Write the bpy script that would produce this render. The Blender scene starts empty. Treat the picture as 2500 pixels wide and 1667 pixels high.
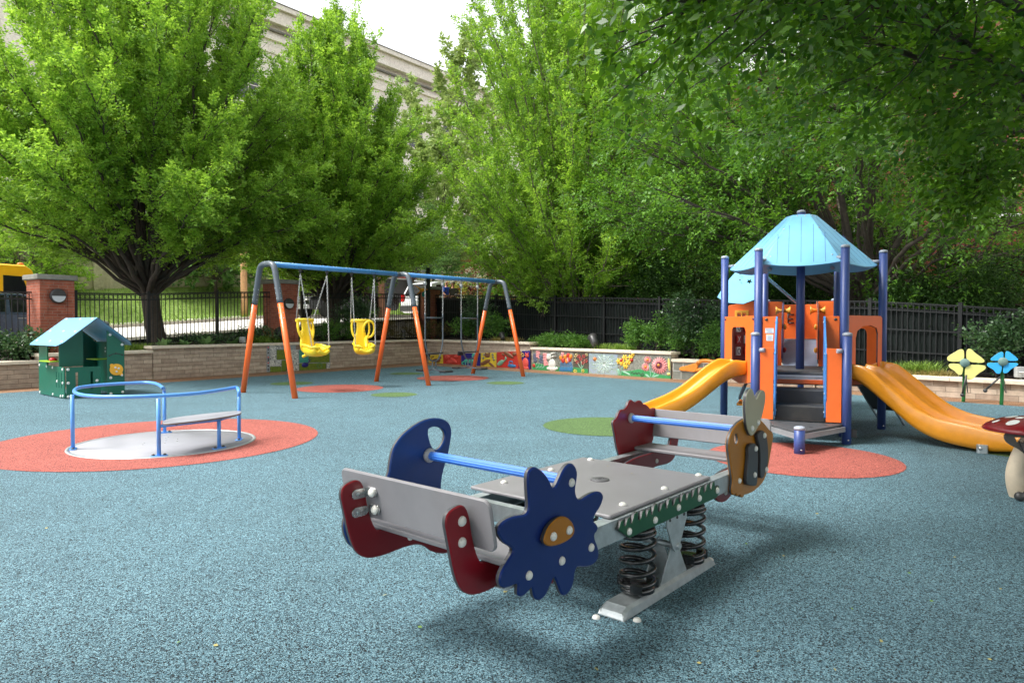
import bpy, math, random
import numpy as np
from mathutils import Vector, Matrix
from mathutils.geometry import tessellate_polygon

scene = bpy.context.scene
COL = scene.collection
R = math.radians

# ------------------------------------------------------------------ camera
CAM_H, PITCH, FPX = 1.4, math.atan((833.5 - 795.0) / 1667.0), 1667.0
cam_data = bpy.data.cameras.new("camera")
cam_data.lens = 24.0
cam_data.sensor_width = 36.0
cam_data.clip_start = 0.05
cam_data.clip_end = 1000
cam = bpy.data.objects.new("camera", cam_data)
cam.location = (0, 0, CAM_H)
cam.rotation_euler = (R(90) - PITCH, 0, 0)
COL.objects.link(cam)
scene.camera = cam

# ------------------------------------------------------------------ light
SUN_DIR = Vector((-0.55, -0.10, 0.83)).normalized()      # towards the brightest part of the cloud
SUN_EL = math.asin(SUN_DIR.z)
SUN_AZ = math.atan2(SUN_DIR.x, SUN_DIR.y)
world = bpy.data.worlds.new("World")
scene.world = world
world.use_nodes = True
wn = world.node_tree
wn.nodes.clear()
sky = wn.nodes.new("ShaderNodeTexSky")
sky.sky_type = 'NISHITA'
sky.sun_disc = False
sky.sun_elevation = SUN_EL
sky.sun_rotation = SUN_AZ
sky.air_density = 1.0
sky.dust_density = 3.0
sky.ozone_density = 1.0
hsv = wn.nodes.new("ShaderNodeHueSaturation")            # overcast: nearly all the blue is gone
hsv.inputs['Saturation'].default_value = 0.12
hsv.inputs['Value'].default_value = 1.0
bg = wn.nodes.new("ShaderNodeBackground")
bg.inputs['Strength'].default_value = 0.15
wo = wn.nodes.new("ShaderNodeOutputWorld")
wn.links.new(sky.outputs[0], hsv.inputs['Color'])
wn.links.new(hsv.outputs[0], bg.inputs['Color'])
wn.links.new(bg.outputs[0], wo.inputs['Surface'])
sun_data = bpy.data.lights.new("sun", 'SUN')
sun_data.energy = 1.4
sun_data.angle = R(16)
sun_data.color = (1.0, 0.965, 0.91)
sun = bpy.data.objects.new("sun", sun_data)
sun.rotation_euler = SUN_DIR.to_track_quat('Z', 'Y').to_euler()
sun.location = (0, 0, 30)
COL.objects.link(sun)
scene.view_settings.view_transform = 'Standard'
scene.view_settings.look = 'None'
scene.view_settings.exposure = 1.55
scene.view_settings.gamma = 1.0
scene.view_settings.use_curve_mapping = False

# ------------------------------------------------------------------ helpers
def lin(r, g, b):
    f = lambda c: (c / 255 / 12.92) if c / 255 <= 0.04045 else ((c / 255 + 0.055) / 1.055) ** 2.4
    return (f(r), f(g), f(b))

def ray(px, py):
    xv, yv = (px - 1250) / FPX, (833.5 - py) / FPX
    return Vector((xv, math.cos(PITCH) + yv * math.sin(PITCH), yv * math.cos(PITCH) - math.sin(PITCH)))

def G(px, py, z=0.0):
    "point of the horizontal plane at height z"
    d = ray(px, py)
    return Vector((0, 0, CAM_H)) + d * ((z - CAM_H) / d.z)

def Yd(px, py, Y):
    d = ray(px, py)
    return Vector((0, 0, CAM_H)) + d * (Y / d.y)

def PL(px, py, p0, n):
    d = ray(px, py)
    o = Vector((0, 0, CAM_H))
    return o + d * ((Vector(p0) - o).dot(Vector(n)) / d.dot(Vector(n)))

UDIR = Vector((math.sin(R(39)), math.cos(R(39)), 0))     # along the street, away from the camera
VDIR = Vector((UDIR.y, -UDIR.x, 0))                      # across it, to the right and nearer
ZUP = Vector((0, 0, 1))
def UV(s, w, z=0.0):
    return UDIR * s + VDIR * w + ZUP * z

MATS = {}
def mat(name, rgb, rough=0.5, metal=0.0, var=0.10, scale=6.0, bump=0.0, bscale=60.0, spec=0.5, rgb2=None, coat=0.0, dirt=0.0):
    m = bpy.data.materials.new(name)
    m.use_nodes = True
    nt = m.node_tree
    b = nt.nodes["Principled BSDF"]
    b.inputs['Roughness'].default_value = rough
    b.inputs['Metallic'].default_value = metal
    b.inputs['Specular IOR Level'].default_value = spec
    b.inputs['Coat Weight'].default_value = coat
    tc = nt.nodes.new("ShaderNodeTexCoord")
    no = nt.nodes.new("ShaderNodeTexNoise")
    no.inputs['Scale'].default_value = scale
    no.inputs['Detail'].default_value = 6
    no.inputs['Roughness'].default_value = 0.65
    nt.links.new(tc.outputs['Object'], no.inputs['Vector'])
    ramp = nt.nodes.new("ShaderNodeValToRGB")
    c2 = rgb2 or tuple(min(1, c * (1 + var)) for c in rgb)
    c1 = tuple(c * (1 - var) for c in rgb) if rgb2 is None else rgb
    ramp.color_ramp.elements[0].position = 0.33
    ramp.color_ramp.elements[1].position = 0.67
    ramp.color_ramp.elements[0].color = (*c1, 1)
    ramp.color_ramp.elements[1].color = (*c2, 1)
    nt.links.new(no.outputs['Fac'], ramp.inputs['Fac'])
    colout = ramp.outputs['Color']
    if dirt > 0:
        n3 = nt.nodes.new("ShaderNodeTexNoise")
        n3.inputs['Scale'].default_value = 2.3
        n3.inputs['Detail'].default_value = 8
        n3.inputs['Roughness'].default_value = 0.75
        nt.links.new(tc.outputs['Object'], n3.inputs['Vector'])
        r3 = nt.nodes.new("ShaderNodeValToRGB")
        r3.color_ramp.elements[0].position = 0.52
        r3.color_ramp.elements[1].position = 0.78
        r3.color_ramp.elements[0].color = (0, 0, 0, 1)
        r3.color_ramp.elements[1].color = (dirt, dirt, dirt, 1)
        nt.links.new(n3.outputs['Fac'], r3.inputs['Fac'])
        mx = nt.nodes.new("ShaderNodeMix")
        mx.data_type = 'RGBA'
        nt.links.new(r3.outputs['Color'], mx.inputs['Factor'])
        nt.links.new(colout, mx.inputs['A'])
        mx.inputs['B'].default_value = (0.16, 0.13, 0.10, 1)
        colout = mx.outputs['Result']
    nt.links.new(colout, b.inputs['Base Color'])
    mr = nt.nodes.new("ShaderNodeMapRange")
    mr.inputs['To Min'].default_value = max(0.02, rough - 0.07)
    mr.inputs['To Max'].default_value = min(1, rough + 0.10)
    nt.links.new(no.outputs['Fac'], mr.inputs['Value'])
    nt.links.new(mr.outputs[0], b.inputs['Roughness'])
    if bump > 0:
        n2 = nt.nodes.new("ShaderNodeTexNoise")
        n2.inputs['Scale'].default_value = bscale
        n2.inputs['Detail'].default_value = 4
        nt.links.new(tc.outputs['Object'], n2.inputs['Vector'])
        bp = nt.nodes.new("ShaderNodeBump")
        bp.inputs['Strength'].default_value = bump
        bp.inputs['Distance'].default_value = 0.01
        nt.links.new(n2.outputs['Fac'], bp.inputs['Height'])
        nt.links.new(bp.outputs[0], b.inputs['Normal'])
    MATS[name] = m
    return m

def leaf_mat(name, dark, light, trans=0.35, rough=0.5, spec=0.35):
    m = bpy.data.materials.new(name)
    m.use_nodes = True
    nt = m.node_tree
    out = nt.nodes["Material Output"]
    b = nt.nodes["Principled BSDF"]
    b.inputs['Roughness'].default_value = rough
    b.inputs['Specular IOR Level'].default_value = spec
    geo = nt.nodes.new("ShaderNodeNewGeometry")
    tc = nt.nodes.new("ShaderNodeTexCoord")
    no = nt.nodes.new("ShaderNodeTexNoise")
    no.inputs['Scale'].default_value = 1.1
    no.inputs['Detail'].default_value = 3
    nt.links.new(tc.outputs['Object'], no.inputs['Vector'])
    ad = nt.nodes.new("ShaderNodeMath")
    ad.operation = 'MULTIPLY_ADD'
    ad.inputs[1].default_value = 0.75
    nt.links.new(geo.outputs['Random Per Island'], ad.inputs[0])
    ml = nt.nodes.new("ShaderNodeMath")
    ml.operation = 'MULTIPLY_ADD'
    ml.inputs[1].default_value = 1.2
    ml.inputs[2].default_value = -0.45
    nt.links.new(no.outputs['Fac'], ml.inputs[0])
    nt.links.new(ml.outputs[0], ad.inputs[2])
    mx = nt.nodes.new("ShaderNodeMix")
    mx.data_type = 'RGBA'
    nt.links.new(ad.outputs[0], mx.inputs['Factor'])
    mx.inputs['A'].default_value = (*dark, 1)
    mx.inputs['B'].default_value = (*light, 1)
    nt.links.new(mx.outputs['Result'], b.inputs['Base Color'])
    tr = nt.nodes.new("ShaderNodeBsdfTranslucent")
    hs = nt.nodes.new("ShaderNodeHueSaturation")
    hs.inputs['Hue'].default_value = 0.485
    hs.inputs['Value'].default_value = 1.5
    hs.inputs['Saturation'].default_value = 1.05
    nt.links.new(mx.outputs['Result'], hs.inputs['Color'])
    nt.links.new(hs.outputs[0], tr.inputs['Color'])
    ms = nt.nodes.new("ShaderNodeMixShader")
    ms.inputs['Fac'].default_value = trans
    nt.links.new(b.outputs[0], ms.inputs[1])
    nt.links.new(tr.outputs[0], ms.inputs[2])
    nt.links.new(ms.outputs[0], out.inputs['Surface'])
    MATS[name] = m
    return m

def chaikin(pts, it=2, closed=True):
    pts = [tuple(p) for p in pts]
    for _ in range(it):
        out = []
        n = len(pts)
        for i in range(n if closed else n - 1):
            a, b = pts[i], pts[(i + 1) % n]
            out.append(tuple(0.75 * x + 0.25 * y for x, y in zip(a, b)))
            out.append(tuple(0.25 * x + 0.75 * y for x, y in zip(a, b)))
        if not closed:
            out = [pts[0]] + out + [pts[-1]]
        pts = out
    return pts

def crom(pts, sub=6):
    "Catmull-Rom through open list of 3D points"
    P = [Vector(p) for p in pts]
    P = [P[0] * 2 - P[1]] + P + [P[-1] * 2 - P[-2]]
    out = []
    for i in range(1, len(P) - 2):
        a, b, c, d = P[i - 1:i + 3]
        for k in range(sub):
            t = k / sub
            out.append(0.5 * ((2 * b) + (c - a) * t + (2 * a - 5 * b + 4 * c - d) * t * t + (3 * b - a - 3 * c + d) * t ** 3))
    out.append(P[-2].copy())
    return out

class MB:
    def __init__(s):
        s.v, s.f, s.m, s.s = [], [], [], []
    def add(s, vs, fs, mi=0, smooth=False):
        o = len(s.v)
        s.v += [tuple(v) for v in vs]
        for f in fs:
            s.f.append([i + o for i in f]); s.m.append(mi); s.s.append(smooth)
        return s
    def box(s, c, size, ex=(1, 0, 0), ey=(0, 1, 0), mi=0):
        ex, ey = Vector(ex).normalized(), Vector(ey).normalized()
        ez = ex.cross(ey)
        c = Vector(c)
        hx, hy, hz = (d / 2 for d in size)
        vs = [c + ex * (x * hx) + ey * (y * hy) + ez * (z * hz) for z in (-1, 1) for y in (-1, 1) for x in (-1, 1)]
        return s.add(vs, [(0, 2, 3, 1), (4, 5, 7, 6), (0, 1, 5, 4), (2, 6, 7, 3), (0, 4, 6, 2), (1, 3, 7, 5)], mi)
    def rbox(s, c, size, r=0.01, ex=(1, 0, 0), ey=(0, 1, 0), mi=0, ch=None):
        "box with corners rounded in its ex-ey plane and chamfered rims"
        hx, hy = size[0] / 2, size[1] / 2
        r = min(r, hx * .99, hy * .99)
        out = []
        for cx, cy, a0 in ((hx - r, hy - r, 0), (-hx + r, hy - r, 90), (-hx + r, -hy + r, 180), (hx - r, -hy + r, 270)):
            for k in range(5):
                a = R(a0 + 22.5 * k)
                out.append((cx + r * math.cos(a), cy + r * math.sin(a)))
        return s.prism(out, size[2], c, ex, ey, ch=min(size[2] * .3, 0.006) if ch is None else ch, mi=mi, ms=mi)
    def prism(s, outline, th, O, ex, ey, ch=0.003, mi=0, ms=None, holes=()):
        ms = mi if ms is None else ms
        ex, ey, O = Vector(ex).normalized(), Vector(ey).normalized(), Vector(O)
        en = ex.cross(ey)
        def area(p):
            return sum(p[i][0] * p[(i + 1) % len(p)][1] - p[(i + 1) % len(p)][0] * p[i][1] for i in range(len(p)))
        out = [tuple(p[:2]) for p in outline]
        if area(out) < 0: out = out[::-1]
        loops = [out]
        for h in holes:
            h = [tuple(p[:2]) for p in h]
            if area(h) > 0: h = h[::-1]
            loops.append(h)
        def inset(p, d):
            n = len(p); res = []
            for i in range(n):
                a, b, c = Vector(p[i - 1]), Vector(p[i]), Vector(p[(i + 1) % n])
                d1, d2 = (b - a), (c - b)
                if d1.length < 1e-9: d1 = d2
                if d2.length < 1e-9: d2 = d1
                d1, d2 = d1.normalized(), d2.normalized()
                n1, n2 = Vector((-d1.y, d1.x)), Vector((-d2.y, d2.x))
                m = n1 + n2
                if m.length < 1e-6: m = n1
                m = m.normalized()
                k = d / max(0.5, m.dot(n1))
                res.append((b.x + m.x * k, b.y + m.y * k))
            return res
        P3 = lambda p, z: O + ex * p[0] + ey * p[1] + en * z
        caps = [inset(l, ch) if ch > 0 else l for l in loops]
        flat = [p for l in caps for p in l]
        if len(loops) == 1 and len(out) <= 4:
            tris = [list(range(len(out)))]
        else:
            tris = [list(t) for t in tessellate_polygon([[Vector((p[0], p[1], 0)) for p in l] for l in caps])]
            def ta(t):
                a, b, c = (flat[i] for i in t)
                return (b[0] - a[0]) * (c[1] - a[1]) - (c[0] - a[0]) * (b[1] - a[1])
            tris = [t if ta(t) > 0 else t[::-1] for t in tris]
        h = th / 2
        s.add([P3(p, h) for p in flat], tris, mi)
        s.add([P3(p, -h) for p in flat], [t[::-1] for t in tris], mi)
        for l, cp in zip(loops, caps):
            n = len(l)
            rings = [[P3(p, h) for p in cp], [P3(p, h - ch) for p in l], [P3(p, -h + ch) for p in l], [P3(p, -h) for p in cp]]
            if ch <= 0: rings = [rings[0], rings[3]]
            for k in range(len(rings) - 1):
                fs = [(i, n + i, n + (i + 1) % n, (i + 1) % n) for i in range(n)]
                s.add(rings[k] + rings[k + 1], fs, ms if (len(rings) == 2 or k == 1) else mi, n > 14)
        return s
    def _more(s, fs, nv, mi, smooth):
        o = len(s.v) - nv
        for f in fs:
            s.f.append([i + o for i in f]); s.m.append(mi); s.s.append(smooth)
    def tube(s, pts, r, n=10, caps=True, mi=0, closed=False):
        P = [Vector(p) for p in pts]
        m = len(P)
        rr = list(r) if hasattr(r, '__len__') else [r] * m
        vs, prev = [], None
        for i in range(m):
            if closed: t = (P[(i + 1) % m] - P[i - 1])
            else: t = P[min(i + 1, m - 1)] - P[max(i - 1, 0)]
            t = t.normalized() if t.length > 1e-9 else Vector((0, 0, 1))
            if prev is None:
                x = t.orthogonal().normalized()
            else:
                x = prev - t * prev.dot(t)
                x = x.normalized() if x.length > 1e-6 else t.orthogonal().normalized()
            prev = x
            y = t.cross(x)
            for k in range(n):
                a = 2 * math.pi * k / n
                vs.append(P[i] + (x * math.cos(a) + y * math.sin(a)) * rr[i])
        fs = []
        for i in range(m if closed else m - 1):
            j = (i + 1) % m
            for k in range(n):
                fs.append((i * n + k, i * n + (k + 1) % n, j * n + (k + 1) % n, j * n + k))
        s.add(vs, fs, mi, True)
        if caps and not closed:
            s._more([list(range(n))[::-1], list(range((m - 1) * n, m * n))], len(vs), mi, False)
        return s
    def lathe(s, prof, O=(0, 0, 0), n=24, mi=0, axis=(0, 0, 1), sx=1.0):
        az = Vector(axis).normalized()
        q = az.to_track_quat('Z', 'Y').to_matrix()
        O = Vector(O)
        vs = [O + q @ Vector((p[0] * math.cos(2 * math.pi * k / n) * sx, p[0] * math.sin(2 * math.pi * k / n), p[1])) for p in prof for k in range(n)]
        fs = [(i * n + k, i * n + (k + 1) % n, (i + 1) * n + (k + 1) % n, (i + 1) * n + k) for i in range(len(prof) - 1) for k in range(n)]
        s.add(vs, fs, mi, True)
        if prof[0][0] > 1e-5: s._more([list(range(n))[::-1]], len(vs), mi, False)
        if prof[-1][0] > 1e-5: s._more([list(range((len(prof) - 1) * n, len(prof) * n))], len(vs), mi, False)
        return s
    def ell(s, c, rad, n=12, m=8, mi=0, ex=(1, 0, 0), ey=(0, 1, 0)):
        ex, ey = Vector(ex).normalized(), Vector(ey).normalized()
        ez = ex.cross(ey); c = Vector(c)
        vs = []
        for i in range(m + 1):
            th = math.pi * i / m
            for k in range(n):
                a = 2 * math.pi * k / n
                vs.append(c + ex * (rad[0] * math.sin(th) * math.cos(a)) + ey * (rad[1] * math.sin(th) * math.sin(a)) - ez * (rad[2] * math.cos(th)))
        fs = [(i * n + k, i * n + (k + 1) % n, (i + 1) * n + (k + 1) % n, (i + 1) * n + k) for i in range(m) for k in range(n)]
        return s.add(vs, fs, mi, True)
    def loft(s, rings, mi=0, closed_ring=True, smooth=True, caps=True):
        n = len(rings[0])
        vs = [v for r in rings for v in r]
        fs = []
        for i in range(len(rings) - 1):
            for k in range(n if closed_ring else n - 1):
                fs.append((i * n + k, i * n + (k + 1) % n, (i + 1) * n + (k + 1) % n, (i + 1) * n + k))
        s.add(vs, fs, mi, smooth)
        if caps and closed_ring:
            s._more([list(range(n))[::-1], list(range((len(rings) - 1) * n, len(rings) * n))], len(vs), mi, False)
        return s
    def build(s, name, mats, parent=None, world=False, sub=0):
        if not isinstance(mats, (list, tuple)): mats = [mats]
        V = s.v
        if world and parent is not None:
            inv = ROOTM[parent.name].inverted()
            V = [tuple(inv @ Vector(v)) for v in V]
        me = bpy.data.meshes.new(name)
        me.from_pydata(V, [], s.f)
        for m in mats: me.materials.append(m)
        me.polygons.foreach_set("material_index", s.m)
        me.polygons.foreach_set("use_smooth", s.s)
        me.update()
        o = bpy.data.objects.new(name, me)
        COL.objects.link(o)
        if parent is not None: o.parent = parent
        if sub:
            md = o.modifiers.new("subsurf", 'SUBSURF'); md.levels = sub; md.render_levels = sub
        return o

ROOTM = {}
def thing(name, label, cat, loc=(0, 0, 0), rotz=0.0, group=None):
    o = bpy.data.objects.new(name, None)
    o.empty_display_size = 0.2
    COL.objects.link(o)
    o.location = loc
    o.rotation_euler = (0, 0, rotz)
    o['label'] = label
    o['category'] = cat
    if group: o['group'] = group
    ROOTM[o.name] = Matrix.Translation(Vector(loc)) @ Matrix.Rotation(rotz, 4, 'Z')
    return o
def tag(o, label, cat, group=None):
    o['label'] = label; o['category'] = cat
    if group: o['group'] = group
    return o
def struct(o, label=None):
    o['kind'] = 'structure'
    if label: o['label'] = label
    return o

def np_mesh(name, verts, quads, material, parent=None, smooth=False):
    me = bpy.data.meshes.new(name)
    n, k = quads.shape
    me.vertices.add(len(verts)); me.vertices.foreach_set("co", np.ascontiguousarray(verts, dtype=np.float32).ravel())
    me.loops.add(n * k); me.loops.foreach_set("vertex_index", np.ascontiguousarray(quads, dtype=np.int32).ravel())
    me.polygons.add(n)
    me.polygons.foreach_set("loop_start", np.arange(0, n * k, k, dtype=np.int32))
    me.polygons.foreach_set("loop_total", np.full(n, k, dtype=np.int32))
    me.update(calc_edges=True)
    me.materials.append(material)
    if smooth: me.polygons.foreach_set("use_smooth", np.ones(n, dtype=bool))
    o = bpy.data.objects.new(name, me)
    COL.objects.link(o)
    if parent is not None: o.parent = parent
    return o

_bolt_meshes = {}
def bolt(parent, loc, n, r=0.016, h=None, material=None, name="bolt_cap", world=False):
    material = material or M_bolt
    h = h or r * 0.75
    key = (round(r, 4), round(h, 4), material.name)
    if key not in _bolt_meshes:
        prof = [(r, 0.0), (r, h * .12)] + [(r * math.cos(a), h * .12 + h * .88 * math.sin(a)) for a in (0.35, 0.7, 1.05, 1.35)] + [(0.0, h)]
        b = MB().lathe(prof, n=16)
        me = bpy.data.meshes.new(name)
        me.from_pydata(b.v, [], b.f)
        me.materials.append(material)
        me.polygons.foreach_set("use_smooth", b.s)
        _bolt_meshes[key] = me
    o = bpy.data.objects.new(name, _bolt_meshes[key])
    COL.objects.link(o)
    loc, n = Vector(loc), Vector(n)
    if world:
        inv = ROOTM[parent.name].inverted()
        loc = inv @ loc; n = inv.to_3x3() @ n
    o.parent = parent
    o.location = loc
    o.rotation_euler = n.to_track_quat('Z', 'Y').to_euler()
    return o

# ------------------------------------------------------------------ materials
M_bolt = mat("white_nylon", (0.74, 0.73, 0.68), 0.35, var=.05)
M_boltdark = mat("dark_bolt", (0.06, 0.06, 0.06), 0.4, 0.3)
M_boltblue = mat("blue_bolt", (0.05, 0.16, 0.36), 0.4)
M_black = mat("black_rubber", (0.02, 0.02, 0.022), 0.45, bump=.1)
M_edge = mat("dark_panel_core", (0.045, 0.045, 0.05), 0.4)
M_red = mat("red_panel", lin(124, 13, 26), 0.30, var=.05, bump=.03, bscale=300, dirt=.12)
M_blue = mat("deep_blue_panel", lin(4, 52, 118), 0.30, var=.06, bump=.03, bscale=300, dirt=.10)
M_blue2 = mat("navy_blue_panel", lin(3, 36, 100), 0.30, var=.06, bump=.03, bscale=300, dirt=.08)
M_ochre = mat("ochre_panel", lin(160, 102, 14), 0.32, var=.06, bump=.03, bscale=300, dirt=.12)
M_green = mat("green_panel", lin(14, 76, 44), 0.32, var=.06, bump=.03, bscale=300)
M_cream = mat("cream_panel", lin(164, 162, 138), 0.35, var=.05)
M_char = mat("charcoal_panel", (0.035, 0.037, 0.042), 0.35)
M_grey = mat("grey_laminate", lin(132, 130, 133), 0.42, var=.06, bump=.05, bscale=350, dirt=.30)
M_greyedge = mat("brown_grey_edge", lin(120, 108, 98), 0.5)
M_galv = mat("galvanised_steel", lin(178, 186, 188), 0.42, 0.65, var=.16, scale=14, bump=.05, bscale=90, dirt=.18)
M_steel = mat("stainless_steel", lin(190, 190, 190), 0.25, 0.9)
M_alu = mat("aluminium_profile", lin(178, 180, 184), 0.35, 0.6)
M_barblue = mat("light_blue_ribbed_tube", lin(66, 128, 226), 0.30, var=.04, coat=.2)
M_caro = mat("sky_blue_paint", lin(88, 152, 226), 0.35, var=.05, coat=.2, dirt=.1)
M_cardisc = mat("pale_grey_disc", lin(148, 149, 155), 0.5, var=.05, scale=3, bump=.06, bscale=300, dirt=.15)
M_spring = mat("black_spring", (0.012, 0.012, 0.013), 0.22, coat=.5)
M_orange = mat("orange_laminate", lin(236, 110, 44), 0.33, var=.05, bump=.03, bscale=300, dirt=.10)
M_orange2 = mat("orange_red_laminate", lin(206, 84, 24), 0.35, var=.05)
M_post = mat("indigo_post", lin(54, 74, 132), 0.38, var=.06, dirt=.10)
M_cap = mat("grey_post_cap", lin(150, 158, 170), 0.45)
M_roof = mat("cyan_roof_panel", lin(118, 184, 222), 0.34, var=.05, bump=.02, bscale=200, dirt=.10)
M_groove = mat("roof_groove", lin(60, 90, 160), 0.6)
M_slide = mat("amber_slide_plastic", lin(222, 144, 26), 0.32, var=.07, coat=.2, dirt=.16)
M_deck = mat("dark_deck", (0.06, 0.063, 0.068), 0.55, bump=.4, bscale=220, dirt=.2)
M_purple = mat("purple_panel", lin(96, 80, 150), 0.4)
M_greyramp = mat("blue_grey_ramp", lin(120, 132, 152), 0.5, bump=.1, dirt=.2)
M_sorange = mat("swing_orange_paint", lin(242, 106, 38), 0.32, var=.04, coat=.2, dirt=.06)
M_sgrey = mat("swing_slate_paint", lin(84, 94, 102), 0.35, var=.05, coat=.2)
M_sblue = mat("swing_beam_blue", lin(72, 140, 202), 0.35, var=.05, coat=.2, dirt=.08)
M_yellow = mat("yellow_swing_plastic", lin(248, 214, 44), 0.38, var=.05, coat=.15, dirt=.06)
M_chain = mat("chain_steel", lin(190, 192, 192), 0.3, 0.8)
M_pgreen = mat("bottle_green_panel", lin(20, 100, 80), 0.38, var=.05, dirt=.08)
M_lime = mat("lime_panel", lin(150, 190, 40), 0.4)
M_iron = mat("black_iron", (0.010, 0.011, 0.012), 0.5, var=.1)
M_cast = mat("cast_stone_cap", lin(224, 212, 192), 0.75, var=.10, scale=9, bump=.3, bscale=80, dirt=.22)
M_concrete = mat("grey_concrete", lin(140, 138, 130), 0.85, var=.2, bump=.4, bscale=50, dirt=.3)
M_white = mat("white_paint", (0.78, 0.78, 0.76), 0.5, var=.05, dirt=.1)
M_glassdark = mat("dark_window_glass", (0.012, 0.014, 0.016), 0.08, spec=.8)
M_tyre = mat("tyre_rubber", (0.018, 0.018, 0.018), 0.8)
M_chrome = mat("wheel_alloy", (0.55, 0.55, 0.56), 0.3, 0.8)
# ------------------------------------------------------------------ procedural surface materials
def rubber(name, a, b, c, dark, grain=185.0):
    m = bpy.data.materials.new(name); m.use_nodes = True
    nt = m.node_tree; P = nt.nodes["Principled BSDF"]; L = nt.links.new
    P.inputs['Roughness'].default_value = 0.75
    P.inputs['Specular IOR Level'].default_value = 0.4
    P.inputs['Sheen Weight'].default_value = 0.12
    P.inputs['Sheen Roughness'].default_value = 0.45
    tc = nt.nodes.new("ShaderNodeTexCoord")
    vo = nt.nodes.new("ShaderNodeTexVoronoi"); vo.inputs['Scale'].default_value = grain
    vo.inputs['Randomness'].default_value = 1.0
    L(tc.outputs['Object'], vo.inputs['Vector'])
    sp = nt.nodes.new("ShaderNodeSeparateColor"); L(vo.outputs['Color'], sp.inputs[0])
    rp = nt.nodes.new("ShaderNodeValToRGB"); rp.color_ramp.interpolation = 'LINEAR'
    e = rp.color_ramp.elements
    e[0].position = 0.0; e[0].color = (*dark, 1)
    e[1].position = 1.0; e[1].color = (*c, 1)
    for p, q in ((0.20, dark), (0.33, a), (0.62, b), (0.86, c)):
        k = e.new(p); k.color = (*q, 1)
    L(sp.outputs[0], rp.inputs['Fac'])
    no = nt.nodes.new("ShaderNodeTexNoise"); no.inputs['Scale'].default_value = 0.55
    no.inputs['Detail'].default_value = 9; no.inputs['Roughness'].default_value = 0.72
    L(tc.outputs['Object'], no.inputs['Vector'])
    n2 = nt.nodes.new("ShaderNodeTexNoise"); n2.inputs['Scale'].default_value = 45
    n2.inputs['Detail'].default_value = 5; n2.inputs['Roughness'].default_value = 0.7
    L(tc.outputs['Object'], n2.inputs['Vector'])
    m1 = nt.nodes.new("ShaderNodeMapRange"); m1.inputs['From Min'].default_value = .3; m1.inputs['From Max'].default_value = .7
    m1.inputs['To Min'].default_value = 0.84; m1.inputs['To Max'].default_value = 1.14
    L(no.outputs['Fac'], m1.inputs['Value'])
    m2 = nt.nodes.new("ShaderNodeMapRange"); m2.inputs['From Min'].default_value = .3; m2.inputs['From Max'].default_value = .7
    m2.inputs['To Min'].default_value = 0.82; m2.inputs['To Max'].default_value = 1.18
    L(n2.outputs['Fac'], m2.inputs['Value'])
    mm = nt.nodes.new("ShaderNodeMath"); mm.operation = 'MULTIPLY'
    L(m1.outputs[0], mm.inputs[0]); L(m2.outputs[0], mm.inputs[1])
    n3 = nt.nodes.new("ShaderNodeTexNoise"); n3.inputs['Scale'].default_value = 1.7
    n3.inputs['Detail'].default_value = 10; n3.inputs['Roughness'].default_value = 0.78; n3.inputs['Distortion'].default_value = 0.6
    L(tc.outputs['Object'], n3.inputs['Vector'])
    m3 = nt.nodes.new("ShaderNodeMapRange"); m3.inputs['From Min'].default_value = .53; m3.inputs['From Max'].default_value = .72
    m3.inputs['To Min'].default_value = 1.0; m3.inputs['To Max'].default_value = 0.74
    L(n3.outputs['Fac'], m3.inputs['Value'])
    m4 = nt.nodes.new("ShaderNodeMath"); m4.operation = 'MULTIPLY'
    L(mm.outputs[0], m4.inputs[0]); L(m3.outputs[0], m4.inputs[1]); mm = m4
    sc = nt.nodes.new("ShaderNodeVectorMath"); sc.operation = 'SCALE'
    L(rp.outputs['Color'], sc.inputs[0]); L(mm.outputs[0], sc.inputs['Scale'])
    L(sc.outputs[0], P.inputs['Base Color']); L(sc.outputs[0], P.inputs['Sheen Tint'])
    bp = nt.nodes.new("ShaderNodeBump"); bp.inputs['Strength'].default_value = 0.75; bp.inputs['Distance'].default_value = 0.003
    L(vo.outputs['Distance'], bp.inputs['Height']); bp.invert = True
    L(bp.outputs[0], P.inputs['Normal'])
    MATS[name] = m
    return m
M_rblue = rubber("blue_rubber_granules", lin(55, 84, 95), lin(80, 114, 127), lin(122, 157, 168), lin(13, 18, 22))
M_rred = rubber("coral_rubber_granules", lin(146, 72, 62), lin(172, 88, 77), lin(194, 112, 100), lin(62, 30, 28))
M_rgreen = rubber("green_rubber_granules", lin(68, 96, 52), lin(84, 114, 62), lin(106, 136, 82), lin(32, 46, 28))
M_rbrown = rubber("brown_rubber_granules", lin(132, 98, 72), lin(152, 114, 84), lin(170, 132, 100), lin(88, 62, 48))

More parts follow.
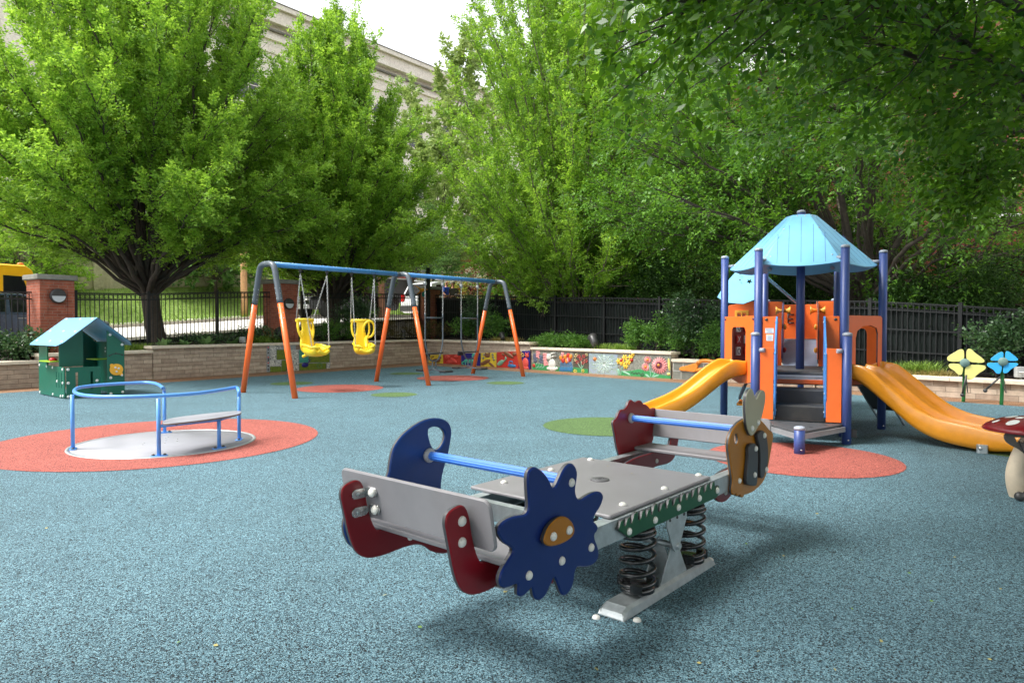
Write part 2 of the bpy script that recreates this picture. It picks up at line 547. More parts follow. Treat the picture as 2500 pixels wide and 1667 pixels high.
def stone_mat(name, c1, c2, mortar, bw, bh, msize=0.006, bump=0.8, warp=0.0, offs=0.5):
    "courses laid in the object's x-z plane"
    m = bpy.data.materials.new(name); m.use_nodes = True
    nt = m.node_tree; P = nt.nodes["Principled BSDF"]; L = nt.links.new
    P.inputs['Roughness'].default_value = 0.85
    tc = nt.nodes.new("ShaderNodeTexCoord")
    se = nt.nodes.new("ShaderNodeSeparateXYZ"); L(tc.outputs['Object'], se.inputs[0])
    ge = nt.nodes.new("ShaderNodeNewGeometry")
    ad = nt.nodes.new("ShaderNodeMath"); ad.operation = 'ADD'
    L(se.outputs['X'], ad.inputs[0]); L(se.outputs['Y'], ad.inputs[1])
    co = nt.nodes.new("ShaderNodeCombineXYZ"); L(ad.outputs[0], co.inputs['X']); L(se.outputs['Z'], co.inputs['Y'])
    br = nt.nodes.new("ShaderNodeTexBrick")
    br.inputs['Scale'].default_value = 1.0
    br.inputs['Brick Width'].default_value = bw; br.inputs['Row Height'].default_value = bh
    br.inputs['Mortar Size'].default_value = msize; br.inputs['Mortar Smooth'].default_value = 0.15
    br.inputs['Bias'].default_value = 0.0
    br.offset = offs; br.squash = 1.6; br.squash_frequency = 3
    br.inputs['Color1'].default_value = (*c1, 1); br.inputs['Color2'].default_value = (*c2, 1)
    br.inputs['Mortar'].default_value = (*mortar, 1)
    L(co.outputs[0], br.inputs['Vector'])
    no = nt.nodes.new("ShaderNodeTexNoise"); no.inputs['Scale'].default_value = 7; no.inputs['Detail'].default_value = 9
    no.inputs['Roughness'].default_value = .7
    L(tc.outputs['Object'], no.inputs['Vector'])
    mr = nt.nodes.new("ShaderNodeMapRange"); mr.inputs['From Min'].default_value = .25; mr.inputs['From Max'].default_value = .75
    mr.inputs['To Min'].default_value = .66; mr.inputs['To Max'].default_value = 1.28
    L(no.outputs['Fac'], mr.inputs['Value'])
    sc = nt.nodes.new("ShaderNodeVectorMath"); sc.operation = 'SCALE'
    L(br.outputs['Color'], sc.inputs[0]); L(mr.outputs[0], sc.inputs['Scale'])
    L(sc.outputs[0], P.inputs['Base Color'])
    n2 = nt.nodes.new("ShaderNodeTexNoise"); n2.inputs['Scale'].default_value = 38; n2.inputs['Detail'].default_value = 6
    L(tc.outputs['Object'], n2.inputs['Vector'])
    ma = nt.nodes.new("ShaderNodeMath"); ma.operation = 'MULTIPLY_ADD'; ma.inputs[1].default_value = 0.35
    iv = nt.nodes.new("ShaderNodeMath"); iv.operation = 'SUBTRACT'; iv.inputs[0].default_value = 1.0
    L(br.outputs['Fac'], iv.inputs[1])
    L(n2.outputs['Fac'], ma.inputs[0]); L(iv.outputs[0], ma.inputs[2])
    bp = nt.nodes.new("ShaderNodeBump"); bp.inputs['Strength'].default_value = bump; bp.inputs['Distance'].default_value = 0.012
    L(ma.outputs[0], bp.inputs['Height']); L(bp.outputs[0], P.inputs['Normal'])
    MATS[name] = m
    return m
M_stone = stone_mat("tan_wall_stone", lin(166, 148, 131), lin(198, 182, 163), lin(112, 101, 90), 0.42, 0.105, 0.004)
M_brick = stone_mat("red_pillar_brick", lin(150, 78, 58), lin(176, 98, 74), lin(160, 120, 104), 0.20, 0.068, 0.007)
M_darkbrick = stone_mat("dark_house_brick", lin(112, 56, 40), lin(134, 70, 48), lin(110, 86, 74), 0.22, 0.075, 0.008)
M_limestone = stone_mat("pale_limestone_blocks", lin(232, 222, 208), lin(240, 232, 220), lin(206, 196, 182), 1.6, 0.62, 0.014, .3)
M_beige = stone_mat("beige_retaining_concrete", lin(178, 172, 142), lin(192, 186, 156), lin(140, 136, 112), 3.4, 6.0, 0.05, .5)
M_soil = mat("planting_soil", lin(52, 40, 32), 0.95, var=.45, scale=12, bump=.8, bscale=40)
M_road = mat("pale_road", lin(206, 202, 196), 0.9, var=.10, scale=3, bump=.3, bscale=60, dirt=.12)
M_kerb = mat("kerb_stone", lin(178, 170, 156), 0.85, var=.2, bump=.3)
M_walk = mat("pavement_concrete", lin(198, 190, 178), 0.9, var=.12, bump=.2)
M_lawn = mat("lawn_green", lin(98, 128, 50), 0.9, var=.3, scale=5, bump=.9, bscale=70, rgb2=lin(144, 168, 84), dirt=.25)
M_terrain = mat("dark_lot_earth", lin(48, 48, 34), 0.95, var=.3, scale=3, bump=.6, bscale=20)

# ------------------------------------------------------------------ ground and painted rubber
b = MB()
b.add([(-260, -40, -0.012), (260, -40, -0.012), (260, 300, -0.012), (-260, 300, -0.012)], [(0, 1, 2, 3)])
struct(b.build("ground", M_terrain))
WA, WC, WF = G(-260, 951 + 260 * .0644), G(1040, 884), G(2760, 999.4)       # wall foot line: left end, corner, right end
def offs(p, q, d):                                                            # shift a line sideways
    t = (q - p).normalized(); n = Vector((t.y, -t.x, 0)); return n * d
iA, iC = G(-260, 976.7), G(1042, 891.5)
iF = G(2760, 1010)
b = MB()
far = [WA, WC, WF]
b.add([Vector((p.x, p.y, -.004)) for p in (WA + Vector((-3, 0, 0)), WA, WC, WF, WF + Vector((4, -6, 0)), Vector((12, -6, 0)), Vector((-22, -6, 0)))], [tuple(range(7))[::-1]])
struct(b.build("edge_strip", M_rbrown))
b = MB()
b.add([Vector((p.x, p.y, 0)) for p in (iA + Vector((-3, -1, 0)), iA, iC, iF, iF + Vector((4, -6, 0)), Vector((11.9, -5.9, 0)), Vector((-21.9, -5.9, 0)))], [tuple(range(7))[::-1]])
struct(b.build("rubber_ground", M_rblue))
def spot(name, cx, cy, r, m, label, z=0.004, wob=0.0):
    b = MB(); pts = []
    for k in range(72):
        a = 2 * math.pi * k / 72
        rr = r * (1 + wob * math.sin(3 * a + cx))
        pts.append((cx + rr * math.cos(a), cy + rr * math.sin(a), z))
    b.add(pts, [tuple(range(72))])
    o = b.build(name, m); struct(o, label); return o
spot("coral_circle", -4.32, 8.36, 1.86, M_rred, "large coral rubber circle round the carousel")
def espot(x0, x1, y, m, label, ratio=None, name=None):
    a, c = G(x0, y), G(x1, y)
    mid = (a + c) / 2
    spot(name or ("coral_circle" if m is M_rred else "green_circle"), mid.x, mid.y, (c - a).length / 2, m, label)
espot(724, 934, 948, M_rred, "coral rubber circle under the near yellow swing")
espot(1018, 1193, 923, M_rred, "coral rubber circle under the standing swings")
espot(662, 762, 936, M_rgreen, "green rubber circle behind the left swing leg")
espot(906, 1018, 963.5, M_rgreen, "green rubber circle in front of the middle swing leg")
espot(952, 1033, 912, M_rgreen, "green rubber circle near the middle swing legs by the wall")
espot(1188, 1280, 935, M_rgreen, "green rubber circle beside the far swing leg")
espot(1326, 1640, 1040, M_rgreen, "green rubber circle beyond the red seesaw panel")
pm = G(1965, 1122)
spot("coral_circle", pm.x + .0, pm.y + .08, .96, M_rred, "coral rubber circle in front of the tower steps")
g = G(2480, 1106); spot("green_circle", g.x + .25, g.y + .15, .62, M_rgreen, "green rubber circle under the foot of the double slide")

# ------------------------------------------------------------------ retaining walls of the planting bed
def lerp(a, c, t): return a + (c - a) * t
def base_at(px):                       # wall foot under a picture column
    p, q = (WA, WC) if px <= 1040 else (WC, WF)
    d = ray(px, 900); d = Vector((d.x, d.y)); e = (q - p)
    # intersect p + e*t with direction d
    det = d.x * -e.y + e.x * d.y
    t = (p.x * d.y - p.y * d.x) / (e.y * d.x - e.x * d.y)
    return p + e * t
def on_line(px, N, off):                # the same, on a line parallel to the wall and off metres behind it
    p, q = (WA, WC) if N is NL else (WC, WF)
    p = p + N * off
    d = ray(px, 900); d = Vector((d.x, d.y)); e = (q - p + N * off)
    t = (p.x * d.y - p.y * d.x) / (e.y * d.x - e.x * d.y)
    return p + e * t
ELn = (WC - WA).normalized(); NL = Vector((-ELn.y, ELn.x, 0))           # left wall: outwards normal
ERn = (WF - WC).normalized(); NR = Vector((-ERn.y, ERn.x, 0))
def wall(px0, px1, h, label, lip0=0.0, lip1=0.05, th=0.34):
    p, q = base_at(px0), base_at(px1)
    e = (q - p); ln = e.length; e.normalize()
    rz = math.atan2(e.y, e.x)
    t = thing("retaining_wall", label, "wall", p, rz, "stone planter walls")
    b = MB().box((ln / 2, th / 2, (h - .075) / 2 - .02), (ln, th, h - .075 + .04))
    b.build("stone_face", M_stone, t)
    cb = MB(); n = max(1, round(ln / 1.25)); s0, s1 = -lip0, ln + lip1
    for i in range(n):
        a, c = s0 + (s1 - s0) * i / n, s0 + (s1 - s0) * (i + 1) / n
        cb.rbox(((a + c) / 2, th / 2 - .02, h - .0375), (c - a - .006, th + .10, .075), .006, ch=.008)
    cb.build("cap_stone", M_cast, t)
    return t, p, e, rz
WL1 = wall(-258, 97, .61, "lowest stone wall at far left behind the green playhouse", 0, .0)
WL2 = wall(99, 372, .765, "short stone wall rising one step behind the playhouse roof", .05, .0)
WL3 = wall(374, 1037, .876, "long tan stone wall with pale cap behind the yellow swings", .06, .30)
WR1 = wall(1043, 1294, .869, "stone wall behind the standing swings with animal tiles along its foot", .30, .05)
WR2 = wall(1298, 1638, .708, "stone wall carrying the painted flower mural", .0, .05)
WR3 = wall(1642, 1990, .526, "low stone wall with yellow crocodile mural left of the tower", .0, .05)
WR4 = wall(1994, 2758, .392, "lowest stone wall at right behind the two flower panels", .0, 0)

# soil behind the walls, following the steps of the caps
ELn = (WC - WA).normalized(); NL = Vector((-ELn.y, ELn.x, 0))           # left wall: outwards normal
ERn = (WF - WC).normalized(); NR = Vector((-ERn.y, ERn.x, 0))
b = MB()
def bed(px0, px1, z0, z1, N, d):
    p, q = base_at(px0), base_at(px1)
    p0, q0 = p + N * .3, q + N * .3
    p1, q1 = p + N * d, q + N * d
    Z = lambda v, z: Vector((v.x, v.y, z))
    b.add([Z(p0, z0), Z(q0, z0), Z(q1, z1), Z(p1, z1)], [(0, 1, 2, 3)])
bed(-258, 97, .52, .70, NL, 3.2); bed(99, 372, .68, .85, NL, 3.2); bed(374, 1040, .79, 1.0, NL, 3.2)
bed(1040, 1294, .79, .86, NR, 3.5); bed(1298, 1638, .62, .7, NR, 3.5); bed(1642, 1990, .43, .5, NR, 3.5); bed(1994, 2758, .30, .36, NR, 3.5)
cpz = base_at(1040)
b.add([(cpz.x, cpz.y, .78), *( (v.x, v.y, .9) for v in (cpz + NR * 3.6, cpz + NR * 3.6 + NL * 3.6, cpz + NL * 3.6))], [(0, 1, 2, 3)])
struct(b.build("planting_bed", M_soil))

# neighbouring lot behind the right fence
b = MB()
p, q = base_at(1040) + NR * 3.0, base_at(2758) + NR * 3.0
b.add([(p.x, p.y, .84), (q.x, q.y, .33), (q.x + NR.x * 40, q.y + NR.y * 40, .3), (p.x + NR.x * 40, p.y + NR.y * 40, 1.2)], [(0, 1, 2, 3)])
struct(b.build("neighbour_lot", M_terrain))

# ------------------------------------------------------------------ street and grass bank beyond the left fence
def zst(s, w=-30.0): return (1.3 + .066 * (s - 11.3) if s < 19 else (1.808 + .012 * (s - 19))) - .025 * max(0, min(8.3, w + 30.0))
def strip(name, w0, w1, dz0, dz1, m, s0=-14, s1=60, n=40, label=None):
    b = MB(); vs = []; fs = []
    for i in range(n + 1):
        s = s0 + (s1 - s0) * i / n
        vs += [UV(s, w0, zst(s, w0) + dz0), UV(s, w1, zst(s, w1) + dz1)]
    fs = [(2 * i, 2 * i + 2, 2 * i + 3, 2 * i + 1) for i in range(n)]
    b.add(vs, fs)
    return struct(b.build(name, m), label)
strip("pavement_near", -20.5, -21.7, .10, .12, M_walk)
strip("road", -21.7, -30.0, 0, 0, M_road)
b = MB(); n = 60
for i in range(n):
    s0, s1 = -14 + 74 * i / n, -14 + 74 * (i + 1) / n
    for w in (-21.7, -30.0):
        sg = 1 if w > -25 else -1
        A, B2 = UV(s0, w, zst(s0, w)), UV(s1 - .02, w, zst(s1 - .02, w))
        o1, o2 = VDIR * (.15 * sg), ZUP * .13
        b.add([A - ZUP * .05, A + o2, A + o1 + o2, A + o1 - ZUP * .05, B2 - ZUP * .05, B2 + o2, B2 + o1 + o2, B2 + o1 - ZUP * .05],
              [(0, 4, 5, 1), (1, 5, 6, 2), (2, 6, 7, 3), (0, 1, 2, 3), (4, 7, 6, 5)])
struct(b.build("kerb", M_kerb))
strip("verge", -30.15, -30.9, .11, .13, M_lawn)
strip("pavement_far", -30.9, -31.6, .135, .16, M_walk)
strip("grass_bank", -31.6, -36.2, .15, 1.75, M_lawn)
rt = thing("concrete_wall", "long beige concrete retaining wall above the grass bank", "wall", UV(8, -36.2, zst(8) + 1.2), math.atan2(UDIR.y, UDIR.x))
b = MB()
ca = .066
for i in range(24):
    s0, s1 = -22 + 3 * i, -19 + 3 * i
    z0 = zst(8 + (s0 + s1) / 2) - zst(8)
    b.box(((s0 + s1) / 2, .15, 1.45 + z0), (2.99, .30, 3.9))
b.build("panel_face", M_beige, rt)
b = MB()
for i in range(25):
    s0 = -22 + 3 * i
    z0 = zst(8 + s0) - zst(8)
    b.box((s0, -.06, 1.5 + z0), (.42, .26, 4.15))
b.build("pilaster", M_beige, rt)
struct(strip("upper_terrace", -36.4, -60, 5.0, 5.4, M_lawn))

# grass blades on the bank and verge
def blades(name, spots, h, w, material, label, seed=1):
    rng = np.random.default_rng(seed)
    P = np.array(spots, dtype=float); n = len(P)
    az = rng.uniform(0, 2 * np.pi, n); hh = h * rng.uniform(.5, 1.3, n)
    lean = rng.normal(0, .35, (n, 2)) * hh[:, None]
    dx = np.c_[np.cos(az), np.sin(az), np.zeros(n)] * w
    tip = P + np.c_[lean, hh]; mid = P + np.c_[lean * .3, hh * .55]
    V = np.stack([P - dx, P + dx, mid + dx * .8, mid - dx * .8, tip - dx * .1, tip + dx * .1], 1).reshape(-1, 3)
    base = np.arange(n)[:, None] * 6
    Q = np.concatenate([base + np.array([0, 1, 2, 3]), base + np.array([3, 2, 5, 4])])
    o = np_mesh(name, V, Q, material)
    o['kind'] = 'stuff'; o['label'] = label
    return o
M_grass = leaf_mat("grass_blade", lin(84, 122, 40), lin(150, 178, 84), .3)
rng = np.random.default_rng(3)
sp = []
for i in range(11000):
    s, w = rng.uniform(4, 30), rng.uniform(-36.1, -30.2)
    if -31.6 < w < -30.9: continue
    k = (-31.6 - w) / 4.6 if w < -31.6 else 0
    z = zst(s) + (.15 + 1.6 * k if w < -31.6 else .12)
    sp.append(tuple(UV(s, w, z)))
blades("bank_grass", sp, .16, .012, M_grass, "short green grass on the bank across the street")
# ------------------------------------------------------------------ brick pillars with round lamps
def pillar(px, ytop, off, label, w=.74, lamp_label=None, lampz=None, zb=.7):
    p = on_line(px, NL, off)
    ztop = CAM_H + (795 - ytop) / FPX * p.y
    rz = math.atan2(ELn.y, ELn.x)
    t = thing("brick_pillar", label, "pillar", (p.x, p.y, zb), rz, "brick fence pillars")
    H = ztop - zb
    b = MB(); h = H - .13
    b.box((0, w / 2, h / 2 - .1), (w, w, h + .2))
    # raised frame on the front leaves a sunk field
    f = .02
    b.box((0, -f / 2 - .001, h - .11), (w, f, .22)); b.box((-w / 2 + .075, -f / 2 - .001, h / 2 - .11), (.15, f, h - .22)); b.box((w / 2 - .075, -f / 2 - .001, h / 2 - .11), (.15, f, h - .22))
    b.build("brick_shaft", M_brick, t)
    b = MB().rbox((0, w / 2, H - .065), (w + .13, w + .13, .13), .01, ch=.02)
    b.build("coping", M_concrete, t)
    if lamp_label:
        L = thing("wall_lamp", lamp_label, "lamp", tuple(p + ZUP * lampz + (Matrix.Rotation(rz, 3, 'Z') @ Vector((0, -.02, 0)))), rz, "round pillar lamps")
        b = MB().lathe([(.175, 0), (.175, .05), (.165, .075), (.15, .08), (.14, .06)], axis=(0, -1, 0), n=36)
        b.build("ring", M_boltdark, L)
        b = MB()
        for half, nm in ((1, "hood"), (-1, "diffuser")):
            b = MB(); pr = []
            for k in range(17):
                a = math.pi * k / 16
                pr.append((.150 * math.cos(a), half * .150 * math.sin(a)))
            b.prism(pr, .03 if half > 0 else .016, (0, -.072, 0), (1, 0, 0), (0, 0, 1), ch=.006)
            b.build(nm, M_boltdark if half > 0 else mat("lamp_opal_glass", (.62, .64, .68), .4, var=.04), L)
    return t, p, ztop
pillar(142, 671, .55, "red brick pillar with a round lamp behind the playhouse", lamp_label="round half-hooded lamp on the brick pillar behind the playhouse", lampz=2.11, zb=.6)
pillar(704, 683, .6, "red brick pillar with a round lamp behind the near swing leg", w=.76, lamp_label="round half-hooded lamp on the brick pillar behind the swings", lampz=2.10, zb=.75)
pillar(1062, 700, .9, "brick pillar without a lamp beside the black camera post", w=.56, zb=.8)

# ------------------------------------------------------------------ iron fences
def fence(pts, label, screen=False, post_every=None, name="iron_fence", sp=.115, rails=(.62, .30), barr=.008):
    "pts: list of (x, y, zbase, ztop); one bay between each pair"
    o0 = Vector(pts[0][:3])
    t = thing(name, label, "fence", o0)
    for i, (x, y, zb, zt) in enumerate(pts):
        if i + 1 < len(pts): e = Vector((pts[i + 1][0] - x, pts[i + 1][1] - y, 0)).normalized()
        b = MB().box((x, y, (zb - .1 + zt + .06) / 2), (.075, .075, zt + .16 - zb), ex=e, ey=(-e.y, e.x, 0))
        b.box((x, y, zt + .067), (.09, .09, .014), ex=e, ey=(-e.y, e.x, 0))
        b.build("post", M_iron, t, True)
    for i in range(len(pts) - 1):
        a, c = pts[i], pts[i + 1]
        A, C = Vector(a[:2] + (0,)), Vector(c[:2] + (0,))
        e = (C - A); ln = e.length; e.normalize(); nrm = Vector((-e.y, e.x, 0))
        zt = lambda s: a[3] + (c[3] - a[3]) * s / ln
        zb = lambda s: a[2] + (c[2] - a[2]) * s / ln
        b = MB()
        def rail(dz, h=.03, frac=None):
            p0, p1 = A.copy(), C.copy()
            if frac is None: p0.z, p1.z = zt(0) + dz, zt(ln) + dz
            else: p0.z, p1.z = zb(0) + (zt(0) - zb(0)) * frac, zb(ln) + (zt(ln) - zb(ln)) * frac
            d = (p1 - p0)
            b.box((p0 + p1) / 2, (d.length, .03, h), ex=d, ey=nrm)
        rail(0); rail(-.16)
        rail(0, frac=.06)
        if screen:
            for r_ in rails: rail(0, frac=r_)
        n = max(2, round(ln / sp))
        for k in range(1, n):
            s = ln * k / n
            p = A + e * s
            z0, z1 = zb(s) + .02, zt(s)
            b.box((p.x, p.y, (z0 + z1) / 2), (barr * 2, barr * 2, z1 - z0), ex=e, ey=nrm)
            pc = A + e * (s - ln / n / 2)
            ring = []
            rr = min(.058, ln / n * .47)
            for q in range(12):
                an = 2 * math.pi * q / 12
                ring.append(pc + e * (rr * math.cos(an)) + ZUP * (zt(s - ln / n / 2) - .08 + rr * math.sin(an)))
            b.tube(ring, .009, n=4, closed=True)
        b.build("bay", M_iron, t, True)
        if screen:
            b = MB(); m = 22; vs = []
            rr = random.Random(i + 7)
            ph = [rr.uniform(0, 6) for _ in range(4)]
            rows = 8
            for j in range(rows + 1):
                for k in range(m + 1):
                    s = ln * k / m; f = j / rows
                    z = zb(s) + .08 + (zt(s) - .19 - zb(s)) * f
                    sag = .028 * math.sin(5 * f + ph[0]) * math.sin(9 * s + ph[1] + 4 * f) + .015 * math.sin(23 * f + ph[2] + 2 * s)
                    p = A + e * s + nrm * (.045 + sag)
                    vs.append((p.x, p.y, z))
            fs = [(j * (m + 1) + k, j * (m + 1) + k + 1, (j + 1) * (m + 1) + k + 1, (j + 1) * (m + 1) + k) for j in range(rows) for k in range(m)]
            b.add(vs, fs, 0, True)
            b.build("privacy_screen", M_screen, t, True)
    return t
M_screen = mat("dark_green_mesh_screen", lin(8, 14, 13), 0.7, var=.35, scale=3, bump=.5, bscale=90, spec=.25, rgb2=lin(24, 33, 31))
def fpt(px, ytop, zb, N, off):
    p = on_line(px, N, off)
    return (p.x, p.y, zb, CAM_H + (795 - ytop) / FPX * p.y)
FO = 1.0
fence([fpt(-190, 708, .55, NL, FO), fpt(-60, 711, .55, NL, FO), fpt(88, 714, .62, NL, FO)], "black iron fence bay in front of the dark car at far left")
fence([fpt(186, 716, .72, NL, FO), fpt(364, 718, .85, NL, FO), fpt(531, 714, .88, NL, FO), fpt(668, 713, .9, NL, FO)], "black iron fence with ring frieze between the two lamp pillars")
fence([fpt(738, 716, .9, NL, FO), fpt(880, 717, .92, NL, FO), fpt(1024, 719, .92, NL, FO)], "black iron fence behind the two yellow swings")
RO = 1.35
fence([fpt(1056, 720, .82, NR, RO), fpt(1212, 723, .82, NR, RO), fpt(1356, 727, .76, NR, RO), fpt(1475, 727, .66, NR, RO), fpt(1610, 730, .62, NR, RO), fpt(1760, 733, .5, NR, RO), fpt(1955, 734, .46, NR, RO), fpt(2123, 736, .36, NR, RO), fpt(2343, 747, .34, NR, RO), fpt(2600, 763, .32, NR, RO)],
      "long black iron fence backed with dark green screening behind the tower", screen=True)

# ------------------------------------------------------------------ poles
M_wood = mat("weathered_pole_wood", lin(198, 152, 112), 0.85, var=.25, scale=3, bump=.6, bscale=30, dirt=.25)
M_wood2 = mat("brown_pole_wood", lin(118, 82, 62), 0.85, var=.25, scale=3, bump=.5, bscale=30)
p = UV(18.2, -30.6, 0); q = Yd(596, 760, 33); q.z = zst(15) + .05
t = thing("utility_pole", "tall pale wooden utility pole beyond the fence", "pole", q)
MB().tube([(0, 0, -.2), (0, 0, 3), (.05, 0, 10)], [.16, .15, .11], n=16).build("shaft", M_wood, t)
b = MB()
for z in (1.0, 1.35, 6.2): b.tube([(-.165 + .004 * z, -.02, z), (-.15, -.09, z)], .012, n=6)
b.build("step_bolt", M_boltdark, t)
q = Yd(931, 750, 35); q.z = 1.7
t = thing("utility_pole", "reddish brown wooden pole behind the middle swing leg", "pole", q)
MB().tube([(0, 0, -.2), (0, 0, 3), (.05, 0, 9)], [.17, .165, .12], n=16).build("shaft", M_wood2, t)
MB().tube([(.17, 0, .6), (.2, 0, .6), (.2, 0, 2.6), (.17, 0, 2.6)], .025, n=6).build("conduit", M_boltdark, t)
q = on_line(1046, NL, .55); q.z = .8
t = thing("camera_post", "square black post carrying a white dome camera", "post", q, R(-20))
zt = CAM_H + (795 - 654) / FPX * q.y - .8
MB().rbox((0, 0, zt / 2), (.135, .135, zt), .012, ch=.008).build("shaft", M_iron, t)
MB().tube([(-.06, -.05, zt - .12), (-.13, -.08, zt - .12)], .02, n=8).lathe([(.0, -.10), (.05, -.09), (.075, -.05), (.08, 0), (.07, .04), (0, .05)], (-.17, -.1, zt - .12), n=18).build("dome_camera", M_white, t)
q = on_line(985, NL, .45); q.z = .78
t = thing("bollard_light", "short black bollard in the bed behind the middle swing legs", "bollard", q)
MB().lathe([(.075, 0), (.075, .30), (.06, .31), (.06, .36), (.08, .37), (.08, .43), (.06, .45), (0, .455)], n=20).build("body", M_boltdark, t)
MB().lathe([(.055, .30), (.055, .375)], n=20).build("lens", MATS["lamp_opal_glass"], t)

# spot lamps and outlet boxes in the bed
def floodlight(px, N, off, zb, aim, label, s=1.0):
    q = on_line(px, N, off); q.z = zb
    t = thing("floodlight", label, "lamp", q, aim, "black bed floodlights")
    MB().tube([(0, 0, -.1), (0, 0, .14 * s)], .02, n=8).build("stake", M_boltdark, t)
    d = Vector((.83, 0, .55)).normalized()
    c = Vector((0, 0, .24 * s))
    pts = [c - d * .16 * s, c - d * .15 * s, c + d * .10 * s, c + d * .17 * s]
    MB().tube(pts, [.06 * s, .09 * s, .105 * s, .125 * s], n=20).build("housing", M_boltdark, t)
    MB().tube([c + d * .168 * s, c + d * .176 * s], [.105 * s, .105 * s], n=20).build("lens", M_glassdark, t)
floodlight(690, NL, .38, .82, R(150), "black floodlight tilted up beside the yellow swing", 1.25)
floodlight(1450, NR, .45, .65, R(100), "black round floodlight at the end of the low hedge", 1.2)
floodlight(1227, NR, .5, .8, R(100), "small black floodlight behind the far swing leg", .9)
def outlet(px, N, off, zb, label, s=.17):
    q = on_line(px, N, off); q.z = zb
    t = thing("outlet_box", label, "outlet", q, R(-5), "grey outdoor outlets")
    MB().tube([(0, 0, -.15), (0, 0, .1)], .02, n=8).build("stake", M_galv, t)
    MB().rbox((0, 0, .1 + s / 2), (s, .10, s), .01, ch=.008).build("box_body", mat("outlet_grey", lin(170, 172, 172), .5), t)
    b = MB()
    for k in (-1, 1): b.rbox((k * s * .2, -.054, .1 + s * .5), (s * .28, .012, s * .55), .004, ex=(1, 0, 0), ey=(0, 0, 1))
    b.build("cover", M_white, t)
outlet(593, NL, .4, .80, "grey outlet box on the bed behind the left swing leg")
outlet(2493, NR, .4, .33, "grey outlet box on the wall beside the blue flower panel", .2)

# bird ornament
q = on_line(1028, NL, .5); q.z = .8
zt = CAM_H + (795 - 708) / FPX * q.y - .8
t = thing("bird_ornament", "orange winged garden ornament with a teal body on a thin rod", "ornament", q)
MB().tube([(0, 0, 0), (.02, 0, zt * .6), (0, 0, zt)], .008, n=6).build("rod", M_iron, t)
M_orn = mat("ornament_orange", lin(232, 150, 30), .4); M_teal = mat("ornament_teal", lin(20, 120, 110), .4)
b = MB()
b.ell((.05, 0, zt), (.11, .05, .07))
for sx, sz in ((-.26, .16), (.28, .02), (-.18, -.17)):
    b.tube([(.03, 0, zt), (sx * .6, .02, zt + sz * .8), (sx, .03, zt + sz)], [.03, .022, .004], n=6)
b.build("wings", M_orn, t)
MB().ell((.10, .02, zt - .17), (.075, .07, .10)).ell((.16, .02, zt - .08), (.05, .05, .05)).build("body", M_teal, t)
# ------------------------------------------------------------------ spring seesaw in the foreground
SC, SANG = Vector((.4967, 3.8204, 0)), R(49.5)
SA = Vector((math.cos(SANG), math.sin(SANG), 0)); SB_ = Vector((-math.sin(SANG), math.cos(SANG), 0))   # local x (long), local y (to the left)
def s_xz(pts, x0, y0, k, y):
    "outline measured on a panel that stands in the plane local-y = y"
    out = []
    for u, v in pts:
        P = PL(x0 + u * k, y0 + v * k, SC + SB_ * y, SB_) - SC
        out.append((P.dot(SA), P.z))
    return out
ss = thing("spring_seesaw", "four-seat spring seesaw with blue flower and bee panels in the foreground", "seesaw", SC, SANG)
XZ = dict(ex=(1, 0, 0), ey=(0, 0, 1))          # prism plane x-z, normal = -y
YF = -.452                                     # right hand (near) outer panels
flower = s_xz([(545,420),(543,320),(560,260),(610,230),(660,250),(715,300),(760,370),(782,425),(800,434),(822,405),(850,340),(890,255),(930,208),(970,198),(1005,225),(1025,290),(1015,370),(1002,440),(1008,500),(1028,540),(1060,548),(1110,510),(1170,480),(1230,467),(1265,485),(1272,535),(1245,610),(1200,680),(1178,720),(1180,760),(1210,780),(1222,815),(1205,860),(1185,880),(1190,925),(1215,980),(1230,1060),(1215,1130),(1165,1180),(1095,1195),(1020,1190),(1000,1225),(990,1310),(975,1380),(940,1440),(905,1470),(870,1455),(845,1390),(815,1310),(800,1288),(785,1315),(745,1410),(715,1470),(670,1512),(630,1508),(605,1470),(595,1410),(585,1385),(560,1420),(520,1465),(475,1478),(448,1455),(452,1400),(456,1360),(440,1350),(380,1385),(320,1395),(280,1370),(272,1300),(300,1220),(355,1130),(400,1060),(408,1025),(390,1000),(320,960),(275,900),(258,850),(275,790),(330,740),(420,705),(510,695),(545,670),(557,600),(550,500)], 1150, 1080, .2551, YF)
b = MB().prism(chaikin(flower, 1), .026, (0, YF + .013, 0), ch=.006, ms=1, **XZ)
pf = b.build("flower_panel", [M_blue2, M_edge], ss); pf['label'] = "dark blue flower-shaped side panel"
fc = s_xz([(690,955),(695,900),(730,810),(790,740),(850,706),(910,708),(960,750),(988,810),(985,870),(950,920),(880,962),(800,988),(730,992)], 1150, 1080, .2551, YF - .02)
MB().prism(chaikin(fc, 2), .024, (0, YF - .013, 0), ch=.005, ms=1, **XZ).build("flower_centre", [M_ochre, M_edge], ss)
for u, v in ((960,383),(867,1130),(1147,1003),(552,1270)):
    (x, z), = s_xz([(u, v)], 1150, 1080, .2551, YF)
    bolt(ss, (x, YF, z), (0, -1, 0), .0185)
for u, v in ((786,897),(937,838)):
    (x, z), = s_xz([(u, v)], 1150, 1080, .2551, YF - .025)
    bolt(ss, (x, YF - .025, z), (0, -1, 0), .0185)
K4 = (1450, 920, .2041)
bee = s_xz([(1615,830),(1620,760),(1642,680),(1682,600),(1742,535),(1810,497),(1900,480),(1990,500),(2060,570),(2105,635),(2145,655),(2150,720),(2130,830),(2110,960),(2082,1110),(2050,1220),(1990,1310),(1910,1375),(1835,1405),(1802,1410),(1790,1445),(1762,1440),(1748,1400),(1735,1430),(1710,1425),(1702,1390),(1685,1420),(1652,1400),(1650,1330),(1665,1250),(1650,1120),(1630,980)], *K4, YF)
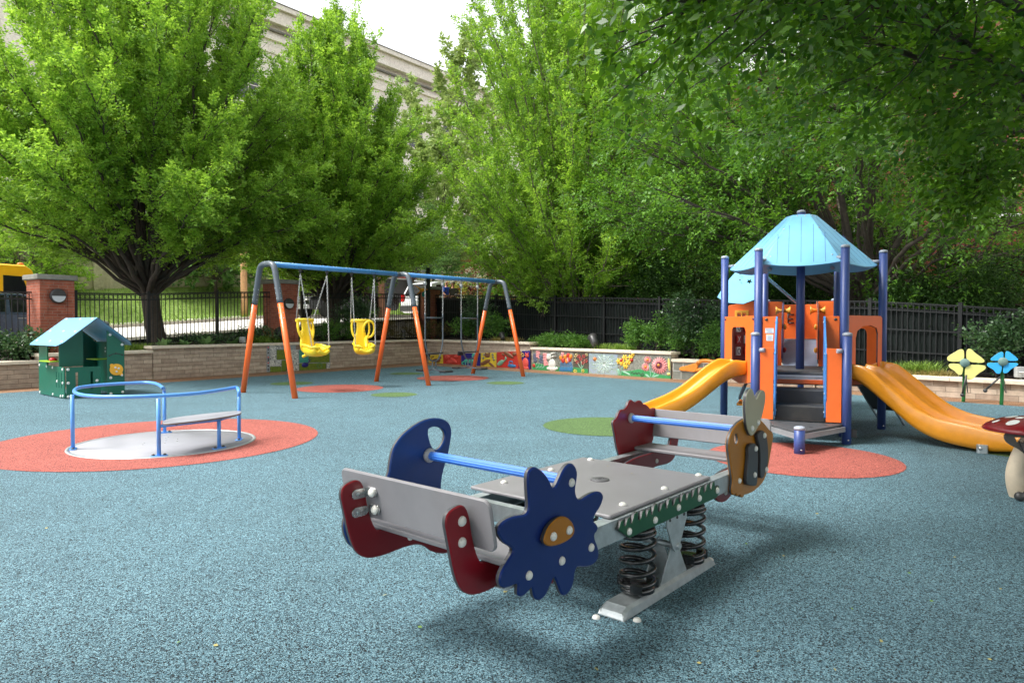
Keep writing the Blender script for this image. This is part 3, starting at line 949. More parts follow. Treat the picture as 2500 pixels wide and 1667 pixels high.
eye = [(s_x, s_z) for s_x, s_z in s_xz([(1708 + 24 * math.cos(2 * math.pi * k / 16), 742 + 66 * math.sin(2 * math.pi * k / 16)) for k in range(16)], *K4, YF)]
MB().prism(chaikin(bee, 1), .026, (0, YF + .013, 0), ch=.006, ms=1, holes=[eye], **XZ).build("bee_panel", [M_ochre, M_edge], ss)
wing = s_xz([(1810,310),(1815,230),(1840,160),(1875,135),(1893,150),(1912,210),(1935,272),(1950,240),(1985,170),(2020,152),(2045,190),(2045,270),(2025,390),(1990,520),(1940,640),(1890,707),(1860,690),(1825,600),(1812,450)], *K4, YF - .02)
MB().prism(chaikin(wing, 1), .024, (0, YF - .013, 0), ch=.004, ms=1, **XZ).build("bee_wing", [M_cream, M_edge], ss)
for st in ([(1845,810),(1920,785),(1938,820),(1956,880),(1958,1000),(1952,1150),(1945,1290),(1920,1305),(1870,1297),(1810,1282),(1830,1100),(1843,950)],
           [(1945,690),(2000,630),(2045,660),(2065,730),(2078,850),(2080,980),(2065,1090),(2040,1150),(2020,1212),(1985,1207),(1982,1080),(1985,950),(1975,820),(1955,740)]):
    MB().prism(chaikin(s_xz(st, *K4, YF - .02), 1), .024, (0, YF - .013, 0), ch=.004, **XZ).build("bee_stripe", M_char, ss)
for u, v in ((1935,857),(1922,1170),(2038,698),(2062,1107),(1890,612),(1962,545)):
    (x, z), = s_xz([(u, v)], *K4, YF - .025); bolt(ss, (x, YF - .025, z), (0, -1, 0), .0185)
(x, z), = s_xz([(1738, 1240)], *K4, YF); bolt(ss, (x, YF, z), (0, -1, 0), .0185)
YB = .45
redp = s_xz([(190,530),(240,490),(275,400),(300,385),(330,390),(370,340),(385,290),(415,265),(440,285),(465,300),(500,280),(530,277),(548,300),(556,320),(585,323),(620,350),(650,388),(680,368),(706,368),(716,390),(712,470),(700,600),(670,790),(600,900),(430,985),(300,1000),(262,905),(240,810),(215,650)], *K4, YB)
MB().prism(chaikin(redp, 1), .026, (0, YB - .013, 0), ch=.006, ms=1, **XZ).build("crested_panel", [M_red, M_edge], ss)['label'] = "dark red side panel with a crested top"
K2 = (800, 980, .3189)
blp = s_xz([(445,550),(452,470),(470,380),(502,310),(560,240),(660,165),(740,130),(810,121),(870,133),(912,165),(928,220),(920,290),(900,400),(875,480),(850,580),(842,700),(835,840),(700,960),(500,1060),(260,1140),(150,1105),(105,1010),(95,930),(120,850),(230,760),(380,680)], *K2, YB)
hole = s_xz([(743,220),(762,195),(810,187),(856,205),(876,245),(866,300),(837,350),(805,372),(775,345),(755,290)], *K2, YB)
MB().prism(chaikin(blp, 1), .026, (0, YB - .013, 0), ch=.006, ms=1, holes=[chaikin(hole, 1)], **XZ).build("hand_hold_panel", [M_blue, M_edge], ss)['label'] = "deep blue side panel with a teardrop hand hole"
# beams, platform
for y in (-.395, .375):
    b = MB()
    for zz, hh, ww in ((.447, .096, .006), (.448 - .045, .006, .05), (.497, .006, .062)):
        b.box((0, y + (0.028 if hh > .05 else 0) * (-1 if y < 0 else 1), zz), (2.60, ww, hh))
    b.build("side_beam", M_galv, ss)
for x in (-.62, .62): MB().box((x, -.01, .445), (.05, .72, .09)).build("cross_beam", M_galv, ss)
MB().box((0, -.01, .41), (.30, .72, .012)).build("centre_plate", M_galv, ss)
MB().rbox((.005, .045, .511), (1.09, .905, .018), .012, ch=.005).build("platform", [M_grey], ss)
for x, y in ((-.362,.453-.05),(.494,.40),(-.344,-.355),(.089,-.351),(.519,-.346),(.074,.405)): bolt(ss, (x, y, .52), (0, 0, 1), .0195, .016)
b = MB().lathe([(.055, 0), (.055, .003), (.05, .007), (0, .011)], (.049, .035, .52), n=28)
b.build("centre_cap", mat("grey_cap_plastic", lin(92, 92, 94), .4), ss)
b = MB()
for pts in ([(-.02,.012),(0,-.012),(.012,.018)], [(-.03,-.005),(-.012,-.016),(.0,-.004)], [(.01,-.02),(.026,.0),(.012,.012)], [(-.012,.022),(-.026,.012)]):
    b.tube([(.049 + x, .035 + y, .5305 - .14 * (x * x + y * y) * 8) for x, y in pts], .0016, n=5)
b.build("cap_mark", M_char, ss)
# seats: a = -1.35 .. -1.06 and mirrored
for sx in (-1, 1):
    MB().rbox((sx * 1.215, .0, .5125), (.235, .90, .022), .02, ch=.005).build("seat", [M_grey], ss)
    tilt = Vector((sx * .20, 0, .98)).normalized()
    MB().rbox((sx * 1.392, .0, .668), (.90, .205, .018), .034, ex=(0, 1, 0), ey=tilt, ch=.005).build("backrest", [M_grey], ss)
    for y in (-.335, .29):
        pr = [(-1.52, .735), (-1.45, .748), (-1.415, .71), (-1.395, .60), (-1.36, .51), (-1.33, .498), (-.72, .498), (-.70, .40), (-.78, .315), (-.90, .285), (-1.01, .315), (-1.08, .375), (-1.16, .392), (-1.34, .38), (-1.43, .40), (-1.485, .47), (-1.525, .64), (-1.54, .70)]
        pr = [(x * -sx, z) for x, z in pr]
        MB().prism(chaikin(pr, 2), .024, (0, y, 0), ch=.005, ms=1, **XZ).build("seat_bracket", [M_red, M_edge], ss)
        yi = y - .012 if y > 0 else y + .012                  # tabs sit on the inner face
        si = -1 if y > 0 else 1
        for zz in (.690, .612):
            xb = sx * (1.402 + .2 * (zz - .668))
            MB().rbox((sx * 1.443, yi + si * .003, zz - .006), (.085, .042, .005), .02, ex=(1, 0, 0), ey=(0, 0, 1), ch=.001).rbox((xb + sx * .004, yi + si * .038, zz), (.075, .042, .005), .02, ex=(0, 1, 0), ey=(0, 0, 1), ch=.001).build("bracket_tab", M_steel, ss)
            bolt(ss, (sx * 1.455, yi + si * .006, zz - .006), (0, si, 0), .009, .005, M_galv, "rivet")
            bolt(ss, (xb + sx * .007, yi + si * .048, zz), (sx, 0, .2), .0205)
            bolt(ss, (sx * 1.455, y - si * .012, zz - .006), (0, -si, 0), .0195)
        for xx, zz in ((1.16, .43), (.90, .35)): bolt(ss, (sx * xx, y - .012, zz), (0, -1, 0), .0165)
# handlebars: ribbed tubes
for x, z in ((-.91, .752), (1.045, .738)):
    b = MB(); n = 44; vs = []
    for y in (-.45, .43):
        for k in range(n):
            a = 2 * math.pi * k / n
            r_ = .0205 + (.0017 if (k % 4) < 2 else 0)
            vs.append((x + r_ * math.cos(a), y, z + r_ * math.sin(a)))
    b.add(vs, [(k, (k + 1) % n, n + (k + 1) % n, n + k) for k in range(n)], 0, False)
    b.build("handlebar", M_barblue, ss)
    MB().lathe([(.021, .0), (.036, .0), (.036, .012), (.030, .020), (.022, .022)], (x, .425, z), axis=(0, -1, 0), n=24).build("handlebar_collar", mat("grey_collar", lin(170, 172, 178), .4) if "grey_collar" not in MATS else MATS["grey_collar"], ss)
# green grass panel with scalloped top
top = []
x = -.52
rr = random.Random(4)
while x < .54:
    w = rr.uniform(.048, .075); h = rr.uniform(.022, .036)
    top += [(x, .468), (x + w * .25, .468 + h), (x + w * .62, .470 + h * 1.15), (x + w * .74, .466), (x + w, .462)]
    x += w + rr.uniform(.0, .012)
gp = [(-.43, .398), (.545, .402), (.575, .42), (.575, .468)] + top[::-1] + [(-.53, .46)]
MB().prism(gp, .020, (0, -.437, 0), ch=.003, ms=1, **XZ).build("grass_panel", [M_green, M_edge], ss)
for x in (-.44, -.19, .06, .31, .545): bolt(ss, (x, -.447, .432 + .012 * (x > 0)), (0, -1, 0), .0185)
# springs, bases, pivots
for y0 in (-.355, .37):
    for x in (-.20, .375):
        b = MB(); pts = []
        turns, n = 4.9, 26
        for i in range(int(turns * n) + 1):
            t = i / (turns * n)
            a = 2 * math.pi * turns * t + .6
            zz = .085 + (.30) * (t if True else 0)
            if t < .16: zz = .085 + .03 * t / .16
            elif t > .84: zz = .365 - .03 * (1 - t) / .16
            else: zz = .115 + .22 * (t - .16) / .68
            pts.append((x + .084 * math.cos(a), y0 + .084 * math.sin(a), zz))
        b.tube(pts, .0125, n=8)
        b.build("spring", M_spring, ss)
        for zz in (.075, .372):
            MB().lathe([(.078, -.016), (.088, -.012), (.088, .012), (.06, .018)], (x, y0, zz), n=24).build("spring_plate", M_spring, ss)
        for k in range(3):
            b = MB(); a = 2.1 * k + 3.6
            b.rbox((x + .085 * math.cos(a), y0 + .085 * math.sin(a), .095), (.045, .06, .055), .006, ex=(math.cos(a), math.sin(a), 0), ey=(-math.sin(a), math.cos(a), 0))
            b.build("spring_clamp", M_spring, ss)
    b = MB()
    prof = [(-.075, .0), (-.07, .038), (-.055, .052), (.055, .052), (.07, .038), (.075, .0)]
    rings = []
    for xx, k in ((-.455, .10), (-.44, .55), (-.40, 1), (.52, 1), (.56, .55), (.575, .10)):
        rings.append([Vector((xx, y0 + p[0], p[1] * k)) for p in prof])
    b.loft(rings, smooth=False)
    b.build("base_rail", M_galv, ss)
    for dx, dy in ((-.50, .05), (-.40, -.115), (.62, -.02), (.40, .12)): bolt(ss, (dx, y0 + dy, .0), (0, 0, 1), .02, .017)
    yo = y0 - .055
    tri = [(.09 - .11, .40), (.09 + .115, .40), (.09 + .115, .36), (.09 + .03, .215), (.09 - .02, .20), (.09 - .045, .23), (.09 - .11, .35)]
    MB().prism(tri, .008, (0, yo - .012, 0), ch=.001, **XZ).build("pivot_plate", M_galv, ss)
    for x in (.01, .09, .17): bolt(ss, (x, yo - .016, .382), (0, -1, 0), .009, .006, M_boltdark, "rivet")
    tri = [(-.06, .045), (.25, .045), (.13, .235), (.10, .255), (.07, .235)]
    MB().prism(tri, .008, (0, yo + .006, 0), ch=.001, **XZ).prism(tri, .008, (0, yo + .10, 0), ch=.001, **XZ).build("pivot_foot", M_galv, ss)
MB().tube([(.10, -.44, .225), (.10, .40, .225)], .017, n=14).build("axle", M_galv, ss)

# ------------------------------------------------------------------ carousel
CC = Vector((-4.135, 8.12, 0))
ca = thing("carousel", "flush wheelchair carousel with light blue rail on the coral circle", "carousel", CC)
MB().lathe([(0, .010), (.965, .010), (.965, -.01)], n=90).build("turntable", M_cardisc, ca)
MB().lathe([(.972, .0), (.972, .012), (1.005, .012), (1.012, .0)], n=90).build("rim_ring", M_galv, ca)
def cpt(px, py, z): 
    v = G(px, py, z) - CC; return Vector((v.x, v.y, z))
feet = [cpt(178, 1096, 0.012), cpt(388, 1113, .012), cpt(402, 1056, .012), cpt(584, 1073, .012)]
ZR = .635
path = [(588, 942.5), (575, 946), (545, 951), (480, 960), (388, 966), (300, 968.5), (240, 968), (200, 964), (182, 957), (186, 949), (205, 944), (260, 938.5), (330, 934.5), (365, 934), (385, 938), (398, 947)]
pts = [cpt(x, y, ZR) for x, y in path]
rail = crom([Vector((feet[3].x, feet[3].y, ZR - .10)), Vector((feet[3].x, feet[3].y, ZR - .03))] + pts[1:] + [Vector((feet[2].x, feet[2].y, ZR - .06))], 6)
MB().tube(rail, .021, n=14).build("hand_rail", M_caro, ca)
for i, f in enumerate(feet):
    MB().tube([f, Vector((f.x, f.y, ZR - (.01 if i < 2 else .07)))], .021, n=14).build("post", M_caro, ca)
def footplate(f):
    e = Vector((-f.y, f.x, 0)).normalized()
    MB().rbox((f.x, f.y, .016), (.17, .07, .010), .03, ex=e, ey=(-e.y, e.x, 0), ch=.002).build("foot_plate", M_caro, ca)
    for k in (-1, 1): bolt(ca, (f.x + e.x * .055 * k, f.y + e.y * .055 * k, .021), (0, 0, 1), .018, .018, M_boltdark, "nut_cap")
for f in feet: footplate(f)
sf = cpt(535, 1094, .012)
MB().tube([sf, Vector((sf.x, sf.y, .345))], .021, n=14).build("seat_post", M_caro, ca)
footplate(sf)
sp_ = [(393, 1033), (402, 1027), (425, 1021), (480, 1014), (540, 1007.5), (583, 1004), (591, 1006.5), (586, 1011.5), (560, 1017), (500, 1026), (450, 1032), (405, 1036.5)]
o2 = [(cpt(x, y, .36).x, cpt(x, y, .36).y) for x, y in sp_]
MB().prism(chaikin(o2, 2), .022, (0, 0, .36), (1, 0, 0), (0, 1, 0), ch=.005, ms=1).build("bench_seat", [M_cardisc, M_greyedge], ca)
c0, c1 = cpt(404, 1034, .36), cpt(580, 1008, .36)
MB().tube([Vector((feet[1].x, feet[1].y, .33)), Vector((sf.x, sf.y, .335)), Vector((feet[3].x, feet[3].y, .33))], .018, n=10).build("seat_bearer", M_caro, ca)
for t in (.15, .52, .66, .75, .88):
    p = c0 + (c1 - c0) * t; bolt(ca, (p.x, p.y - .02, .348), (0, 0, -1), .02, .022, M_boltdark, "nut_cap")
cc = cpt(380, 1082, .0)
for x, y in ((352,1083),(348,1087),(404,1072),(410,1069),(402,1084),(433,1074),(432,1079),(405,1077)):
    p = cpt(x, y, .0); bolt(ca, (p.x, p.y, .0095), (0, 0, 1), .011, .003, M_steel, "screw_head")

# ------------------------------------------------------------------ swing set
sw = [(G(595.5, 958), G(718, 972)), (G(915, 930), G(1033, 941)), (G(1161.6, 911), G(1271, 920))]
mids = [(a + c) / 2 for a, c in sw]
bd = (mids[2] - mids[0]).normalized()                 # beam direction
bn = Vector((bd.y, -bd.x, 0))                         # across, to the right
ZB = CAM_H + (795 - 652) / FPX * mids[0].y + .06
swt = thing("swing_frame", "two-bay swing frame with orange legs, slate arches and a blue beam", "swing set", mids[0])
half = sum((c - a).length for a, c in sw) / 6
def spot_on(px):                                      # point of the beam axis under a picture column
    d = ray(px, 800); d2 = Vector((d.x, d.y))
    p = mids[0]
    det = bd.x * d2.y - bd.y * d2.x
    t = (p.y * d2.x - p.x * d2.y) / det
    return p + bd * t
legs_mid = []
for i in range(3):
    m = mids[0] + bd * ((mids[i] - mids[0]).dot(bd))
    legs_mid.append(m)
    top_w, zt = .30, ZB
    for sgn in (-1, 1):
        foot = m + bn * (half * sgn)
        sh = m + bn * (top_w * sgn) + ZUP * (zt - .20)
        k = .755
        j = foot + (sh - foot) * k
        MB().tube([foot - ZUP * .05, j], .058, n=18).build("leg", M_sorange, swt, True)
        pts = [j - (j - foot).normalized() * .02]
        for q in range(9):
            a = math.pi / 2 * q / 8
            pass
        mid_top = m + ZUP * zt
        ctrl = crom([j, j + (sh - j) * .75, m + bn * (sgn * (top_w - .05)) + ZUP * (zt - .075), m + bn * (sgn * (top_w - .17)) + ZUP * (zt - .005), mid_top], 6)
        MB().tube(ctrl, .060, n=18).build("arch", M_sgrey, swt, True)
        d = (j - foot).normalized()
        for q in range(6):
            pp = j + d * (-.30 + .105 * q + (.08 if q > 2 else 0)) 
            for sd in (-1, 1):
                nrm = (bd * -1 + bn * .2 * sd).normalized() if sd < 0 else bn
                bolt(swt, pp + nrm * .056, nrm, .012, .008, M_galv, "rivet", world=True)
for i in range(2):
    p0, p1 = legs_mid[i] + ZUP * (ZB - .0), legs_mid[i + 1] + ZUP * (ZB - .0)
    MB().tube([p0 + bd * .16, p1 - bd * .16], .054, n=20).build("beam", M_sblue, swt, True)
    MB().tube([p0 + bd * .03, p0 + bd * .20], .046, n=16).tube([p1 - bd * .20, p1 - bd * .03], .046, n=16).build("beam_sleeve", M_sgrey, swt, True)
    for q in range(10):
        pp = p0 + bd * (.25 + (p1 - p0).length * q / 10.5)
        for dz in (0, .05): bolt(swt, pp + bd * dz * 1.6 - bn * .0 + ZUP * .053, (0, 0, 1), .010, .007, M_galv, "rivet", world=True)
        if q % 2: 
            bolt(swt, pp + bn * .05 - ZUP * .02, bn, .010, .006, M_boltdark, "rivet", world=True)
            bolt(swt, pp + bd * .11 + bn * .05 - ZUP * .02, bn, .010, .006, M_boltdark, "rivet", world=True)

def chain_mb(b, p, q, link=.052, w=.0048, wid=.0125):
    p, q = Vector(p), Vector(q); d = q - p; L = d.length; d.normalize()
    n = max(2, int(L / (link * .74)))
    x = d.orthogonal().normalized(); y = d.cross(x)
    for i in range(n):
        c = p + d * (L * (i + .5) / n)
        s1 = x if i % 2 else y
        pts = []
        for k in range(10):
            a = 2 * math.pi * k / 10
            pts.append(c + d * (math.cos(a) * link * .5) + s1 * (math.sin(a) * wid))
        b.tube(pts, w, n=5, closed=True)
    return b
def hanger(b, p):
    b.box(p - ZUP * .075, (.05, .05, .05), ex=bd, ey=bn); b.tube([p - ZUP * .06, p - ZUP * .15], .018, n=8)

def yellow_swing(pxl, pxr, label, yaw, ring, seatpx, seatpy):
    pl, pr = spot_on(pxl) + ZUP * ZB, spot_on(pxr) + ZUP * ZB
    c = (pl + pr) / 2
    S = PL(seatpx, seatpy, c, bn)
    zs = S.z
    fwd = (Matrix.Rotation(yaw, 3, 'Z') @ bn)
    rz = math.atan2(fwd.y, fwd.x)                       # local x = forward, local y = left of seat
    t = thing("bucket_swing", label, "swing", (c.x, c.y, zs), rz, "yellow high-back swings")
    # seat shell: loft of cross sections (local x fwd, y, z)
    b = MB(); rings = []
    sec = [(-.20, .17, .02, .20), (-.14, .20, -.02, .24), (0, .215, -.035, .20), (.14, .225, -.03, .15), (.23, .215, .0, .17), (.275, .19, .05, .16)]
    for x, w, z0, z1 in sec:
        rings.append([Vector((x, y, z)) for y, z in ((-w, z1), (-w - .01, (z0 + z1) / 2), (-w + .03, z0 + .01), (0, z0 - .015), (w - .03, z0 + .01), (w + .01, (z0 + z1) / 2), (w, z1), (w - .045, z1), (w - .06, z0 + .075), (0, z0 + .055), (-w + .06, z0 + .075), (-w + .045, z1))])
    b.loft(rings)
    for sgn in (-1, 1):
        b.tube(crom([(-.2, sgn * .19, .22), (0, sgn * .205, .2), (.16, sgn * .215, .165), (.27, sgn * .18, .175), (.30, sgn * .09, .13)], 4), .032, n=8)
    b.tube(crom([(.29, -.15, .10), (.315, 0, .035), (.29, .15, .10)], 5), .045, n=8)
    b.build("seat_shell", M_yellow, t, sub=1)
    b = MB(); rings = []
    for z, x, w, th in ((.02, -.19, .17, .05), (.18, -.215, .19, .06), (.34, -.235, .17, .055), (.43, -.245, .115, .05), (.60, -.275, .085, .045), (.72, -.30, .095, .05), (.765, -.31, .10, .05)):
        rings.append([Vector((x + dx, y, z)) for dx, y in ((-th, -w), (-th * .6, -w * .5), (-th * .5, 0), (-th * .6, w * .5), (-th, w), (th * .5, w * 1.05), (th * .2, w * .5), (0, 0), (th * .2, -w * .5), (th * .5, -w * 1.05))])
    b.loft(rings)
    for sgn in (-1, 1):                                # side loops leave an opening beside the narrow back
        b.tube(crom([(-.30, sgn * .17, .755), (-.295, sgn * .20, .66), (-.27, sgn * .20, .52), (-.245, sgn * .17, .41), (-.23, sgn * .13, .34)], 4), .026, n=8)
    b.build("backrest", M_yellow, t, sub=1)
    b = MB()
    b.tube([(-.31, -.22, .745), (-.31, .22, .745)], .040, n=10)
    b.build("top_bar", M_yellow, t)
    b = MB()
    if ring:
        pts = [(-.16 + .05 * math.sin(a), .17 + .13 * math.cos(a), .55 + .19 * math.sin(a)) for a in [2 * math.pi * k / 20 for k in range(20)]]
        b.tube(pts, .030, n=8, closed=True)
        b.tube(crom([(-.15, .12, .37), (-.02, .06, .30), (.15, .03, .22), (.24, .02, .12)], 5), [.045] * 15 + [.03], n=8)
        b.rbox((.27, 0, .06), (.10, .12, .03), .02, ex=(0, 1, 0), ey=(.2, 0, 1))
    else:
        for sgn, k in ((1, 1), ):
            b.tube(crom([(-.33, .13, .74), (-.36, .18, .60), (-.31, .20, .45), (-.36, .20, .28), (-.42, .17, .12), (-.38, .12, .03)], 5), .028, n=8)
            b.tube(crom([(-.33, -.14, .74), (-.28, -.2, .62), (-.27, -.19, .50)], 5), .024, n=8)
        b.tube(crom([(-.40, .14, .05), (-.36, .05, -.02), (-.38, -.02, -.05)], 4), .035, n=8)
        b.tube([(-.38, .10, -.05), (-.44, .16, .02), (-.47, .21, .03)], .030, n=8)
        b.ell((-.26, -.12, .44), (.06, .05, .09))
    b.build("chest_harness", M_yellow, t, sub=1)
    inv = ROOTM[t.name].inverted()
    # chain attachments (world)
    M = ROOTM[t.name]
    ends = ((-.31, -.22, .75, 1), (-.31, .22, .75, 0), (.20, -.225, .185, 1), (.20, .225, .185, 0))
    right_first = (M @ Vector((0, -1, 0)) - M @ Vector((0, 0, 0))).dot(bd) > 0
    for x, y, z, k in ends:
        q = M @ Vector((x, y, z))
        top = (pr if (k == 1) == right_first else pl)
        bb = MB(); chain_mb(bb, top - ZUP * .15, q); 
        bb.build("chain", M_chain, t, True)
    for p in (pl, pr):
        bb = MB(); hanger(bb, p); bb.build("hanger", M_boltdark, t, True)
    return t
yellow_swing(734, 799, "yellow high-back bucket swing nearest the left orange leg, its harness hanging behind", R(4), False, 776, 866)
yellow_swing(859, 914, "yellow high-back bucket swing with a ring-shaped harness beside the middle leg", R(-26), True, 895, 862)

def stand_swing(pxl, pxr, label, pypad, group="black standing swings"):
    pl, pr = spot_on(pxl) + ZUP * ZB, spot_on(pxr) + ZUP * ZB
    c = (pl + pr) / 2
    w = (pr - pl).length / 2
    t = thing("standing_swing", label, "swing", (c.x, c.y, 0), math.atan2(bd.y, bd.x), group)
    zb = .42
    zc = 1.62
    b = MB()
    for sg in (-1, 1):
        pass
    u = crom([(-w, 0, zc + .1), (-w, 0, zc - .3), (-w * .98, 0, .98), (-w * .75, 0, .70), (-w * .42, 0, .53), (0, 0, .50), (w * .42, 0, .53), (w * .75, 0, .70), (w * .98, 0, .98), (w, 0, zc - .3), (w, 0, zc + .1)], 6)
    b.tube(u, .019, n=10).tube([(-w, 0, zc - .02), (w, 0, zc - .02)], .016, n=8)
    for k in (-1, 1):
        b.tube(crom([(k * .06, 0, .50), (k * .06, 0, .34), (k * .05, -.12, .27), (k * .05, -.30, .255)], 5), .014, n=8)
        b.tube(crom([(k * .06, 0, .50), (k * .06, 0, .34), (k * .05, .12, .27), (k * .05, .30, .255)], 5), .014, n=8)
    b.build("tube_frame", M_sgrey, t)
    for k in (-1, 1):
        MB().rbox((0, k * .42, .25), (.30, .24, .045), .04, ch=.012).build("foot_pad", M_black, t)
    bb = MB().rbox((0, .16, .69), (.34, .30, .04), .05, ch=.012).rbox((0, .30, .64), (.28, .05, .10), .02)
    bb.build("seat_pad", M_black, t)
    MB().tube(crom([(-w * .75, 0, .69), (-w * .7, -.10, .70), (0, -.16, .70), (w * .7, -.10, .70), (w * .75, 0, .69)], 5), .016, n=8).build("grip", M_black, t)
    M = ROOTM[t.name]
    for p, s in ((pl, -1), (pr, 1)):
        bb = MB(); hanger(bb, p); bb.ell(p - ZUP * .18, (.05, .05, .06)); bb.build("hanger", M_chain, t, True)
        bb = MB(); chain_mb(bb, p - ZUP * .2, M @ Vector((s * w, 0, zc + .1)),   .058, .0055, .0135); bb.build("chain", M_chain, t, True)
    return t
stand_swing(1038, 1081, "black two-sided standing swing just right of the middle orange leg", 882)
stand_swing(1126, 1166, "black two-sided standing swing just left of the far orange leg", 878)

# ------------------------------------------------------------------ green playhouse
P0 = G(158.7, 973.8)
ph = thing("playhouse", "small bottle green playhouse with a bright blue gable roof", "playhouse", P0, math.atan2(UDIR.y, UDIR.x))
# local x = along u (to the right rear), local y = along -v (to the left rear)
YZ = dict(ex=(0, 1, 0), ey=(0, 0, 1)); XZp = dict(ex=(1, 0, 0), ey=(0, 0, 1))
DL, WL = 1.42, 1.06
slots = lambda xs, z0, z1, w: [[(x - w, z0), (x + w, z0), (x + w, z1), (x - w, z1)] for x in xs]
MB().prism([(0, .015), (DL, .015), (DL, .62), (0, .60)], .022, (0, 0, 0), ch=.003, holes=slots((.14, .28, .42), .20, .50, .014), **YZ).build("low_side_wall", M_pgreen, ph)
MB().prism([(.02, .015), (.62, .015), (.62, .60), (.02, .60)], .022, (0, -.013, 0), ch=.003, holes=slots((.20, .46), .16, .50, .022), **XZp).build("gate_panel", M_pgreen, ph)
gab = lambda x: 1.04 + .50 * (1 - abs(x - WL / 2) / (WL / 2 + .02))
MB().prism([(.0, .60), (.42, .60), (.42, gab(.42) - .04), (.0, gab(0) - .02)], .022, (0, .30, 0), ch=.003, **XZp).build("front_panel", M_pgreen, ph)
MB().prism([(.74, .015), (WL, .015), (WL, gab(WL) - .02), (.74, gab(.74) - .04)], .022, (0, -.012, 0), ch=.003, **XZp).build("front_panel", M_pgreen, ph)
MB().prism([(.80, .015), (WL, .015), (WL, gab(WL) - .02), (.80, gab(.80) - .03)], .022, (0, DL, 0), ch=.003, **XZp).build("rear_panel", M_pgreen, ph)
MB().prism([(0, .015), (.16, .015), (.16, gab(.16) - .04), (0, gab(0) - .02)], .022, (0, DL, 0), ch=.003, **XZp).build("rear_panel", M_pgreen, ph)
MB().prism([(0, .015), (DL, .015), (DL, 1.06), (0.86, 1.06), (.86, .66), (.40, .66), (.40, 1.06), (0, 1.06)], .022, (WL, 0, 0), ch=.003, **YZ).build("far_side_wall", M_pgreen, ph)
MB().prism([(.95, .60), (DL, .60), (DL, 1.04), (.95, 1.04)], .022, (0.012, 0, 0), ch=.003, **YZ).build("side_post_panel", M_pgreen, ph)
MB().rbox((.02, .72, .70), (.30, .62, .022), .03).rbox((WL - .22, .55, .72), (.40, .50, .022), .03).build("counter", M_lime, ph)
b = MB().ell((.0, .62, .73), (.07, .07, .045)); b.build("ladybird_knob", mat("toy_red", lin(200, 40, 40), .4), ph)
for sg in (-1, 1):
    d = Vector((sg * (WL / 2 + .14), 0, -.545)).normalized()
    ln = math.hypot(WL / 2 + .14, .545)
    rd = [(-.16, 0), (DL + .12, 0), (DL + .12, ln - .06), (DL + .06, ln), (-.02, ln), (-.16, ln - .10)]
    o = MB().prism(rd, .02, Vector((WL / 2, 0, 1.555)), ex=(0, 1, 0), ey=d, ch=.003, ms=1).build("roof_panel", [M_roof, M_edge], ph)
    en = Vector((0, 1, 0)).cross(d); en = en if en.z > 0 else -en
    for yy in (.0, .62, DL - .05):
        for q in (.05, .5, .85):
            p = Vector((WL / 2, yy, 1.555)) + d * (ln * q) + en * .01
            bolt(ph, p, en, .026, .012)
for x, z in ((.05, .56), (.05, .30), (.05, .04), (.55, .32)): bolt(ph, (x, -.024, z), (0, -1, 0), .028, .014)
for x, z in ((.80, .04), (1.02, .06), (.80, 1.22), (1.02, 1.02), (.80, .36)): bolt(ph, (x, -.024, z), (0, -1, 0), .028, .014)
for y, z in ((.08, .56), (.08, .30), (.08, .05), (.38, .32), (.62, .58), (.95, .59), (1.36, .6), (1.36, .05), (.62, .05), (.2, .04)): bolt(ph, (-.011, y, z), (-1, 0, 0), .028, .014)
for z in (.86, .93): bolt(ph, (WL - .012, .9, z), (-1, 0, 0), .022, .01)
b = MB(); pr = [(.90 + .125 * math.cos(a), .52 + .115 * math.sin(a)) for a in [2 * math.pi * k / 24 for k in range(24)]]
b.prism(pr, .02, (0, -.04, 0), ch=.003, **XZp)
for x, z in ((.815, .605), (.985, .425)): b.prism([(x + .035 * math.cos(a), z + .035 * math.sin(a)) for a in [2 * math.pi * k / 12 for k in range(12)]], .0195, (0, -.04, 0), ch=.002, **XZp)
b.build("turn_disc", mat("warm_yellow_panel", lin(240, 176, 52), .4), ph)
for x, z in ((.88, .56), (.94, .54), (.90, .48), (1.0, .40)): bolt(ph, (x, -.05, z), (0, -1, 0), .022, .010)
b = MB().tube([(.78, -.028, .80), (.84, -.028, .835), (.90, -.028, .84), (.96, -.028, .835), (1.02, -.028, .81)], .006, n=5)
for x, z in ((.78, .80), (.90, .845), (1.02, .81)): b.ell((x, -.028, z), (.016, .012, .016), 8, 6)
b.build("wire_ornament", M_boltdark, ph)
MB().rbox((.14, .03, .34), (.07, .05, .04), .01).build("latch", M_caro, ph)

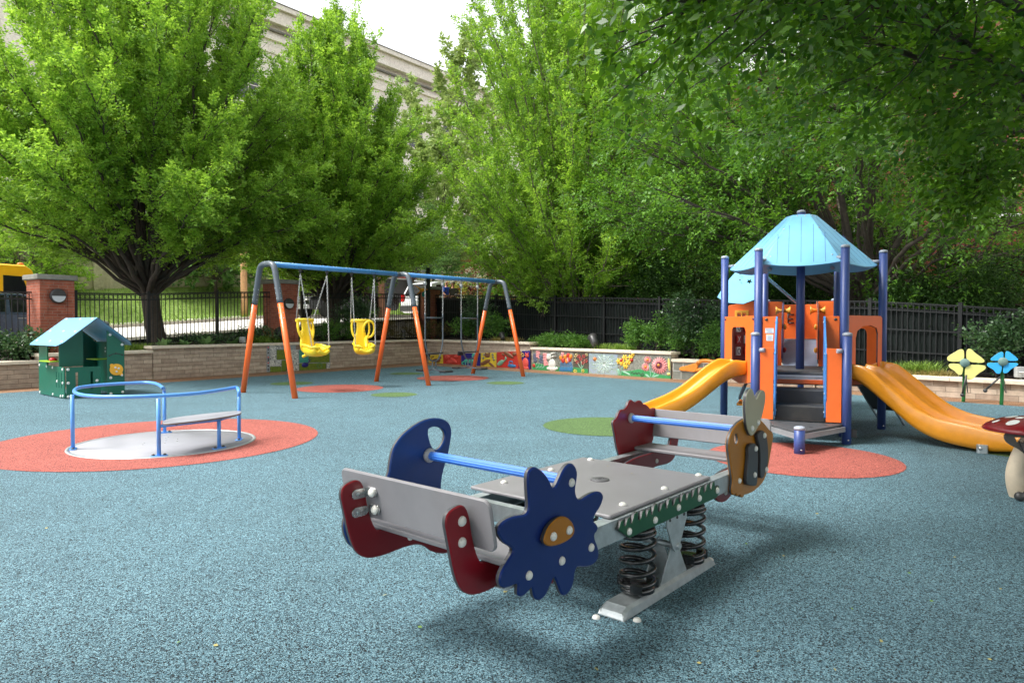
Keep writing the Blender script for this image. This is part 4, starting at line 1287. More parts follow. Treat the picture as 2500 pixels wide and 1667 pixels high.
# ------------------------------------------------------------------ flower drums on stems
def petal_drum(px, yhub, pxf, yf, petals, m, label, scale, lean=0):
    f = G(pxf, yf); Y = f.y
    rz = math.atan2(-f.x, f.y) * .8
    t = thing("flower_drum", label, "play panel", f, rz, "flower drums at the right wall")
    M = ROOTM[t.name].inverted()
    n = (Matrix.Rotation(rz, 3, 'Z') @ Vector((0, -1, 0)))
    def loc(x, y): return M @ PL(x, y, f, n)
    hub = loc(px, yhub)
    MB().tube(crom([(0, .06, -.05), (0.01, .06, hub.z * .5), (hub.x * .7, .06, hub.z * .85), (hub.x, .06, hub.z)], 5), .030, n=12).build("stem", mat("stem_green", lin(26, 104, 48), .4) if "stem_green" not in MATS else MATS["stem_green"], t)
    for pet in petals:
        o = [(loc(1980 + u * .2806, 560 + v * .2806).x, loc(1980 + u * .2806, 560 + v * .2806).z) for u, v in pet]
        MB().prism(chaikin(o, 2), .02, (0, 0, 0), ch=.003, **XZp).build("petal", m, t)
        cxm = sum(p[0] for p in o) / len(o); czm = sum(p[1] for p in o) / len(o)
        MB().tube([(hub.x, .035, hub.z), (cxm, .03, czm)], .022, n=8).build("petal_arm", MATS["stem_green"], t)
    r_ = 37 * .2806 / FPX * Y
    MB().lathe([(r_, 0), (r_, .016), (r_ * .93, .022), (0, .024)], (hub.x, -.008, hub.z), axis=(0, -1, 0), n=28).build("hub", mat("hub_grey", lin(112, 140, 134), .5, dirt=.2) if "hub_grey" not in MATS else MATS["hub_grey"], t)
    # mallet hanging from the stem
    b = MB().tube(crom([(hub.x + .02, -.01, hub.z - .3), (hub.x + .05, -.04, hub.z - .55), (.03 + lean * .3, -.05, .48)], 5), .006, n=5)
    b.tube([(.03 + lean * .3, -.05, .50), (-.03 + lean, -.05, .14 if not lean else .26)], .016, n=8)
    b.ell((-.03 + lean, -.05, .13 if not lean else .25), (.035, .035, .035))
    b.build("mallet", M_boltdark, t)
    return t
M_pyel = mat("pale_yellow_petal", lin(238, 232, 142), .4, var=.04); M_pblu = mat("azure_petal", lin(62, 176, 238), .4, var=.04)
petal_drum(2355.3, 885.5, 2353, 981, [[(1332,1150),(1200,1150),(1183,1130),(1190,1105),(1240,1075),(1290,1045),(1320,1042),(1334,1060)],
    [(1352,1150),(1352,1055),(1370,1038),(1395,1040),(1430,1075),(1480,1110),(1510,1135),(1510,1155),(1480,1163)],
    [(1326,1172),(1215,1165),(1195,1180),(1205,1205),(1250,1230),(1275,1260),(1300,1268),(1320,1255)],
    [(1342,1178),(1500,1178),(1526,1195),(1515,1220),(1455,1255),(1410,1300),(1375,1308),(1345,1295),(1338,1270)]], M_pyel,
    "pale yellow flower drum on a green stem by the right wall", 1.0)
petal_drum(2448.6, 882.7, 2446, 989, [[(1672,1142),(1570,1142),(1558,1128),(1600,1095),(1640,1068),(1668,1065),(1676,1080)],
    [(1690,1142),(1690,1070),(1710,1056),(1740,1075),(1800,1122),(1803,1138),(1780,1145)],
    [(1668,1160),(1545,1160),(1528,1172),(1540,1195),(1590,1220),(1610,1252),(1635,1257),(1655,1245)],
    [(1682,1160),(1790,1160),(1806,1172),(1790,1190),(1740,1215),(1715,1245),(1685,1254),(1668,1240)]], M_pblu,
    "smaller sky blue flower drum on a green stem at far right", .8, lean=-.22)

# ------------------------------------------------------------------ mushroom drum at the right edge
f = G(2500, 1213); 
mu = thing("mushroom_drum", "red toadstool drum with white spots at the right edge", "play drum", f)
zc = .545
MB().tube(crom([(-.02, 0, -.03), (-.07, 0, .12), (-.075, 0, .24), (-.03, 0, .38), (.04, 0, .50), (.06, 0, .55)], 6), [.075 - .0012 * i for i in range(31)], n=20).build("stem", mat("cream_stem", lin(206, 190, 166), .5, dirt=.1), mu)
capo = Vector((.06, .0, zc))
prof = [(.335, -.004), (.345, .004), (.325, .03), (.28, .058), (.20, .09), (.10, .11), (0, .117)]
MB().lathe(prof, capo, n=48).build("cap", M_red, mu)
b = MB()
def caph(r): 
    for (r0, z0), (r1, z1) in zip(prof[1:], prof[2:]):
        if r1 <= r <= r0: return z0 + (z1 - z0) * (r0 - r) / (r0 - r1)
    return .1
for an, r_, s in ((200, .235, .05), (235, .22, .026), (250, .15, .042), (190, .12, .035), (280, .24, .045), (165, .26, .03), (150, .14, .05), (300, .13, .04), (215, .06, .03), (330, .25, .05), (120, .25, .045), (60, .2, .05), (20, .25, .04)):
    c = Vector((r_ * math.cos(R(an)), r_ * math.sin(R(an))))
    vs = [capo + Vector((c.x, c.y, caph(c.length) + .0025))]
    for k in range(14):
        q = c + Vector((s * math.cos(2 * math.pi * k / 14), s * .8 * math.sin(2 * math.pi * k / 14)))
        if q.length > .33: q = q * (.33 / q.length)
        vs.append(capo + Vector((q.x, q.y, caph(q.length) + .0025)))
    b.add(vs, [(0, 1 + k, 1 + (k + 1) % 14) for k in range(14)], 0, True)
b.build("cap_spots", M_white, mu)
gus = [(-.20, .545), (.24, .545), (.20, .30), (.12, .10), (.06, .08), (.02, .27), (-.03, .36), (-.10, .41), (-.17, .44), (-.215, .49)]
MB().prism(chaikin(gus, 2), .02, (0, -.055, 0), ch=.003, holes=[[(-.13, .50), (-.02, .50), (-.05, .455), (-.11, .46)]], **XZp).build("gusset", mat("taupe_panel", lin(96, 90, 84), .45), mu)
MB().tube(crom([(-.10, -.07, .47), (-.06, -.09, .36), (.02, -.11, .24), (.07, -.11, .18)], 6), .0055, n=6).build("tether", M_black, mu)
MB().tube([(.10, -.11, .20), (-.10, -.12, .045)], .015, n=8).ell((-.125, -.12, .035), (.038, .038, .038)).build("mallet", M_boltdark, mu)
bolt(mu, (capo.x, capo.y - .05, zc + .113), (0, 0, 1), .02)
# ------------------------------------------------------------------ play tower with slides
TC, TR = Vector((4.064, 9.628, 0)), R(-22.8)
tw = thing("play_tower", "orange and indigo hexagonal play tower with cyan roof and two amber slides", "play tower", TC, TR)
HR, DZ, DE = 1.025, .79, .888          # post radius, deck height, apothem
hexp = [Vector((HR * math.cos(math.pi / 3 * k), HR * math.sin(math.pi / 3 * k), 0)) for k in range(6)]
def cap_on(parent, x, y, z, r, dome=.022):
    b = MB().lathe([(r + .003, -.02), (r + .003, 0), (r * .9, dome * .55), (r * .5, dome * .92), (0, dome)], (x, y, z), n=24)
    return b
def post(x, y, z0, z1, r=.0525, name="post"):
    o = MB().tube([(x, y, z0), (x, y, z1)], r, n=24).build(name, M_post, tw)
    cap_on(o, x, y, z1, r).build("post_cap", M_cap, o)
    for k in range(3):
        a = 2.1 * k - 1.2
        if z0 < .1: bolt(tw, (x + r * math.cos(a), y + r * math.sin(a), .05), (math.cos(a), math.sin(a), 0), .010, .006, M_steel, "rivet")
    return o
for p in hexp: post(p.x, p.y, -.05, 2.40)
post(0, 0, DZ - .2, 3.0, .056, "centre_pole")
post(-.5125, -1.488, -.05, 1.30); post(.5125, -1.488, -.05, 1.30); post(0, -2.376, -.05, .285, .057)
# deck
MB().prism([(p.x * .93, p.y * .93) for p in hexp], .03, (0, 0, DZ - .015), (1, 0, 0), (0, 1, 0), ch=.004).build("deck_board", M_deck, tw)
b = MB()
for k in range(6):
    p, q = hexp[k] * .93, hexp[(k + 1) % 6] * .93
    e = (q - p).normalized(); nn = Vector((e.y, -e.x, 0)); m = (p + q) / 2
    for zz, hh in ((DZ - .045, .028), (DZ - .085, .038)):
        b.box((m.x + nn.x * .004, m.y + nn.y * .004, zz), ((q - p).length - .02, .02, hh), ex=e, ey=-nn)
b.build("deck_edge", M_alu, tw)
for k in range(3): MB().box((0, -.5 + .5 * k, DZ - .14), (1.5, .05, .08)).build("deck_beam", M_boltdark, tw)
# roof: six tapering panels with a bulged lower edge
for k in range(6):
    a = R(30 + 60 * k)
    n = Vector((math.cos(a), math.sin(a), 0)); tdir = Vector((-math.sin(a), math.cos(a), 0))
    top = n * .165 + ZUP * 2.93
    dn = (n * .60 - ZUP * .65).normalized()
    L1 = math.hypot(.60, .65)
    o = [(-.098, 0), (-.445, L1 - .0), (-.415, L1 + .018), (-.478, L1 + .072), (-.47, L1 + .092)]
    for q in range(1, 12):
        x = -.47 + .94 * q / 12
        o.append((x, L1 + .092 + .062 * (1 - (x / .47) ** 2)))
    o += [(.47, L1 + .092), (.478, L1 + .072), (.415, L1 + .018), (.445, L1), (.098, 0)]
    pn = MB().prism(o, .018, top, tdir, dn, ch=.003, ms=0)
    en = tdir.cross(dn); en = en if en.z > 0 else -en
    for gx, g0 in ((0, .06), (-.15, .22), (.15, .22), (-.29, .40), (.29, .40)):
        pn.box(top + dn * ((g0 + L1 + .09) / 2) + tdir * gx + en * .0092, (.006, L1 + .09 - g0, .001), ex=tdir, ey=dn, mi=1)
    pn.build("roof_panel", [M_roof, M_groove], tw)
    for x, y in ((-.05, .03), (.05, .03), (-.22, .30), (.22, .30), (-.37, L1 - .04), (.37, L1 - .04)):
        bolt(tw, top + dn * y + tdir * x + en * .009, en, .012, .007, M_galv, "roof_bolt")
    p = hexp[k]
    MB().tube([(p.x * .955, p.y * .955, 2.265), (p.x * .86, p.y * .86, 2.265)], .024, n=12).ell((p.x * .85, p.y * .85, 2.265), (.034, .034, .034)).build("eave_bracket", M_cap, tw)
MB().lathe([(.056, 0), (.075, .0), (.075, .02), (.056, .03)], (0, 0, 2.925), n=20).build("roof_collar", M_cap, tw)

def edge_frame(k):
    "edge between post k and k+1: origin at its middle, along, outward"
    p, q = hexp[k], hexp[(k + 1) % 6]
    e = (q - p).normalized(); return (p + q) / 2, e, Vector((e.y, -e.x, 0))
def rpoly(x0, x1, z0, z1, r0=.0, r1=.06, n=6):
    "rectangle with rounded corners: r0 bottom, r1 top"
    o = []
    for cx, cz, r, a0 in ((x1, z1, r1, 0), (x0, z1, r1, 90), (x0, z0, r0, 180), (x1, z0, r0, 270)):
        if r <= 0: o.append((cx, cz)); continue
        sx, sz = (-1 if cx == x1 else 1), (-1 if cz == z1 else 1)
        for q in range(n + 1):
            a = R(a0 + 90 * q / n)
            o.append((cx + sx * r + r * math.cos(a), cz + sz * r + r * math.sin(a)))
    return o
PW = HR / 2 - .055
# left slide panel (edge 3: posts 180 -> 240)
m, e, n = edge_frame(3)
o = rpoly(-PW, PW, .62, 1.53, .0, .02)
o = [(-PW, .74), (-PW * .6, .65), (0, .60), (PW * .6, .62), (PW, .66), (PW, 1.53), (-PW, 1.53)]
pnl = MB().prism(o, .024, m + n * .01, e, ZUP, ch=.003, holes=[rpoly(-.22, .20, DZ + .02, 1.38, .02, .07)], ms=1).build("slide_panel", [M_orange, M_edge], tw)
for x in (-PW + .04, PW - .04):
    for z in (1.49, .86): bolt(tw, m + e * x + n * .022 + ZUP * z, n, .018, .014, M_boltdark, "panel_bolt")
# right slide panel (edge 5: 300 -> 360)
m, e, n = edge_frame(5)
arch = [(-.26, DZ + .02), (.34, DZ + .02), (.34, 1.30), (.30, 1.37), (.12, 1.405), (-.08, 1.39), (-.22, 1.33), (-.26, 1.24)]
MB().prism([(-PW, .64), (PW, .64), (PW, 1.50), (PW - .04, 1.53), (-PW, 1.53)], .024, m + n * .01, e, ZUP, ch=.003, holes=[arch], ms=1).build("slide_panel", [M_orange, M_edge], tw)
# rear right panel (edge 0) with a wide opening
m, e, n = edge_frame(0)
MB().prism([(-PW, .70), (PW, .70), (PW, 1.46), (PW - .05, 1.50), (-PW, 1.50)], .024, m, e, ZUP, ch=.003, holes=[rpoly(-.20, .24, DZ + .03, 1.36, .02, .09)], ms=1).build("side_panel", [M_orange, M_edge], tw)
# rear left panel (edge 2) : dark red noughts and crosses
m, e, n = edge_frame(2)
nx = MB().prism([(-PW, .70), (PW, .70), (PW, 1.53), (-PW, 1.53)], .024, m, e, ZUP, ch=.003).build("game_panel", mat("dark_red_panel", lin(120, 26, 20), .4), tw)
for r_ in range(3):
    for c_ in range(3):
        cx, cz = -.2 + .2 * c_, 1.02 + .175 * r_
        pos = m - n * .02 + e * cx + ZUP * cz
        MB().rbox(pos, (.10, .125, .03), .008, ex=e, ey=ZUP).build("game_tile", M_white, nx, False) if False else MB().rbox(pos, (.10, .125, .03), .008, ex=e, ey=ZUP).build("game_tile", M_white if (c_ + r_) % 2 == 0 else mat("tile_red", lin(186, 44, 40), .4) if "tile_red" not in MATS else MATS["tile_red"], tw)
        pts = [pos - n * .0165 + e * (.032 * math.cos(a)) + ZUP * (.04 * math.sin(a)) for a in [2 * math.pi * q / 14 for q in range(14)]]
        if (c_ + r_) % 2 == 0: MB().tube(pts, .006, n=5, closed=True).build("game_mark", M_boltdark, tw)
        else:
            b = MB()
            for sg in (-1, 1): b.tube([pos - n * .017 + e * (.03 * sg) - ZUP * .045, pos - n * .017 - e * (.03 * sg) + ZUP * .045], .006, n=5)
            b.build("game_mark", M_white, tw)
# front wings (edge 4) and stair wings
def wing(y, x0, x1, z0, z1, mt, label=None):
    o = MB().prism([(x0, z0), (x1, z0), (x1, z1), (x0, z1)], .024, (0, y, 0), (1, 0, 0), ZUP, ch=.003, ms=1).build("wing_panel", [mt, M_edge], tw)
    return o
wing(-DE - .01, -.455, -.285, .70, 1.52, M_orange); wing(-DE - .01, .285, .455, .70, 1.52, M_orange)
wing(-1.500, -.455, -.30, .25, 1.13, M_orange); wing(-1.500, .29, .455, .25, 1.13, M_orange)
for sx in (-1, 1):
    MB().tube([(sx * .46, -1.505, 1.10), (sx * .40, -1.53, 1.10)], .026, n=12).build("connector", M_cap, tw)
    bolt(tw, (sx * .41, -DE - .022, 1.48), (0, -1, 0), .019, .014, M_boltdark, "panel_bolt")
    pr = [(-DE + .02, 1.52), (-DE - .04, 1.52), (-1.46, 1.16), (-1.52, 1.06), (-1.52, .52), (-1.46, .30), (-1.36, .27), (-DE + .02, .74)]
    MB().prism(pr, .022, (sx * .283, 0, 0), (0, 1, 0), ZUP, ch=.004).build("stair_rail_panel", [mat("azure_side_panel", lin(70, 136, 206), .35) if "azure_side_panel" not in MATS else MATS["azure_side_panel"]], tw)
    for y, z in ((-.95, 1.44), (-1.46, 1.06), (-1.0, .85), (-1.45, .58), (-1.44, .36)):
        bolt(tw, (sx * .272, y, z), (-sx, 0, 0), .014, .010, M_galv, "panel_bolt"); bolt(tw, (sx * .294, y, z), (sx, 0, 0), .014, .010, M_boltdark, "panel_bolt")
# notices
MB().rbox((-.372, -DE - .0235, 1.335), (.105, .065, .002), .004, ex=(1, 0, 0), ey=ZUP, ch=0).build("notice_sticker", M_white, tw)
MB().rbox((-.368, -DE - .0235, 1.245), (.085, .085, .002), .004, ex=(1, 0, 0), ey=ZUP, ch=0).build("notice_sticker", M_white, tw)
b = MB(); rr = random.Random(8)
for i in range(5): b.box((-.372 + rr.uniform(-.006, .006), -DE - .0252, 1.36 - .012 * i), (rr.uniform(.05, .085), .001, .003))
for i in range(5): b.box((-.368, -DE - .0252, 1.262 - .011 * i), (rr.uniform(.04, .07), .001, .003))
b.box((-.368, -DE - .0252, 1.280), (.07, .001, .006), mi=1)
b.build("notice_print", [mat("print_grey", (.2, .2, .22), .6), mat("print_yellow", lin(230, 200, 60), .6)], tw)
# stairs
for y0, y1, z0, z1 in ((-1.40, -1.13, .235, .43), (-1.15, -.90, .43, .607)):
    b = MB(); pr = [(y0 + .01, z0), (y0, z1 - .025), (y0 + .008, z1 - .006), (y0 + .025, z1), (y1, z1), (y1, z1 - .04), (y0 + .04, z1 - .05), (y0 + .035, z0)]
    b.prism(pr, .56, (0, 0, 0), (0, 1, 0), ZUP, ch=.002)
    b.build("stair_tread", mat("stair_rubber", (.028, .029, .031), .5, bump=.35, bscale=160, dirt=.3) if "stair_rubber" not in MATS else MATS["stair_rubber"], tw)
MB().rbox((0, -.90, .678), (.57, .055, .02), .004, ex=(1, 0, 0), ey=ZUP).build("cross_bar", M_orange2, tw)
tri = [(-.47, -1.51), (.47, -1.51), (.42, -1.62), (.045, -2.29), (-.045, -2.29), (-.42, -1.62)]
MB().prism(tri, .026, (0, 0, .224), (1, 0, 0), (0, 1, 0), ch=.004).build("landing_board", M_deck, tw)
for sg in (-1, 1):
    p, q = Vector((sg * .49, -1.545, 0)), Vector((sg * .03, -2.325, 0))
    e = (q - p).normalized(); n = Vector((e.y, -e.x, 0)) * (1 if sg < 0 else -1); mm = (p + q) / 2
    b = MB()
    for zz, hh in ((.198, .024), (.168, .032)): b.box((mm.x, mm.y, zz), ((q - p).length, .022, hh), ex=e, ey=n)
    b.build("landing_edge", M_alu, tw)
for x, y in ((-.22, -1.60), (.28, -1.66), (-.02, -1.78), (.12, -1.9)):
    MB().lathe([(.022, 0), (.022, .001), (0, .001)], (x, y, .2375), n=14).build("drain_hole", M_black, tw)
# slides -------------------------------------------------------------
def slide(origin, e, n, width, keys, lanes, name="slide", wall_h=.20):
    "loft of a U / W shaped section along the run; e across, n outward"
    prof = []
    N = 34
    ks = [k[0] for k in keys]; kz = [k[1] for k in keys]
    length = ks[-1]
    zsm = lambda q: sum(float(np.interp(min(max(q + d, 0), length), ks, kz)) for d in (-.08, -.04, 0, .04, .08)) / 5
    for i in range(N + 1):
        s = length * i / N
        prof.append((s, zsm(s)))
    h = width / 2
    rings = []
    for i, (s, z) in enumerate(prof):
        t = i / N
        wh = wall_h * (0.55 + .45 * min(1, t / .12)) if t < .12 else wall_h * (1 - .30 * max(0, (t - .72) / .28))
        if t > .93: wh *= 1 - .55 * ((t - .93) / .07)
        if t < .02: wh = wall_h * .8
        wt = .035
        pts = [(-h - .01, -.11), (-h - .028, -.03), (-h - .022, wh - .02), (-h, wh), (-h + wt * .7, wh - .02), (-h + wt, .05), (-h + wt + .045, .0)]
        if lanes == 2:
            mh = wh * .82
            pts += [(-.085, .0), (-.03, .045), (-.018, mh - .015), (0, mh), (.018, mh - .015), (.03, .045), (.085, 0)]
        pts += [(h - wt - .045, .0), (h - wt, .05), (h - wt * .7, wh - .02), (h, wh), (h + .022, wh - .02), (h + .028, -.03), (h + .01, -.11)]
        kf = max(.25, 1 - max(0, (t - .80) / .2) * .75)
        o = origin + n * s
        rings.append([o + e * x + ZUP * (z + (y if y > -.02 else y * kf)) for x, y in pts])
    b = MB().loft(rings)
    # closed rounded exit
    ob = b.build(name, M_slide, tw, False)
    md = ob.modifiers.new("subsurf", 'SUBSURF'); md.levels = 1; md.render_levels = 1
    return ob
m, e, n = edge_frame(3)
slide(m + n * .0 - e * .01, e, n, .50, [(0, .82), (.15, .80), (.30, .735), (.42, .65), (.54, .555), (.77, .38), (1.0, .26), (1.23, .18), (1.46, .13), (1.62, .115)], 1, "single_slide", wall_h=.165)
m, e, n = edge_frame(5)
yaw = R(0)
n2 = Matrix.Rotation(yaw, 3, 'Z') @ n; e2 = Matrix.Rotation(yaw, 3, 'Z') @ e
slide(m + n * .0 + e * .03, e2, n2, .90, [(0, .81), (.12, .785), (.30, .655), (.56, .445), (.805, .25), (1.04, .15), (1.27, .118), (1.5, .10), (1.90, .085)], 2, "double_slide", wall_h=.185)
p = m + n2 * 1.50 - e2 * .44
MB().rbox((p.x, p.y, .05), (.10, .09, .10), .02).build("slide_foot", M_galv, tw)
bolt(tw, p + ZUP * .06 - e2 * .05, -e2, .02, .015, M_steel, "panel_bolt")
# rear ramp and tunnel with talk tubes
MB().prism([(DE - .02, DZ), (1.85, 1.17), (1.85, 1.13), (DE - .02, DZ - .04)], .50, (0, 0, 0), (0, 1, 0), ZUP, ch=.003).build("ramp", M_greyramp, tw)
for sx in (-1, 1):
    wp = [(sx * .26, .72), (sx * .40, .72), (sx * .40, 1.50), (sx * .26, 1.50)]
    MB().prism(wp, .024, (0, DE + .01, 0), (1, 0, 0), ZUP, ch=.003).build("wing_panel", M_orange2 if sx > 0 else M_orange2, tw)
    pr = [(DE - .05, .78), (1.85, 1.14), (1.90, 1.80), (1.72, 1.80), (1.42, 1.74), (1.15, 1.62), (.95, 1.46), (DE - .05, 1.25)]
    MB().prism(chaikin(pr, 1), .022, (sx * .255, 0, 0), (0, 1, 0), ZUP, ch=.003, ms=1).build("tunnel_side_panel", [M_purple if sx < 0 else M_orange, M_edge], tw)
    for s2 in (-1, 1):
        MB().lathe([(.022, 0), (.028, .04), (.045, .07), (.075, .10), (.07, .10), (.03, .06)], (sx * .255 + s2 * .01, 1.42, 1.64), n=20, axis=(s2, 0, 0)).build("talk_horn", mat("horn_yellow", lin(216, 160, 60), .35) if "horn_yellow" not in MATS else MATS["horn_yellow"], tw)
    for y, z, c in ((1.1, 1.02, 0), (1.2, 1.38, 1)):
        MB().ell((sx * .255 - sx * .03, y, z), (.03, .045, .045)).build("play_knob", [M_red, MATS["horn_yellow"]][c if sx < 0 else 1], tw)
# rear deck
RY0, RY1 = 1.88, 2.92
MB().rbox((0, (RY0 + RY1) / 2, 1.13), (1.06, RY1 - RY0, .07), .02).build("rear_deck", M_deck, tw)
for x, y in ((-.56, RY0), (.56, RY0), (-.56, RY1), (.56, RY1), (.02, RY1)): post(x, y, -.05, 1.86)
def rpanel(x0, x1, y, z0, z1, mt=M_orange, name="rear_panel"):
    MB().prism(rpoly(x0, x1, z0, z1, 0, .02), .024, (0, y, 0), (1, 0, 0), ZUP, ch=.003, ms=1).build(name, [mt, M_edge], tw)
rpanel(-.52, -.03, RY1, .98, 1.78); rpanel(.07, .52, RY1, .98, 1.78)
rpanel(-.52, -.27, RY0, .98, 1.80); rpanel(.27, .52, RY0, .98, 1.80)
MB().prism([(RY0 + .05, .98), (RY1 - .05, .98), (RY1 - .05, 1.78), (RY0 + .05, 1.78)], .024, (.56, 0, 0), (0, 1, 0), ZUP, ch=.003).build("rear_panel", M_orange2, tw)
b = MB()
for z, w in ((1.60, .10), (1.52, .08), (1.45, .10)): b.tube([(-.20, RY1 - .03, z), (-.20 + w, RY1 - .03, z)], .012, n=6)
b.tube([(-.20, RY1 - .03, 1.45), (-.20, RY1 - .03, 1.62)], .012, n=6)
b.build("wall_toy", M_boltdark, tw)
# little house module at the rear left
HX0, HX1, HY = -1.20, -.50, 1.72
MB().prism([(HX0, .60), (HX1, .60), (HX1, 1.80), (HX0 + .35, 1.80), (HX0, 1.72)], .024, (0, HY, 0), (1, 0, 0), ZUP, ch=.003, ms=1, holes=[[(-.98, 1.42), (-.86, 1.42), (-.86, 1.58), (-.98, 1.58)]]).build("house_wall", [M_orange, M_edge], tw)
MB().prism([(HX0, .60), (HX1, .60), (HX1, 1.78), (HX0, 1.78)], .024, (0, HY + 1.0, 0), (1, 0, 0), ZUP, ch=.003).build("house_wall", M_orange2, tw)
wf = MB().prism(rpoly(-1.02, -.80, 1.38, 1.66, .0, .0), .02, (0, HY - .022, 0), (1, 0, 0), ZUP, ch=.004, holes=[[(x - .03, z - .04), (x + .03, z - .04), (x + .03, z + .04), (x - .03, z + .04)] for x in (-.95, -.87) for z in (1.475, 1.575)]).build("house_window", mat("window_amber", lin(236, 168, 54), .4), tw)
MB().rbox((-.91, HY - .008, 1.52), (.20, .24, .006), .01, ex=(1, 0, 0), ey=ZUP, ch=0).build("window_pane", M_glassdark, tw)
rid = Vector((-.62, 0, 2.30))
for sg in (1,):
    d = Vector((sg * .66, 0, -.60)).normalized(); L1 = .89
    ro = [(HY - .32, .0), (HY + 1.15, 0), (HY + 1.15, L1), (HY - .10, L1), (HY - .36, L1 - .14), (HY - .42, .30)] if sg < 0 else [(HY - .32, 0), (HY + 1.15, 0), (HY + 1.15, L1), (HY - .10, L1), (HY - .32, .35)]
    star = []
    for q in range(10):
        a = 2 * math.pi * q / 10; r_ = .055 if q % 2 == 0 else .024
        star.append((HY + .12 + r_ * math.cos(a), .30 + r_ * math.sin(a)))
    MB().prism(ro, .02, rid, (0, 1, 0), d, ch=.003, ms=1, holes=[star]).build("house_roof", [M_roof, M_edge], tw)
# turn the cyan plane towards the viewer: a front hip panel
fr = [(-.38, 0), (.10, 0), (.02, .50), (-.24, .615), (-.52, .585), (-.66, .48), (-.56, .26)]
d = Vector((0, -.42, -.91)).normalized()
star = [(-.06 - .1 + (.05 if q % 2 == 0 else .022) * math.cos(2 * math.pi * q / 10 + .2), .20 + (.05 if q % 2 == 0 else .022) * math.sin(2 * math.pi * q / 10 + .2)) for q in range(10)]
MB().prism(fr, .02, (-.62, HY - .10, 2.31), (1, 0, 0), d, ch=.003, ms=1, holes=[star]).build("house_roof", [M_roof, M_edge], tw)
for x, z in ((-.93, 2.26), (-.93, 2.16), (-.64, 1.75)): bolt(tw, (x, HY - .16 - (2.3 - z) * .46, z), (0, -1, .4), .014, .008, M_boltdark, "roof_bolt")
# things under and beside the tower
MB().prism([(-.30, 0), (.30, 0), (.27, -.12), (.15, -.21), (0, -.24), (-.15, -.21), (-.27, -.12)], .03, Vector((-.72, -.10, .56)), (0, 1, 0), Vector((.35, 0, .94)), ch=.006).build("play_counter", M_greyramp, tw)
MB().prism([(-.28, 0), (.28, 0), (.20, -.14), (0, -.19), (-.20, -.14)], .05, Vector((-.70, -.22, .285)), (0, 1, 0), ZUP, ch=.004).build("low_bench", mat("brown_bench", lin(64, 34, 26), .5), tw)
MB().rbox((-.66, -.22, .305), (.30, .56, .03), .03).build("bench_top", M_slide, tw)
m, e, n = edge_frame(0)
d = (n * .48 - ZUP * .73).normalized()
MB().prism([(-.30, 0), (.30, 0), (.26, .72), (-.22, .68)], .03, m + n * .03 + ZUP * .78, e, d, ch=.004).build("climbing_board", M_black, tw)
for x in (-.25, .28): MB().tube([m + e * x + n * .06 + ZUP * .72, m + e * x + n * .56 - ZUP * .03], .018, n=8).build("climbing_board_leg", M_galv, tw)
MB().rbox(Vector((.55, -1.40, .12)), (.16, .05, .10), .01).build("ground_anchor", M_boltdark, tw)
for sx in (-1, 1):
    b = MB().tube([(sx * .5125, -1.488, .17), (sx * .26, -1.5, .17)], .02, n=8); b.build("landing_bearer", M_boltdark, tw)
# ------------------------------------------------------------------ painted relief tiles on the walls
class Panel:
    "local frame on a wall: x along the wall, z up, y towards the wall"
    def __init__(s, W, px0, px1, label, name="mural_panel", off=.03, group=None):
        t, p, e, rz = W
        a, c = base_at(px0), base_at(px1)
        s.t = thing(name, label, "mural", (a.x, a.y, 0), rz, group)
        s.ln = (c - a).length; s.e = e; s.a = a; s.n = Vector((e.y, -e.x, 0)); s.off = off
    def P(s, px, py):
        v = PL(px, py, s.a + s.n * s.off, s.n) - s.a
        return (v.dot(s.e), v.z)
    def slab(s, pts, m, name="backing", th=.03, lift=0.0):
        o = [s.P(*p) for p in pts]
        return MB().prism(o, th, (0, -th / 2 - .003 - lift, 0), (1, 0, 0), ZUP, ch=.003).build(name, m, s.t)
    def blob(s, mb, px, py, rx, ry, mi=0, th=.035, rot=0):
        x, z = s.P(px, py); k = s.P(px + 10, py)[0] - x; k = abs(k) / 10
        kz = abs(s.P(px, py - 10)[1] - z) / 10
        a = R(rot)
        mb.ell((x, -.035, z), (rx * k, ry * kz, th), 12, 8, mi, ex=(math.cos(a), 0, math.sin(a)), ey=(-math.sin(a), 0, math.cos(a)))
        return mb
    def line(s, mb, pts, r, mi=0):
        mb.tube(crom([(s.P(*p)[0], -.036, s.P(*p)[1]) for p in pts], 4) if len(pts) > 2 else [(s.P(*p)[0], -.036, s.P(*p)[1]) for p in pts], r, n=6, mi=mi); return mb
    def petals(s, mb, px, py, r, n, mi, k=.42, sq=1.0, th=.02, lift=0.0, ph=0.0):
        x, z = s.P(px, py); kk = abs(s.P(px + 10, py)[0] - x) / 10; kz = abs(s.P(px, py - 10)[1] - z) / 10
        for i in range(n):
            a = 2 * math.pi * (i + ph) / n
            c = (x + r * .62 * kk * math.cos(a), -.04 - lift, z + r * .62 * kz * sq * math.sin(a))
            mb.ell(c, (r * .42 * kz, r * k * kz * .55, th), 8, 6, mi, ex=(math.cos(a), 0, math.sin(a)), ey=(-math.sin(a), 0, math.cos(a)))
        return mb
mm = lambda n, c, **k: MATS[n] if n in MATS else mat(n, lin(*c), .35, var=.18, scale=22, bump=.3, bscale=70, **k)
Cy, Cr, Cb = mm("tile_yellow", (220, 192, 62)), mm("tile_scarlet", (190, 58, 48)), mm("tile_navy", (40, 36, 120))
Cte, Cwh, Cbr, Cpk = mm("glaze_teal", (80, 186, 160)), mm("glaze_white", (222, 222, 214)), mm("glaze_brown", (128, 84, 60)), mm("glaze_pink", (226, 150, 150))
Cor, Ccr, Cgr, Clg = mm("glaze_orange", (228, 138, 50)), mm("glaze_coral", (216, 84, 74)), mm("tile_green", (56, 142, 86)), mm("glaze_mint", (128, 176, 150))
